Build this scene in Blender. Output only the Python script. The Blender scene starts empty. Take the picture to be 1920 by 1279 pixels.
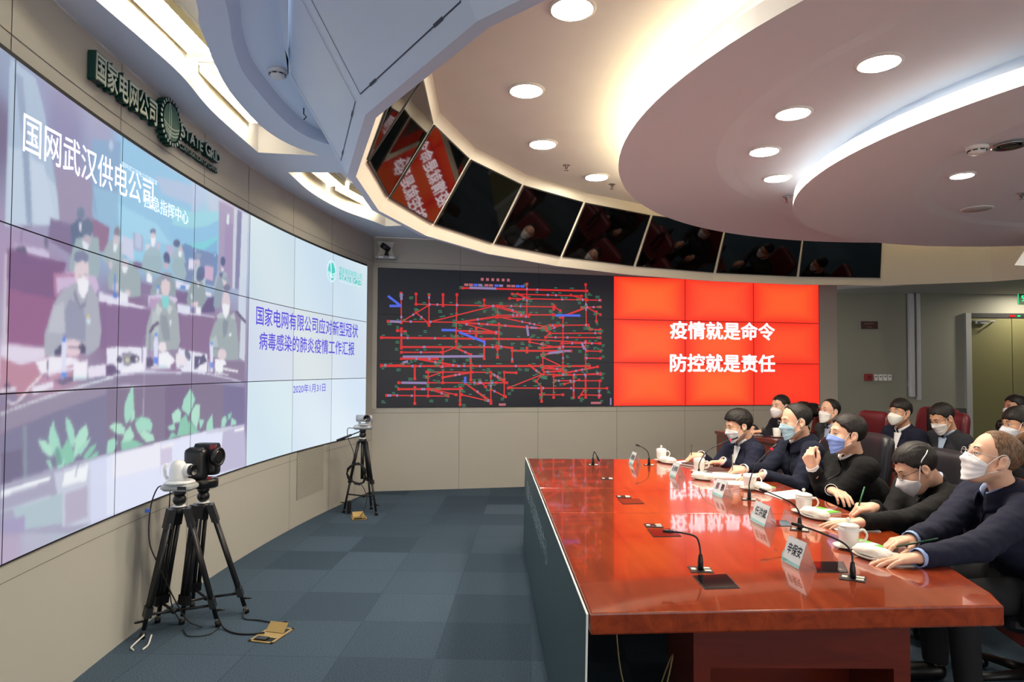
import bpy, bmesh, math, random
import numpy as np
from mathutils import Vector, Matrix
from mathutils.geometry import tessellate_polygon
SC = bpy.context.scene
COL = SC.collection
PI = math.pi
rnd = random.Random(7)

# ------------------------------------------------------------------ camera
_c = bpy.data.cameras.new('camera')
_c.sensor_width = 36.0
_c.lens = 36.0 * 1252.217 / 1920
_c.shift_y = 16.806 / 1920
_c.clip_start = 0.05
_co = bpy.data.objects.new('camera', _c)
COL.objects.link(_co)
_co.matrix_world = (Matrix.Translation((0, 0, 1.5)) @ Matrix.Rotation(math.radians(90 + 1.73775), 4, 'X')
                    @ Matrix.Rotation(math.radians(0.29343), 4, 'Z'))
SC.camera = _co

# ------------------------------------------------------------------ world and exposure
W = bpy.data.worlds.new('world')
SC.world = W
W.use_nodes = True
W.node_tree.nodes['Background'].inputs[0].default_value = (1.0, 0.95, 0.89, 1)
W.node_tree.nodes['Background'].inputs[1].default_value = 1.9
SC.view_settings.view_transform = 'Standard'
SC.view_settings.look = 'None'
SC.view_settings.exposure = 0.0
SC.view_settings.gamma = 1.0
SC.view_settings.use_curve_mapping = False
LAMP = 300.0      # radiance of the downlights
TUBE = 24.0       # fluorescent troughs

# ------------------------------------------------------------------ materials
def lin(c):
    return tuple(((v / 255) / 12.92 if v / 255 <= 0.04045 else ((v / 255 + 0.055) / 1.055) ** 2.4) for v in c)

MATS = {}
def mat(name, rgb, rough=0.5, metal=0.0, coat=0.0, spec=0.5, emit=None, estr=0.0, noise=0.0, nscale=20.0, bump=0.0, bscale=200.0, trans=0.0, alpha=1.0, sheen=0.0):
    """principled material; rgb in 0-255 sRGB; noise = brightness variation of the colour"""
    if name in MATS:
        return MATS[name]
    m = bpy.data.materials.new(name)
    m.use_nodes = True
    nt = m.node_tree
    b = nt.nodes['Principled BSDF']
    col = (*lin(rgb), 1)
    b.inputs['Base Color'].default_value = col
    b.inputs['Roughness'].default_value = rough
    b.inputs['Metallic'].default_value = metal
    b.inputs['Coat Weight'].default_value = coat
    b.inputs['Coat Roughness'].default_value = 0.04
    b.inputs['Specular IOR Level'].default_value = spec
    b.inputs['Transmission Weight'].default_value = trans
    b.inputs['Alpha'].default_value = alpha
    b.inputs['Sheen Weight'].default_value = sheen
    if emit:
        b.inputs['Emission Color'].default_value = (*lin(emit), 1)
        b.inputs['Emission Strength'].default_value = estr
    if noise or bump:
        tc = nt.nodes.new('ShaderNodeTexCoord')
    if noise:
        n = nt.nodes.new('ShaderNodeTexNoise')
        n.inputs['Scale'].default_value = nscale
        n.inputs['Detail'].default_value = 4
        nt.links.new(tc.outputs['Object'], n.inputs['Vector'])
        r = nt.nodes.new('ShaderNodeValToRGB')
        r.color_ramp.elements[0].position = 0.3
        r.color_ramp.elements[1].position = 0.7
        r.color_ramp.elements[0].color = (*[v * (1 - noise) for v in col[:3]], 1)
        r.color_ramp.elements[1].color = (*[min(1, v * (1 + noise)) for v in col[:3]], 1)
        nt.links.new(n.outputs['Fac'], r.inputs['Fac'])
        nt.links.new(r.outputs['Color'], b.inputs['Base Color'])
    if bump:
        n2 = nt.nodes.new('ShaderNodeTexNoise')
        n2.inputs['Scale'].default_value = bscale
        n2.inputs['Detail'].default_value = 3
        nt.links.new(tc.outputs['Object'], n2.inputs['Vector'])
        bp = nt.nodes.new('ShaderNodeBump')
        bp.inputs['Strength'].default_value = bump
        bp.inputs['Distance'].default_value = 0.01
        nt.links.new(n2.outputs['Fac'], bp.inputs['Height'])
        nt.links.new(bp.outputs['Normal'], b.inputs['Normal'])
    MATS[name] = m
    return m

def vcol_emission(name, strength=1.0):
    """a lit display: emits the colours stored on its own picture elements, under a sheet of smooth glass"""
    if name in MATS:
        return MATS[name]
    m = bpy.data.materials.new(name)
    m.use_nodes = True
    nt = m.node_tree
    b = nt.nodes['Principled BSDF']
    a = nt.nodes.new('ShaderNodeVertexColor')
    a.layer_name = 'Col'
    b.inputs['Base Color'].default_value = (0.01, 0.01, 0.012, 1)
    b.inputs['Roughness'].default_value = 0.35
    b.inputs['Specular IOR Level'].default_value = 0.25
    nt.links.new(a.outputs['Color'], b.inputs['Emission Color'])
    b.inputs['Emission Strength'].default_value = strength
    MATS[name] = m
    return m

def wood(name, dark, light, rough, coat, axis=1, scale=3.0, spec=0.5):
    m = mat(name, dark, rough, coat=coat, spec=spec)
    nt = m.node_tree
    b = nt.nodes['Principled BSDF']
    tc = nt.nodes.new('ShaderNodeTexCoord')
    mp = nt.nodes.new('ShaderNodeMapping')
    s = [scale * 6] * 3
    s[axis] = scale * 0.7
    mp.inputs['Scale'].default_value = s
    n = nt.nodes.new('ShaderNodeTexNoise')
    n.inputs['Scale'].default_value = 1.0
    n.inputs['Detail'].default_value = 7
    n.inputs['Roughness'].default_value = 0.62
    n.inputs['Distortion'].default_value = 1.6
    r = nt.nodes.new('ShaderNodeValToRGB')
    r.color_ramp.elements[0].position = 0.28
    r.color_ramp.elements[1].position = 0.72
    r.color_ramp.elements[0].color = (*lin(dark), 1)
    r.color_ramp.elements[1].color = (*lin(light), 1)
    nt.links.new(tc.outputs['Object'], mp.inputs['Vector'])
    nt.links.new(mp.outputs['Vector'], n.inputs['Vector'])
    nt.links.new(n.outputs['Fac'], r.inputs['Fac'])
    nt.links.new(r.outputs['Color'], b.inputs['Base Color'])
    return m

def emis(name, rgb, strength):
    if name in MATS:
        return MATS[name]
    m = bpy.data.materials.new(name)
    m.use_nodes = True
    nt = m.node_tree
    nt.nodes.clear()
    e = nt.nodes.new('ShaderNodeEmission')
    o = nt.nodes.new('ShaderNodeOutputMaterial')
    e.inputs[0].default_value = (*lin(rgb), 1)
    e.inputs[1].default_value = strength
    nt.links.new(e.outputs[0], o.inputs[0])
    MATS[name] = m
    return m

# ------------------------------------------------------------------ object helpers
def tag(o, label=None, cat=None, group=None, kind=None):
    if label: o['label'] = label
    if cat: o['category'] = cat
    if group: o['group'] = group
    if kind: o['kind'] = kind
    return o

def thing(name, label, cat, loc=(0, 0, 0), rz=0.0, group=None, kind=None):
    o = bpy.data.objects.new(name, None)
    o.empty_display_size = 0.05
    o.location = loc
    o.rotation_euler = (0, 0, rz)
    COL.objects.link(o)
    return tag(o, label, cat, group, kind)

def copy_tree(o, parent=None):
    c = o.copy()
    COL.objects.link(c)
    if parent is not None:
        c.parent = parent
    for ch in list(o.children):
        copy_tree(ch, c)
    return c

def rootloc(o):
    while o.parent is not None:
        o = o.parent
    return o.location

def nrm(v):
    v = Vector(v)
    return v.normalized() if v.length > 1e-9 else v

class MB:
    """collects faces; build() links them as ONE mesh object"""
    def __init__(s):
        s.v, s.f, s.sm, s.mi = [], [], [], []
        s.cur = 0
    def add(s, vs, fs, smooth=False):
        o = len(s.v)
        s.v += [tuple(p) for p in vs]
        for f in fs:
            s.f.append(tuple(i + o for i in f)); s.sm.append(smooth); s.mi.append(s.cur)
        return s
    def quad(s, a, b, c, d):
        return s.add([a, b, c, d], [(0, 1, 2, 3)])
    def obox(s, c, ax, ay, az):
        """box at centre c with half-extent vectors"""
        c, ax, ay, az = Vector(c), Vector(ax), Vector(ay), Vector(az)
        vs = [c + ax * i + ay * j + az * k for k in (-1, 1) for j in (-1, 1) for i in (-1, 1)]
        return s.add(vs, [(0, 2, 3, 1), (4, 5, 7, 6), (0, 1, 5, 4), (2, 6, 7, 3), (0, 4, 6, 2), (1, 3, 7, 5)])
    def box(s, x0, x1, y0, y1, z0, z1):
        return s.obox(((x0 + x1) / 2, (y0 + y1) / 2, (z0 + z1) / 2), ((x1 - x0) / 2, 0, 0), (0, (y1 - y0) / 2, 0), (0, 0, (z1 - z0) / 2))
    def rbox(s, x0, x1, y0, y1, z0, z1, r=0.005, n=3):
        """box with rounded vertical corners and a small top/bottom bevel"""
        r = min(r, (x1 - x0) / 2.01, (y1 - y0) / 2.01)
        pts = []
        for cx, cy, a0 in ((x1 - r, y1 - r, 0), (x0 + r, y1 - r, 90), (x0 + r, y0 + r, 180), (x1 - r, y0 + r, 270)):
            for i in range(n + 1):
                a = math.radians(a0 + 90 * i / n)
                pts.append((cx + r * math.cos(a), cy + r * math.sin(a)))
        b = min(r * 0.5, (z1 - z0) / 3)
        cx, cy = (x0 + x1) / 2, (y0 + y1) / 2
        def sh(k): return [(cx + (p[0] - cx) * (1 - k / max(1e-6, (x1 - x0) / 2)), cy + (p[1] - cy) * (1 - k / max(1e-6, (y1 - y0) / 2))) for p in pts]
        rings = [[(*p, z0) for p in sh(b)], [(*p, z0 + b) for p in pts], [(*p, z1 - b) for p in pts], [(*p, z1) for p in sh(b)]]
        return s.loft(rings, closed=True, caps=True)
    def loft(s, rings, closed=True, caps=True, smooth=False):
        n = len(rings[0])
        vs = [p for r in rings for p in r]
        fs = []
        for i in range(len(rings) - 1):
            for j in range(n if closed else n - 1):
                k = (j + 1) % n
                fs.append((i * n + j, i * n + k, (i + 1) * n + k, (i + 1) * n + j))
        s.add(vs, fs, smooth)
        if caps:
            s.add(rings[0], [tuple(reversed(range(n)))])
            s.add(rings[-1], [tuple(range(n))])
        return s
    def prism(s, pts, z0, z1):
        return s.loft([[(p[0], p[1], z0) for p in pts], [(p[0], p[1], z1) for p in pts]])
    def tube(s, pts, r, n=8, caps=True, smooth=True):
        """round tube through points; r a number or one per point"""
        pts = [Vector(p) for p in pts]
        rr = r if isinstance(r, (list, tuple)) else [r] * len(pts)
        rings = []
        t0 = nrm(pts[1] - pts[0])
        up = Vector((0, 0, 1)) if abs(t0.z) < 0.9 else Vector((1, 0, 0))
        u = nrm(t0.cross(up))
        for i, p in enumerate(pts):
            t = nrm((pts[min(i + 1, len(pts) - 1)] - pts[max(i - 1, 0)]))
            u = nrm(u - t * u.dot(t))
            w = t.cross(u)
            rings.append([p + (u * math.cos(2 * PI * k / n) + w * math.sin(2 * PI * k / n)) * rr[i] for k in range(n)])
        return s.loft(rings, True, caps, smooth)
    def lathe(s, prof, c=(0, 0, 0), n=24, axis=(0, 0, 1), smooth=True):
        """profile of (radius, height) turned about an axis through c"""
        a = nrm(axis)
        up = Vector((0, 0, 1)) if abs(a.z) < 0.9 else Vector((1, 0, 0))
        u = nrm(a.cross(up)); w = a.cross(u)
        c = Vector(c)
        rings = [[c + a * h + (u * math.cos(2 * PI * k / n) + w * math.sin(2 * PI * k / n)) * r for k in range(n)] for r, h in prof]
        return s.loft(rings, True, True, smooth)
    def ball(s, c, r, n=16, sq=(1, 1, 1)):
        c = Vector(c)
        m = n // 2
        rings = []
        for i in range(1, m):
            a = PI * i / m
            rings.append([c + Vector((r * sq[0] * math.sin(a) * math.cos(2 * PI * k / n), r * sq[1] * math.sin(a) * math.sin(2 * PI * k / n), -r * sq[2] * math.cos(a))) for k in range(n)])
        return s.loft(rings, True, True, True)
    def build(s, name, m, parent=None, local=False, label=None):
        me = bpy.data.meshes.new(name)
        vs = s.v
        if parent is not None and not local:
            L = rootloc(parent)
            vs = [(p[0] - L[0], p[1] - L[1], p[2] - L[2]) for p in vs]
        me.from_pydata([tuple(p) for p in vs], [], s.f)
        for mm in (m if isinstance(m, (list, tuple)) else [m]):
            me.materials.append(mm)
        me.polygons.foreach_set('use_smooth', s.sm)
        me.polygons.foreach_set('material_index', s.mi)
        bm = bmesh.new(); bm.from_mesh(me)
        bmesh.ops.remove_doubles(bm, verts=bm.verts, dist=1e-5)
        bmesh.ops.recalc_face_normals(bm, faces=bm.faces)
        bm.to_mesh(me); bm.free()
        me.update()
        o = bpy.data.objects.new(name, me)
        COL.objects.link(o)
        if parent is not None:
            o.parent = parent
        if label: o['label'] = label
        return o

def bezier(pts, n=12):
    """smooth Catmull-Rom curve through points"""
    P = [Vector(p) for p in pts]
    P = [P[0] * 2 - P[1]] + P + [P[-1] * 2 - P[-2]]
    out = []
    for i in range(1, len(P) - 2):
        for k in range(n):
            t = k / n
            a, b, c, d = P[i - 1:i + 3]
            out.append(0.5 * ((2 * b) + (c - a) * t + (2 * a - 5 * b + 4 * c - d) * t * t + (3 * b - a - 3 * c + d) * t ** 3))
    out.append(P[-2])
    return out

_TXT = {}
def text_geo(body, extrude=0.0, bold=0.0):
    """letters as triangles, height of a full character = 1; returns verts centred on the block, faces, width"""
    key = (body, extrude, bold)
    if key in _TXT:
        return _TXT[key]
    c = bpy.data.curves.new('letters', 'FONT')
    c.body = body
    c.size = 1.0
    c.extrude = extrude
    c.offset = bold
    c.resolution_u = 3
    o = bpy.data.objects.new('letters', c)
    COL.objects.link(o)
    dg = bpy.context.evaluated_depsgraph_get()
    me = bpy.data.meshes.new_from_object(o.evaluated_get(dg))
    v = np.array([p.co[:] for p in me.vertices])
    f = [tuple(p.vertices) for p in me.polygons]
    bpy.data.objects.remove(o)
    bpy.data.curves.remove(c)
    lo, hi = v.min(0), v.max(0)
    v[:, 0] -= (lo[0] + hi[0]) / 2
    v[:, 1] -= (lo[1] + hi[1]) / 2
    bpy.data.meshes.remove(me)
    _TXT[key] = (v, f, hi[0] - lo[0], hi[1] - lo[1])
    return _TXT[key]

def put_text(mb, body, fn, w=None, h=None, extrude=0.0, bold=0.0, cx=0.0, cy=0.0):
    """lay text of width w and height h with fn(u, v, depth) -> point"""
    v, f, tw, th = text_geo(body, extrude, 0.0)
    sx = (w / tw) if w else (h / th)
    sy = (h / th) if h else sx
    # heavier strokes: the same letters laid again a hair to the sides
    shifts = [(0, 0)] if not bold else [(0, 0), (bold * 1.5, 0), (-bold * 1.5, 0), (0, bold * 1.2), (0, -bold * 1.2)]
    for k, (du, dv) in enumerate(shifts):
        mb.add([fn(cx + (p[0] + du) * sx, cy + (p[1] + dv) * sy, p[2] + 0.0002 * k) for p in v], f)
# ------------------------------------------------------------------ room geometry (metres)
CC, RC = (13.15146, 4.62682), 15.30793          # the video wall is an arc about this centre
ANG = math.radians(11.552)
RU = Vector((math.cos(ANG), math.sin(ANG), 0))   # along the far wall
RN = Vector((-math.sin(ANG), math.cos(ANG), 0))  # into the far wall
R0 = Vector((-1.66877, 8.27047, 0))              # left end of the far screen
def Lw(s, z, off=0.0):
    """point on the curved wall: arc length s, height z, off metres into the room"""
    th = s / RC
    r = RC - off
    return (CC[0] - r * math.cos(th), CC[1] + r * math.sin(th), z)
def Rw(t, z, off=0.0):
    p = R0 + RU * t - RN * off
    return (p.x, p.y, z)
S_END = 3.665
ZC = 3.15

m_panel = mat('wall_panel', (180, 178, 168), 0.55)
m_panel_b = mat('far_wall_panel', (176, 172, 162), 0.55)
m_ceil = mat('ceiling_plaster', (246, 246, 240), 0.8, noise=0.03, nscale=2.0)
m_soffit = mat('soffit_blue_light', (216, 232, 252), 0.45)  # bluish light of the video wall is put into this base colour
m_disc = mat('disc_plaster', (234, 238, 244), 0.75)
m_cream = mat('monitor_frame_paint', (226, 220, 204), 0.5)
m_seam = mat('seam_dark', (70, 66, 60), 0.8)
m_black = mat('black_plastic', (18, 18, 19), 0.35)
m_matblack = mat('black_matt', (22, 22, 23), 0.6)
m_screenoff = mat('monitor_glass_off', (3, 3, 3), 0.03)
m_screenoff.node_tree.nodes['Principled BSDF'].inputs['IOR'].default_value = 2.0
m_white = mat('white_paint', (235, 235, 232), 0.5)
m_trough = mat('trough_white', (240, 238, 234), 0.6)
m_lamp = emis('downlight_glow', (255, 242, 220), LAMP)
m_tube = emis('fluorescent_glow', (255, 246, 232), TUBE)
m_chrome = mat('chrome', (190, 190, 192), 0.2, metal=1.0)
m_grey = mat('grey_metal', (150, 152, 154), 0.4, metal=0.3)

# carpet tiles
def carpet():
    m = mat('carpet', (66, 78, 90), 0.95, spec=0.1)
    nt = m.node_tree; b = nt.nodes['Principled BSDF']
    tc = nt.nodes.new('ShaderNodeTexCoord')
    br = nt.nodes.new('ShaderNodeTexBrick')
    br.offset = 0.0
    br.inputs['Scale'].default_value = 1.0
    br.inputs['Brick Width'].default_value = 0.5
    br.inputs['Row Height'].default_value = 0.5
    br.inputs['Mortar Size'].default_value = 0.003
    br.inputs['Color1'].default_value = (*lin((58, 73, 87)), 1)
    br.inputs['Color2'].default_value = (*lin((76, 93, 108)), 1)
    br.inputs['Mortar'].default_value = (*lin((60, 75, 89)), 1)
    mp = nt.nodes.new('ShaderNodeMapping')
    mp.inputs['Rotation'].default_value = (0, 0, 0.03)
    n = nt.nodes.new('ShaderNodeTexNoise'); n.inputs['Scale'].default_value = 160; n.inputs['Detail'].default_value = 5
    mx = nt.nodes.new('ShaderNodeMixRGB'); mx.blend_type = 'MULTIPLY'; mx.inputs[0].default_value = 0.75
    r = nt.nodes.new('ShaderNodeValToRGB')
    r.color_ramp.elements[0].position = 0.35; r.color_ramp.elements[0].color = (0.35, 0.35, 0.35, 1)
    r.color_ramp.elements[1].position = 0.65; r.color_ramp.elements[1].color = (1.25, 1.25, 1.25, 1)
    nt.links.new(tc.outputs['Object'], mp.inputs['Vector'])
    nt.links.new(mp.outputs['Vector'], br.inputs['Vector'])
    nt.links.new(tc.outputs['Object'], n.inputs['Vector'])
    nt.links.new(n.outputs['Fac'], r.inputs['Fac'])
    nt.links.new(br.outputs['Color'], mx.inputs[1]); nt.links.new(r.outputs['Color'], mx.inputs[2])
    nt.links.new(mx.outputs[0], b.inputs['Base Color'])
    return m
m_carpet = carpet()

def struct(mb, name, m, label=None, parent=None):
    o = mb.build(name, m, parent)
    o['kind'] = 'structure'
    if label: o['label'] = label
    return o

# floor
mb = MB(); mb.box(-5, 10, -3, 14, -0.1, 0.0)
struct(mb, 'floor', m_carpet, 'dark blue-grey carpet tiles')

# curved wall behind the video wall, panel joints cut as thin dark strips
def arc_strip(mb, s0, s1, z0, z1, off=0.0, thick=0.0, n=24):
    for i in range(n):
        a, b = s0 + (s1 - s0) * i / n, s0 + (s1 - s0) * (i + 1) / n
        mb.quad(Lw(a, z0, off), Lw(b, z0, off), Lw(b, z1, off), Lw(a, z1, off))
    if thick:
        for z, f in ((z0, 0), (z1, 1)):
            for i in range(n):
                a, b = s0 + (s1 - s0) * i / n, s0 + (s1 - s0) * (i + 1) / n
                mb.quad(Lw(a, z, off), Lw(b, z, off), Lw(b, z, off - thick), Lw(a, z, off - thick))
        for s in (s0, s1):
            mb.quad(Lw(s, z0, off), Lw(s, z1, off), Lw(s, z1, off - thick), Lw(s, z0, off - thick))
VB, VC = 0.7202, 0.676           # video wall: lower edge, cell height
VT = VB + 3 * VC
S0 = -1.9777 - 0.90
S1 = 3.4380
mb = MB()
arc_strip(mb, -6.5, S_END, 0, ZC + 0.3, 0.0, 0.12, 60)
wl = struct(mb, 'wall_left', m_panel, 'curved beige panelled wall')
mb = MB()
for s in (-5.6, -3.8, -1.974, -1.06, 0.0, 0.74, 1.64, 2.54):
    arc_strip(mb, s - 0.0025, s + 0.0025, VT + 0.02, ZC, 0.0012, 0, 1)
for s in (-3.78, -0.16, 1.64, 2.54, 3.2):
    arc_strip(mb, s - 0.002, s + 0.002, 0.0, VB - 0.02, 0.0012, 0, 1)
arc_strip(mb, -6, S_END, VT + 0.096, VT + 0.0995, 0.0012, 0, 40)
arc_strip(mb, -6, S_END, VB - 0.085, VB - 0.0825, 0.0012, 0, 40)
struct(mb, 'trim_1', m_seam, 'thin dark joints between the curved wall panels', wl)

# far wall (with the column at its right end) and the recess beyond it
T_END = 6.4445
mb = MB()
def slab(mb, t0, t1, z0, z1, off=0.0, thick=0.15):
    c = Vector(Rw((t0 + t1) / 2, (z0 + z1) / 2, off - thick / 2))
    mb.obox(c, RU * ((t1 - t0) / 2), RN * (thick / 2), (0, 0, (z1 - z0) / 2))
slab(mb, -0.30, T_END, 0, ZC + 0.3)
wf = struct(mb, 'wall_back', m_panel_b, 'grey panelled far wall around the screens')
mb = MB()
FB, FC, FW = 1.0317, 0.5767, 1.02563
FT = FB + 3 * FC
for z in (FB - 0.07, FT + 0.075):
    slab(mb, -0.30, T_END, z - 0.0015, z + 0.0015, 0.0014, 0.001)
for t in (FW, 2 * FW, 3.05 * FW, 4 * FW, 5 * FW, 6.1):
    slab(mb, t - 0.0015, t + 0.0015, FT + 0.01, ZC, 0.0014, 0.001)
    slab(mb, t - 0.0015, t + 0.0015, 0, FB - 0.01, 0.0014, 0.001)
struct(mb, 'trim_2', m_seam, 'thin joints between the far wall panels', wf)
mb = MB()
# frame that sits round the far screen
slab(mb, -0.06, -0.005, FB - 0.02, FT + 0.02, 0.022, 0.03)
slab(mb, 6 * FW + 0.005, T_END, 0.0, ZC, 0.022, 0.03)
struct(mb, 'trim_3', m_panel_b, 'raised grey edge beside the far screens', wf)

# back part of the hall beyond the far wall
ZB = 2.75
m_backwall = mat('back_hall_paint', (150, 150, 138), 0.7)
mb = MB(); mb.box(4.3, 10, 10.6, 10.75, 0, 3.4)
struct(mb, 'wall_rear', m_backwall, 'dim grey-green wall at the end of the hall')
mb = MB(); mb.box(10, 10.15, -3, 10.75, 0, 3.6)
struct(mb, 'wall_right', m_backwall)
mb = MB()
# lowered soffit of the back hall
pts = [(4.66, 9.58), (4.5, 10.6), (10, 10.6), (10, 8.2), (6.2, 8.2)]
mb.loft([[(*p, ZB) for p in pts], [(*p, ZB + 0.5) for p in pts]])
struct(mb, 'ceiling_low', mat('low_ceiling', (190, 188, 182), 0.8), 'low ceiling over the back of the hall')

# door in the rear wall
dr = thing('door_1', 'dull olive double door in the rear wall', 'door', (7.9, 10.6, 0), kind='structure')
m_door = mat('door_olive', (118, 116, 78), 0.6)
m_doorframe = mat('door_frame_grey', (176, 178, 176), 0.5)
mb = MB(); mb.box(7.26, 7.905, 10.555, 10.598, 0, 2.36); mb.build('door_leaf', m_door, dr)
mb = MB(); mb.box(7.915, 8.56, 10.555, 10.598, 0, 2.36); mb.build('door_leaf', m_door, dr)
mb = MB(); mb.box(7.17, 7.255, 10.53, 10.6, 0, 2.44); mb.box(8.565, 8.65, 10.53, 10.6, 0, 2.44); mb.build('door_frame', m_doorframe, dr)
mb = MB(); mb.box(7.256, 8.564, 10.54, 10.598, 2.37, 2.44); mb.build('door_head', m_matblack, dr)
cl = MB(); cl.box(7.30, 7.48, 10.50, 10.553, 2.27, 2.32); cl.tube([(7.34, 10.5, 2.30), (7.55, 10.42, 2.305), (7.62, 10.54, 2.31)], 0.010, 6); cl.build('door_closer', m_grey, dr)
mb = MB(); mb.box(7.86, 7.95, 10.53, 10.54, 2.385, 2.41); o = mb.build('status_lamp', emis('lamp_red_small', (255, 40, 40), 1.2), dr); 
mb = MB(); mb.box(7.99, 8.03, 10.53, 10.54, 2.385, 2.41); o = mb.build('status_lamp', emis('lamp_green_small', (40, 255, 140), 1.2), dr)

# two pipes in front of the rear wall
for i, (x0, x1, z0) in enumerate(((6.265, 6.345, 1.36), (6.375, 6.44, 1.31))):
    mb = MB(); mb.rbox(x0, x1, 10.50, 10.58, z0 - 0.25, ZB, 0.02)
    t = thing('cable_duct', ('wide' if i == 0 else 'narrow') + ' pale vertical cable duct on the rear wall, ' + ('left' if i == 0 else 'right') + ' one of the pair', 'duct', ((x0 + x1) / 2, 10.58, z0), group='vertical ducts on the rear wall')
    mb.build('duct_cover', mat('duct_paint', (188, 190, 196), 0.5), t)
    mb = MB(); mb.box(x0 - 0.01, x1 + 0.01, 10.575, 10.6, z0 - 0.1, z0 + 0.0); mb.build('bracket', m_grey, t)

# ------------------------------------------------------------------ monitor ring that hangs from the ceiling
# corners of the ring at the lower edge of its monitors, and the inward lean up to their upper edge
RZ, RC0 = 2.70, Vector((2.9, 4.6, 0))
RING = [(-0.036, 2.157), (-0.549, 2.92), (-0.842, 3.802), (-0.873, 4.615), (-0.656, 5.455), (-0.186, 6.28), (0.507, 6.99), (1.39, 7.605), (2.453, 8.082), (3.585, 8.370),
        (4.679, 8.444), (5.78, 8.02), (6.6, 7.2), (7.05, 5.8), (6.9, 4.1), (6.1, 2.4), (4.7, 1.2), (3.3, 0.8), (2.0, 0.85), (0.85, 1.35)]
NR = len(RING)
def ring_pt(k, kind):
    C = Vector((*RING[k % NR], RZ)); d = (RC0 - Vector((*RING[k % NR], 0))).normalized(); T = d * .31 + Vector((0, 0, .52))
    if kind == 'b': return C
    if kind == 't': return C + T
    if kind == 'tt': return C + T * 1.16
    if kind == 'li': return C - T * 0.185
    if kind == 'lo': return C - T * 0.185 - d * 0.048 + Vector((0, 0, 0.004))
    if kind == 'ou':
        L = C - T * 0.185 - d * 0.048
        return Vector((L.x, L.y, 0)) - d * (0.58 * (ZC + 0.02 - L.z)) + Vector((0, 0, ZC + 0.02))
def band(mb, ka, kb, rng=None):
    for k in (rng or range(NR)):
        a, b = ring_pt(k, ka), ring_pt(k + 1, ka)
        c, d = ring_pt(k + 1, kb), ring_pt(k, kb)
        mb.quad(a, b, c, d)
ring = thing('ceiling_bulkhead', 'faceted V-shaped bulkhead ring hung below the ceiling, monitors on its inner face', 'bulkhead', (2.6, 4.6, 2.45), kind='structure')
mb = MB(); band(mb, 'li', 'tt'); mb.build('inner_face', m_cream, ring, label='cream inner face holding the monitors')
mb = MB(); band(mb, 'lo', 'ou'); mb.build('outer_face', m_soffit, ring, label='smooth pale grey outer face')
mb = MB(); band(mb, 'li', 'lo'); mb.build('lower_edge', m_soffit, ring)
# access flaps outlined on the outer face
mb = MB()
for k in (NR - 1, 0, 1):
    a, b, c, d = ring_pt(k, 'lo'), ring_pt(k + 1, 'lo'), ring_pt(k + 1, 'ou'), ring_pt(k, 'ou')
    nn = nrm((b - a).cross(d - a))
    if nn.z > 0: nn = -nn
    def fp(u, v): return (a * (1 - u) + b * u) * (1 - v) + (d * (1 - u) + c * u) * v + nn * 0.0015
    for (u0, v0, u1, v1, w) in ((0.04, 0.12, 0.95, 0.12, 0.0026), (0.04, 0.12, 0.04, 0.97, 0.0018), (0.95, 0.12, 0.95, 0.97, 0.0018)):
        p, q = fp(u0, v0), fp(u1, v1)
        s_ = nrm((q - p).cross(nn)) * w
        mb.quad(p - s_, p + s_, q + s_, q - s_)
    for u in (0.2, 0.8):
        p, q = fp(u - 0.035, 0.12), fp(u + 0.035, 0.12)
        s_ = nrm((q - p).cross(nn)) * 0.006
        mb.quad(p - s_ + nn * .001, p + s_ + nn * .001, q + s_ + nn * .001, q - s_ + nn * .001)
mb.build('access_flap', mat('flap_joint', (60, 66, 80), 0.6), ring, label='hinged access flaps outlined by dark joints')

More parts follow.
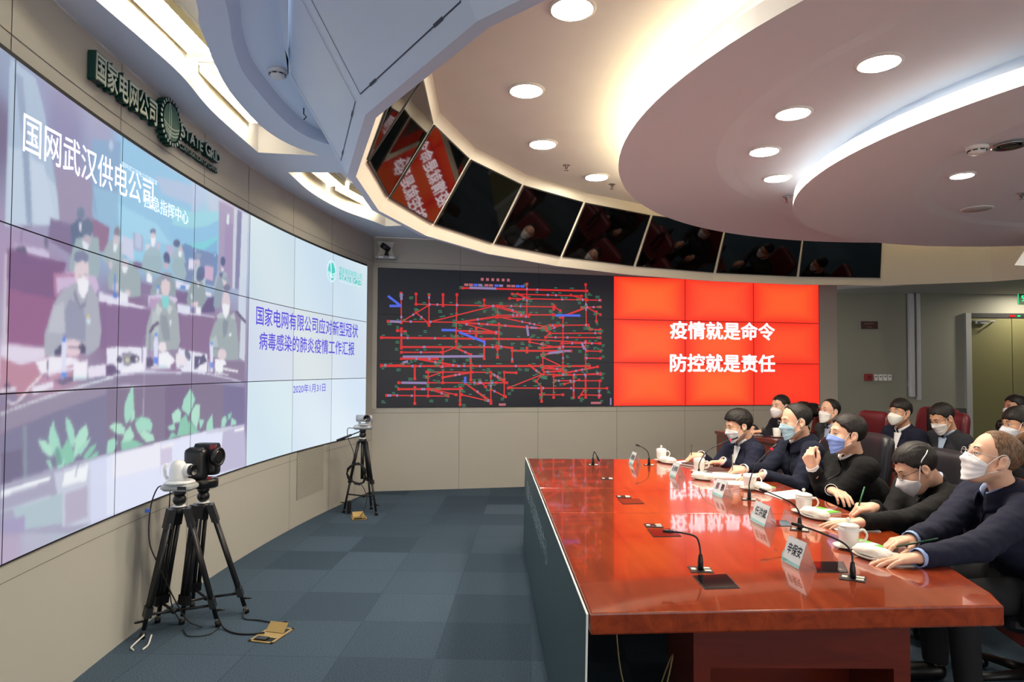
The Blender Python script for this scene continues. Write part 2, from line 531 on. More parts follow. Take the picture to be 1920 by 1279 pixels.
# monitors: one per facet
MONL = ['black ceiling-ring monitor on the facet hidden behind the near blue soffit', 'black ceiling-ring monitor at the left bend, mostly hidden by the soffit edge',
        'dark ceiling-ring monitor reflecting a red glow, leftmost fully seen', 'ceiling-ring monitor mirroring the red slogan screen',
        'black ceiling-ring monitor just right of the one mirroring the red slogan', 'black ceiling-ring monitor above the middle of the network diagram',
        'black ceiling-ring monitor above the right part of the network diagram', 'black ceiling-ring monitor above the left columns of the red screen',
        'black ceiling-ring monitor above the right columns of the red screen', 'black ceiling-ring monitor at the right end of the row']
for k in range(0, 10):
    B0, B1, T0, T1 = ring_pt(k, 'b'), ring_pt(k + 1, 'b'), ring_pt(k, 't'), ring_pt(k + 1, 't')
    n = nrm((B1 - B0).cross(T0 - B0))
    cen = Vector((2.9, 4.6, 2.0))
    if n.dot(cen - B0) < 0: n = -n
    n = nrm((B1 - B0).cross((T0 + T1) / 2 - (B0 + B1) / 2))      # one flat plane for the whole panel
    if n.dot(cen - B0) < 0: n = -n
    sink = max(0, (T0 - B0).dot(n), (T1 - B0).dot(n))
    T0, T1 = T0 - n * (T0 - B0).dot(n), T1 - n * (T1 - B0).dot(n)
    B0, B1, T0, T1 = (q + n * sink * .5 for q in (B0, B1, T0, T1))
    t = thing('monitor', MONL[k], 'monitor', B0.lerp(B1, 0.5), group='monitors round the ceiling ring')
    def mp(u, v, o=0.0): return (B0 * (1 - u) + B1 * u) * (1 - v) + (T0 * (1 - u) + T1 * u) * v + n * o
    mb = MB()
    u0, u1 = 0.018, 0.982
    wd, wt = .010, .010       
    vs = [mp(u0, 0, 0.0), mp(u1, 0, 0), mp(u1, 1, 0), mp(u0, 1, 0), mp(u0, 0, wd), mp(u1, 0, wd), mp(u1, 1, wt), mp(u0, 1, wt)]
    mb.add(vs, [(0, 1, 5, 4), (1, 2, 6, 5), (2, 3, 7, 6), (3, 0, 4, 7), (4, 5, 6, 7)])
    mb.build('bezel', m_matblack, t)
    mb = MB(); mb.quad(mp(u0 + .010, .018, wd + .0008), mp(u1 - .010, .018, wd + .0008), mp(u1 - .010, .982, wt + .0008), mp(u0 + .010, .982, wt + .0008))
    mb.build('screen', m_screenoff, t)

# ------------------------------------------------------------------ ceilings
inner_pts = [ring_pt(k, 'tt') for k in range(NR)]
cen = sum(inner_pts, Vector()) / NR
mb = MB()
mb.add([cen] + inner_pts, [(0, 1 + i, 1 + (i + 1) % NR) for i in range(NR)])
ci = struct(mb, 'ceiling_inner', m_ceil, 'warm white plaster ceiling inside the ring')
def inner_z(x, y):
    # height of the fan at (x, y)
    for i in range(NR):
        a, b = inner_pts[i], inner_pts[(i + 1) % NR]
        M = np.array([[a.x - cen.x, b.x - cen.x], [a.y - cen.y, b.y - cen.y]])
        try: u = np.linalg.solve(M, [x - cen.x, y - cen.y])
        except Exception: continue
        if u[0] >= -1e-6 and u[1] >= -1e-6:
            return cen.z + u[0] * (a.z - cen.z) + u[1] * (b.z - cen.z)
    return cen.z

lip1 = [(-1.873, 2.2), (-1.873, 2.946), (-1.865, 3.3), (-1.868, 3.70), (-1.915, 4.076), (-1.935, 4.355), (-1.944, 5.046)]
can1 = [(-1.20, 2.2), (-1.424, 2.942), (-1.498, 3.125), (-1.548, 3.305), (-1.625, 3.601), (-1.685, 3.915), (-1.711, 4.261), (-1.707, 4.577), (-1.638, 4.872), (-1.492, 5.114)]
def smooth(P, n=5): return [(q.x, q.y) for q in bezier([(*p, 0) for p in P], n)]
lip1, can1 = smooth(lip1), smooth(can1)
hole1 = lip1 + can1[::-1]
hole2 = [(-1.886, 5.552), (-1.881, 6.21), (-1.77, 6.851), (-1.551, 7.39), (-1.467, 7.636), (-1.22, 7.60), (-1.30, 6.665), (-1.40, 5.984), (-1.43, 5.56)]
hole2 = smooth(hole2[:5]) + smooth(hole2[5:])
can_in = [(-1.08, 2.2), (-1.32, 3.03), (-1.42, 3.322), (-1.50, 3.643), (-1.52, 3.918), (-1.525, 4.279), (-1.49, 4.608), (-1.40, 4.80), (-1.30, 4.90)]
outer = [Lw(-6.5 + i * (S_END + 6.5) / 30, 0)[:2] for i in range(31)] + [Rw(T_END, 0)[:2], (4.6, 10.6), (10, 10.6), (10, -3), (-2.5, -3)]
hole_ring = [tuple(ring_pt(k, 'ou')[:2]) for k in range(NR)]
can_in = smooth(can_in)
# recessed canopy face between can_in and the ring
canopy_in = can_in + [(-1.24, 4.80)] + [(-1.27, 4.4), (-1.25, 3.8), (-1.18, 3.4), (-1.06, 2.95), (-0.90, 2.55), (-0.70, 2.2)]
def flat_with_holes(mb, outer, holes, z):
    loops = [[Vector((p[0], p[1], 0)) for p in l] for l in [outer] + holes]
    tris = tessellate_polygon(loops)
    vs = [(p.x, p.y, z) for l in loops for p in l]
    mb.add(vs, [tuple(t) for t in tris])
mb = MB()
# flat part of the canopy band lies inside the outer ceiling; its opening is filled by the recessed face
flat_with_holes(mb, outer, [hole1, hole2, hole_ring, canopy_in], ZC)
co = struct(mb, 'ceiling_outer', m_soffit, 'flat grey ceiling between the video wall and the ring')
mb = MB()
flat_with_holes(mb, [(p[0] * 1.0 + 0.05, p[1]) for p in canopy_in], [], ZC + 0.07)
vs = canopy_in
for i in range(len(vs)):
    a, b = vs[i], vs[(i + 1) % len(vs)]
    mb.quad((*a, ZC), (*b, ZC), (b[0] + .05, b[1], ZC + .07), (a[0] + .05, a[1], ZC + .07))
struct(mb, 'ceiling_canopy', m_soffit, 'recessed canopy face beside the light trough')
# light troughs
for i, h in enumerate((hole1, hole2)):
    mb = MB()
    flat_with_holes(mb, h, [], ZC + 0.20)
    for j in range(len(h)):
        a, b = h[j], h[(j + 1) % len(h)]
        mb.quad((*a, ZC), (*b, ZC), (*b, ZC + .20), (*a, ZC + .20))
    struct(mb, 'trim_%d' % (4 + i), m_trough, 'white lining of the light trough')
m_louver = mat('louver', (226, 214, 170), 0.35, metal=0.4)
FX = [((-1.775, 2.5), (-1.775, 3.78), 'fluorescent trough light beside the wall sign, nearest the front'),
      ((-1.82, 3.98), (-1.845, 4.85), 'fluorescent trough light ending above the metal lettering'),
      ((-1.78, 5.7), (-1.72, 6.5), 'fluorescent trough light in the far trough, nearer of its two'),
      ((-1.70, 6.6), (-1.50, 7.4), 'fluorescent trough light in the far trough at the corner')]
for (p, q, lab) in FX:
    p, q = Vector((*p, ZC + .19)), Vector((*q, ZC + .19))
    u = nrm(q - p); w = Vector((-u.y, u.x, 0))
    t = thing('trough_light', lab, 'ceiling light', (p + q) / 2, group='fluorescent lights in the ceiling troughs')
    mb = MB(); mb.obox((p + q) / 2, u * ((q - p).length / 2), w * 0.085, (0, 0, 0.008)); mb.build('housing', m_white, t)
    for off in (-0.036, 0.036):
        mb = MB(); mb.tube([p + w * off - Vector((0, 0, .025)), q + w * off - Vector((0, 0, .025))], 0.013, 8); mb.build('tube', m_tube, t)
    mb = MB()
    for off in (-0.074, 0.0, 0.074):
        mb.obox((p + q) / 2 + w * off - Vector((0, 0, .030)), u * ((q - p).length / 2), w * 0.002, (0, 0, 0.022))
    L = (q - p).length
    for i in range(int(L / 0.05)):
        mb.obox(p + u * (0.05 * i + .025) - Vector((0, 0, .044)), u * 0.001, w * 0.074, (0, 0, 0.009))
    mb.build('louver', m_louver, t)

# stepped round discs
def ring_disc(name, lab, c, R, z0, zr, cin, rin, zin, neck_r, neck_top, glow, n=128):
    t = thing(name, lab, 'ceiling', (c[0], c[1], z0), kind='structure')
    def circ(cc, r, z): return [(cc[0] + r * math.cos(2 * PI * i / n), cc[1] + r * math.sin(2 * PI * i / n), z) for i in range(n)]
    mb = MB()
    mb.loft([circ(c, R - .10, zr), circ(c, R, zr), circ(c, R + .01, z0)], True, False)
    mb.build('rim', m_disc, t, label='upright white rim')
    mb = MB()
    mb.loft([circ(c, R + .01, z0), circ(cin, rin + .10, z0), circ(cin, rin, zin)], True, False)
    mb.add(circ(cin, rin, zin), [tuple(range(n))])
    mb.build('underside', m_disc, t, label='flat underside with a shallow round recess')
    mb = MB(); mb.loft([circ(c, neck_r, zr - .05), circ(c, neck_r, neck_top)], True, False)
    mb.loft([circ(c, R - .10, zr), circ(c, neck_r, zr)], True, False)
    mb.build('neck', m_disc if glow else m_soffit, t)
    if not glow: return t
    mb = MB()
    mb.loft([circ(c, R - .075, zr + .010), circ(c, R - .035, zr + .010)], True, False)
    mb.build('cove_light', emis('cove_glow_%d' % int(glow), (255, 224, 168), glow), t, label='warm cove light on top of the rim')
    return t
D1, D1R, D1Z = (4.11, 4.32), 3.37, 3.0
D2, D2R, D2Z = (4.655, 4.214), 2.64, 2.8
ring_disc('ceiling_disc', 'large round ceiling disc with a white rim, upper of the two', D1, D1R, D1Z, D1Z + 0.105, (3.90, 3.95), 2.47, D1Z + 0.012, D1R - 0.20, 3.6, 14.0)
ring_disc('ceiling_disc', 'smaller round ceiling disc hung below the larger one', D2, D2R, D2Z, D2Z + 0.09, (4.88, 3.70), 2.15, D2Z + 0.012, D2R - 0.17, 3.03, 0)

# downlights
def downlight(x, y, z, r, lab, group, tilt=None):
    t = thing('downlight', lab, 'ceiling light', (x, y, z), group=group)
    mb = MB(); mb.lathe([(r * 0.90, -0.004), (r * 1.0, -0.012), (r * 1.14, -0.006), (r * 1.16, 0.0)], (x, y, z), 32); mb.build('trim_ring', m_white, t)
    mb = MB(); mb.lathe([(0.001, -0.0125), (r * 0.93, -0.0125), (r * 0.93, -0.006)], (x, y, z), 32); mb.build('diffuser', m_lamp, t)
GI = 'downlights in the plaster ceiling'
for (px, py, lab) in ((0.291, 3.27, 'downlight in the plaster ceiling at the top edge of the view'), (0.083, 4.245, 'downlight in the plaster ceiling above the slogan-mirroring monitor'),
                      (0.236, 5.263, 'downlight in the plaster ceiling between the two sprinkler heads'), (0.778, 6.157, 'downlight in the plaster ceiling closest to the far monitors')):
    downlight(px, py, inner_z(px, py), 0.105, lab, GI)
for (px, py, lab) in ((1.783, 3.214, 'largest downlight in the underside of the upper ceiling disc'), (1.634, 3.855, 'downlight in the upper disc, second from the front'),
                      (1.721, 4.532, 'downlight in the upper disc, second from the back'), (2.06, 5.165, 'downlight in the upper disc beside the little sprinkler')):
    downlight(px, py, D1Z + (0.012 if math.hypot(px - 3.90, py - 3.95) < 2.47 else 0), 0.095, lab, 'downlights in the upper ceiling disc')
downlight(2.98, 4.393, D2Z + .012, 0.068, 'small greenish-white downlight in the lower ceiling disc', None)
for i in range(7):      # the lower disc carries on out of view to the right
    a = math.radians(-100 + 30 * i)
    downlight(4.85 + 1.5 * math.cos(a), 3.75 + 1.5 * math.sin(a), D2Z + .012, 0.068, 'downlight on the hidden right side of the lower ceiling disc', 'downlights on the hidden side of the lower disc')
downlight(8.03, 10.1, ZB, 0.09, 'oval-looking downlight in the low ceiling near the exit sign', None)

# small ceiling fittings
def sprinkler(x, y, z, lab):
    t = thing('sprinkler', lab, 'sprinkler', (x, y, z), group='ceiling sprinklers')
    mb = MB(); mb.lathe([(.035, 0), (.034, -.006), (.016, -.010), (.012, -.03)], (x, y, z), 16); mb.build('body', m_chrome, t)
    mb = MB(); mb.lathe([(.004, -.03), (.004, -.045), (.02, -.046), (.02, -.049), (.003, -.05)], (x, y, z), 12); mb.build('deflector', m_chrome, t)
sprinkler(0.47, 5.81, inner_z(0.47, 5.81), 'chrome sprinkler head in the plaster ceiling past the third downlight')
sprinkler(0.957, 6.40, inner_z(0.957, 6.40), 'chrome sprinkler head half hidden by the upper disc edge')
sprinkler(2.35, 5.688, D1Z, 'chrome sprinkler head on the upper disc beside the lower disc rim')
sprinkler(3.711, 4.836, D2Z + .012, 'chrome sprinkler head on the lower disc at the right edge')
def smoke(x, y, z, lab):
    t = thing('smoke_detector', lab, 'smoke detector', (x, y, z), group='smoke detectors')
    mb = MB(); mb.lathe([(.058, 0), (.058, -.012), (.052, -.02)], (x, y, z), 24); mb.build('base', m_white, t)
    mb = MB(); mb.lathe([(.045, -.02), (.043, -.035), (.03, -.045), (.001, -.046)], (x, y, z), 24); mb.build('sensor', m_white, t)
    mb = MB()
    for i in range(8):
        a = 2 * PI * i / 8
        mb.obox((x + .046 * math.cos(a), y + .046 * math.sin(a), z - .027), (-.012 * math.sin(a), .012 * math.cos(a), 0), (.001 * math.cos(a), .001 * math.sin(a), 0), (0, 0, .003))
    mb.build('vent_slot', m_matblack, t)
smoke(-1.36, 3.80, ZC + .07, 'white smoke detector on the blue-lit canopy')
smoke(2.67, 3.806, D2Z, 'white smoke detector on the underside of the lower disc')
t = thing('spotlight', 'unlit recessed chrome spotlight in the lower disc', 'ceiling light', (2.842, 3.785, D2Z))
mb = MB(); mb.lathe([(.085, 0), (.09, -.006), (.075, -.008), (.06, .0)], (2.842, 3.785, D2Z), 24); mb.build('trim_ring', m_chrome, t)
mb = MB(); mb.lathe([(.001, -.004), (.03, -.006), (.055, -.002)], (2.842, 3.785, D2Z), 24); mb.build('reflector', mat('reflector_dark', (90, 92, 100), 0.15, metal=1.0), t)
t = thing('ceiling_speaker', 'flat white round speaker grille in the lower disc', 'speaker', (3.716, 5.307, D2Z + .012))
mb = MB(); mb.lathe([(.115, 0), (.112, -.006), (.10, -.007)], (3.716, 5.307, D2Z + .012), 32); mb.build('rim', m_white, t)
mb = MB(); mb.lathe([(.001, -.0075), (.10, -.007), (.10, -.003)], (3.716, 5.307, D2Z + .012), 32); mb.build('grille', mat('grille_grey', (190, 188, 184), 0.7), t)
# hanging cable clip under the canopy
t = thing('cable_clip', 'tiny dark hook hanging from the canopy beside the soffit', 'hook', (-1.38, 4.35, ZC + .07))
mb = MB(); mb.tube([(-1.38, 4.35, ZC + .07), (-1.38, 4.35, ZC + .03), (-1.365, 4.36, ZC + .015), (-1.385, 4.37, ZC)], .004, 6); mb.build('hook', m_matblack, t)
# white hanging panel at the right edge
t = thing('hanging_panel', 'white slanted panel corner hanging at the right edge, below the discs', 'panel', (4.85, 6.0, 2.45))
mb = MB()
pts = [(4.62, 6.12, 2.49), (5.6, 6.12, 2.45), (5.6, 6.12, 3.0), (4.83, 6.12, 2.8)]
mb.loft([pts, [(p[0] + .06, p[1] + .05, p[2] + .01) for p in pts]]); mb.build('panel', m_white, t)
# added white strip that stands in for the lit underside of the low ceiling
mb = MB(); mb.loft([[(4.66, 9.60, ZB - .004), (5.6, 9.55, ZB - .004), (4.60, 10.0, ZB - .004)], [(4.66, 9.60, ZB - .03), (5.6, 9.55, ZB - .01), (4.60, 10.0, ZB - .03)]])
struct(mb, 'trim_6', m_white, 'white sliver standing in for the lit ceiling underside behind the far wall end')
# network diagram: line ends in mm along the far wall and above the floor
NET_RED = [
(1056, 2542, 2705, 2552),
(1697, 2483, 2631, 2483),
(1663, 2425, 2890, 2433),
(469, 2320, 1332, 2324),
(1332, 2324, 2268, 2330),
(2632, 2333, 2890, 2343),
(127, 2099, 1008, 2104),
(1008, 2104, 2143, 2043),
(1507, 2203, 2250, 2228),
(1489, 2177, 1911, 2195),
(1928, 2221, 2250, 2223),
(47, 1895, 1930, 1901),
(242, 1985, 341, 1976),
(975, 1997, 1525, 1989),
(1044, 1964, 1491, 1971),
(2197, 2087, 2724, 2101),
(2161, 2043, 2269, 2089),
(1930, 1901, 2872, 1861),
(2143, 1930, 2890, 1937),
(2197, 1983, 2890, 1997),
(2724, 2097, 2761, 2045),
(2742, 2044, 2890, 2043),
(293, 1782, 1492, 1795),
(1491, 1809, 1701, 1786),
(294, 1716, 792, 1721),
(295, 1636, 725, 1637),
(51, 1543, 2743, 1560),
(51, 1552, 312, 1562),
(610, 1472, 1424, 1472),
(1424, 1467, 1598, 1373),
(1598, 1473, 1755, 1468),
(265, 1338, 1633, 1339),
(266, 1258, 1049, 1258),
(120, 1181, 880, 1170),
(1651, 1271, 2984, 1267),
(1701, 1751, 2487, 1756),
(2072, 1790, 2342, 1811),
(2360, 1854, 2890, 1861),
(2706, 1759, 2890, 1757),
(2688, 1665, 2891, 1662),
(2378, 1811, 2669, 1811),
(2091, 1565, 2343, 1514),
(2109, 1530, 2379, 1514),
(2109, 1444, 2891, 1450),
(2271, 1366, 2891, 1367),
(2075, 1184, 2380, 1184),
(2634, 1183, 2891, 1174),
(1253, 1330, 1494, 1339),
(2127, 1478, 2415, 1497),
(283, 2452, 290, 2085),
(468, 2449, 469, 2320),
(630, 2445, 633, 2058),
(806, 2450, 807, 2311),
(982, 2455, 976, 1929),
(1332, 2396, 1332, 2324),
(1506, 2323, 1507, 2177),
(1891, 2619, 1893, 2203),
(2686, 2635, 2696, 2097),
(2377, 2196, 2379, 1549),
(291, 2010, 293, 1769),
(460, 1546, 462, 1388),
(808, 1775, 810, 1540),
(976, 1862, 977, 1777),
(1165, 1678, 1167, 1373),
(1335, 1867, 1337, 1645),
(1525, 2092, 1526, 1784),
(1701, 1786, 1702, 1614),
(1895, 1788, 1895, 1736),
(2687, 1885, 2688, 1551),
(463, 1280, 465, 1080),
(1032, 1280, 1033, 1061),
(1424, 1424, 1427, 1075),
(1598, 1476, 1600, 1168),
(2108, 1842, 2109, 1513),
(2253, 1444, 2254, 1149),
(2092, 1271, 2093, 1098),
(2524, 1428, 2525, 1148),
(2688, 1446, 2689, 1148),
(2882, 1367, 2873, 1147),
(1509, 1766, 1510, 1664),
(627, 1472, 629, 1171),
(811, 1473, 812, 1338),
(1231, 2035, 1232, 1933),
(2250, 2350, 2250, 2298),
(2834, 2276, 2834, 2152),
(290, 2094, 619, 2307),
(638, 2100, 1454, 2322),
(470, 2214, 621, 2092),
(1454, 2322, 1840, 2219),
(1523, 2324, 1840, 2236),
(1008, 2104, 1489, 2186),
(1008, 2104, 1508, 1980),
(1507, 2186, 2143, 2069),
(2250, 2333, 2340, 2282),
(2340, 2195, 2705, 2335),
(2705, 2335, 2890, 2242),
(2705, 2432, 2485, 2488),
(1768, 2485, 1910, 2429),
(1892, 2428, 1768, 2408),
(2143, 1930, 2197, 1992),
(476, 1638, 742, 1637),
(476, 1638, 979, 1554),
(977, 1777, 1165, 1695),
(809, 1721, 977, 1786),
(793, 1540, 1183, 1556),
(611, 1405, 811, 1473),
(811, 1405, 1183, 1474),
(1099, 1330, 1426, 1109),
(1099, 1330, 1392, 1110),
(1049, 1187, 1426, 1101),
(1424, 1467, 1616, 1339),
(1426, 1254, 1617, 1160),
(1669, 1279, 2092, 1444),
(1931, 1564, 2092, 1444),
(2092, 1444, 2021, 1357),
(2021, 1357, 2110, 1271),
(2091, 1703, 2342, 1741),
(2379, 1462, 2854, 1552),
(2109, 1669, 2379, 1549),
(1930, 1866, 2342, 1793),
(2161, 2017, 2341, 2090),
(2253, 1427, 2891, 1464),
(2397, 1323, 2597, 1376),
(2597, 1148, 2670, 1253),
(1287, 1356, 1356, 1288),
(645, 1255, 880, 1179),
(679, 1255, 982, 1187),
]
NET_OTHER = [
(123, 2414, 272, 2302, 70, 110, 235),
(141, 2290, 288, 2294, 70, 110, 235),
(2268, 2220, 2613, 2223, 70, 110, 235),
(789, 2002, 975, 2002, 70, 110, 235),
(1009, 1981, 1318, 1866, 70, 110, 235),
(1327, 1875, 1344, 1824, 70, 110, 235),
(1095, 1415, 1096, 1330, 70, 110, 235),
(1142, 2548, 1487, 2546, 150, 135, 190),
(311, 1661, 1328, 1676, 150, 135, 190),
(298, 1338, 611, 1335, 150, 135, 190),
(151, 2099, 290, 2094, 150, 135, 190),
(2180, 1722, 2378, 1750, 150, 135, 190),
(312, 1587, 377, 1604, 150, 135, 190),
(2633, 1867, 2669, 1779, 150, 135, 190),
(1893, 2082, 1912, 1944, 150, 135, 190),
(287, 2452, 287, 2369, 190, 60, 200),
]
# picture on the video wall, all plain numbers: mm along the wall and above the floor, colours 0-255
WASH = [
(-1970, 2662, 140, 155, 185),
(-1857, 2598, 150, 155, 190),
(-1613, 2596, 145, 142, 178),
(-1284, 2634, 165, 165, 195),
(-1687, 2353, 150, 155, 185),
(-1847, 2375, 170, 185, 210),
(-1466, 2340, 160, 150, 180),
(-1277, 2472, 135, 155, 190),
(-1269, 2284, 150, 185, 215),
(-2045, 2418, 120, 110, 140),
(-2012, 1688, 170, 165, 190),
(-1015, 2666, 150, 190, 225),
(-642, 2626, 160, 195, 228),
(-437, 2650, 175, 195, 225),
(-1059, 2391, 150, 205, 232),
(-634, 2434, 160, 200, 228),
(-360, 2533, 185, 205, 225),
(-938, 2243, 155, 210, 235),
(-425, 2381, 145, 205, 230),
(-138, 2660, 185, 200, 228),
(106, 2646, 190, 205, 225),
(-54, 2534, 160, 210, 228),
(112, 2495, 150, 195, 228),
(-49, 2424, 150, 195, 225),
(321, 2659, 195, 185, 210),
(-1934, 1867, 170, 150, 185),
(-1816, 1702, 150, 110, 150),
(-1849, 1610, 160, 115, 150),
(-1081, 1643, 140, 115, 150),
(-917, 1769, 140, 115, 150),
(-395, 1673, 145, 120, 155),
(148, 1620, 145, 120, 155),
(-1920, 1564, 225, 215, 235),
(-1647, 1476, 190, 150, 175),
(-902, 1443, 215, 205, 230),
(156, 1429, 170, 155, 180),
(-1943, 1306, 140, 125, 150),
(-1639, 1285, 135, 135, 160),
(-1225, 1311, 130, 130, 158),
(-836, 1291, 128, 118, 145),
(164, 1238, 125, 110, 145),
(519, 1097, 125, 115, 155),
(-1926, 919, 150, 145, 175),
(-1776, 820, 185, 185, 205),
(-1533, 837, 180, 190, 205),
(-1206, 876, 205, 210, 235),
(-877, 877, 220, 222, 248),
(-360, 860, 215, 205, 228),
(529, 851, 190, 185, 215),
(344, 992, 215, 215, 240),
(-571, 987, 228, 232, 250),
(-1954, 778, 185, 170, 195),
(-998, 1011, 225, 232, 252),
]
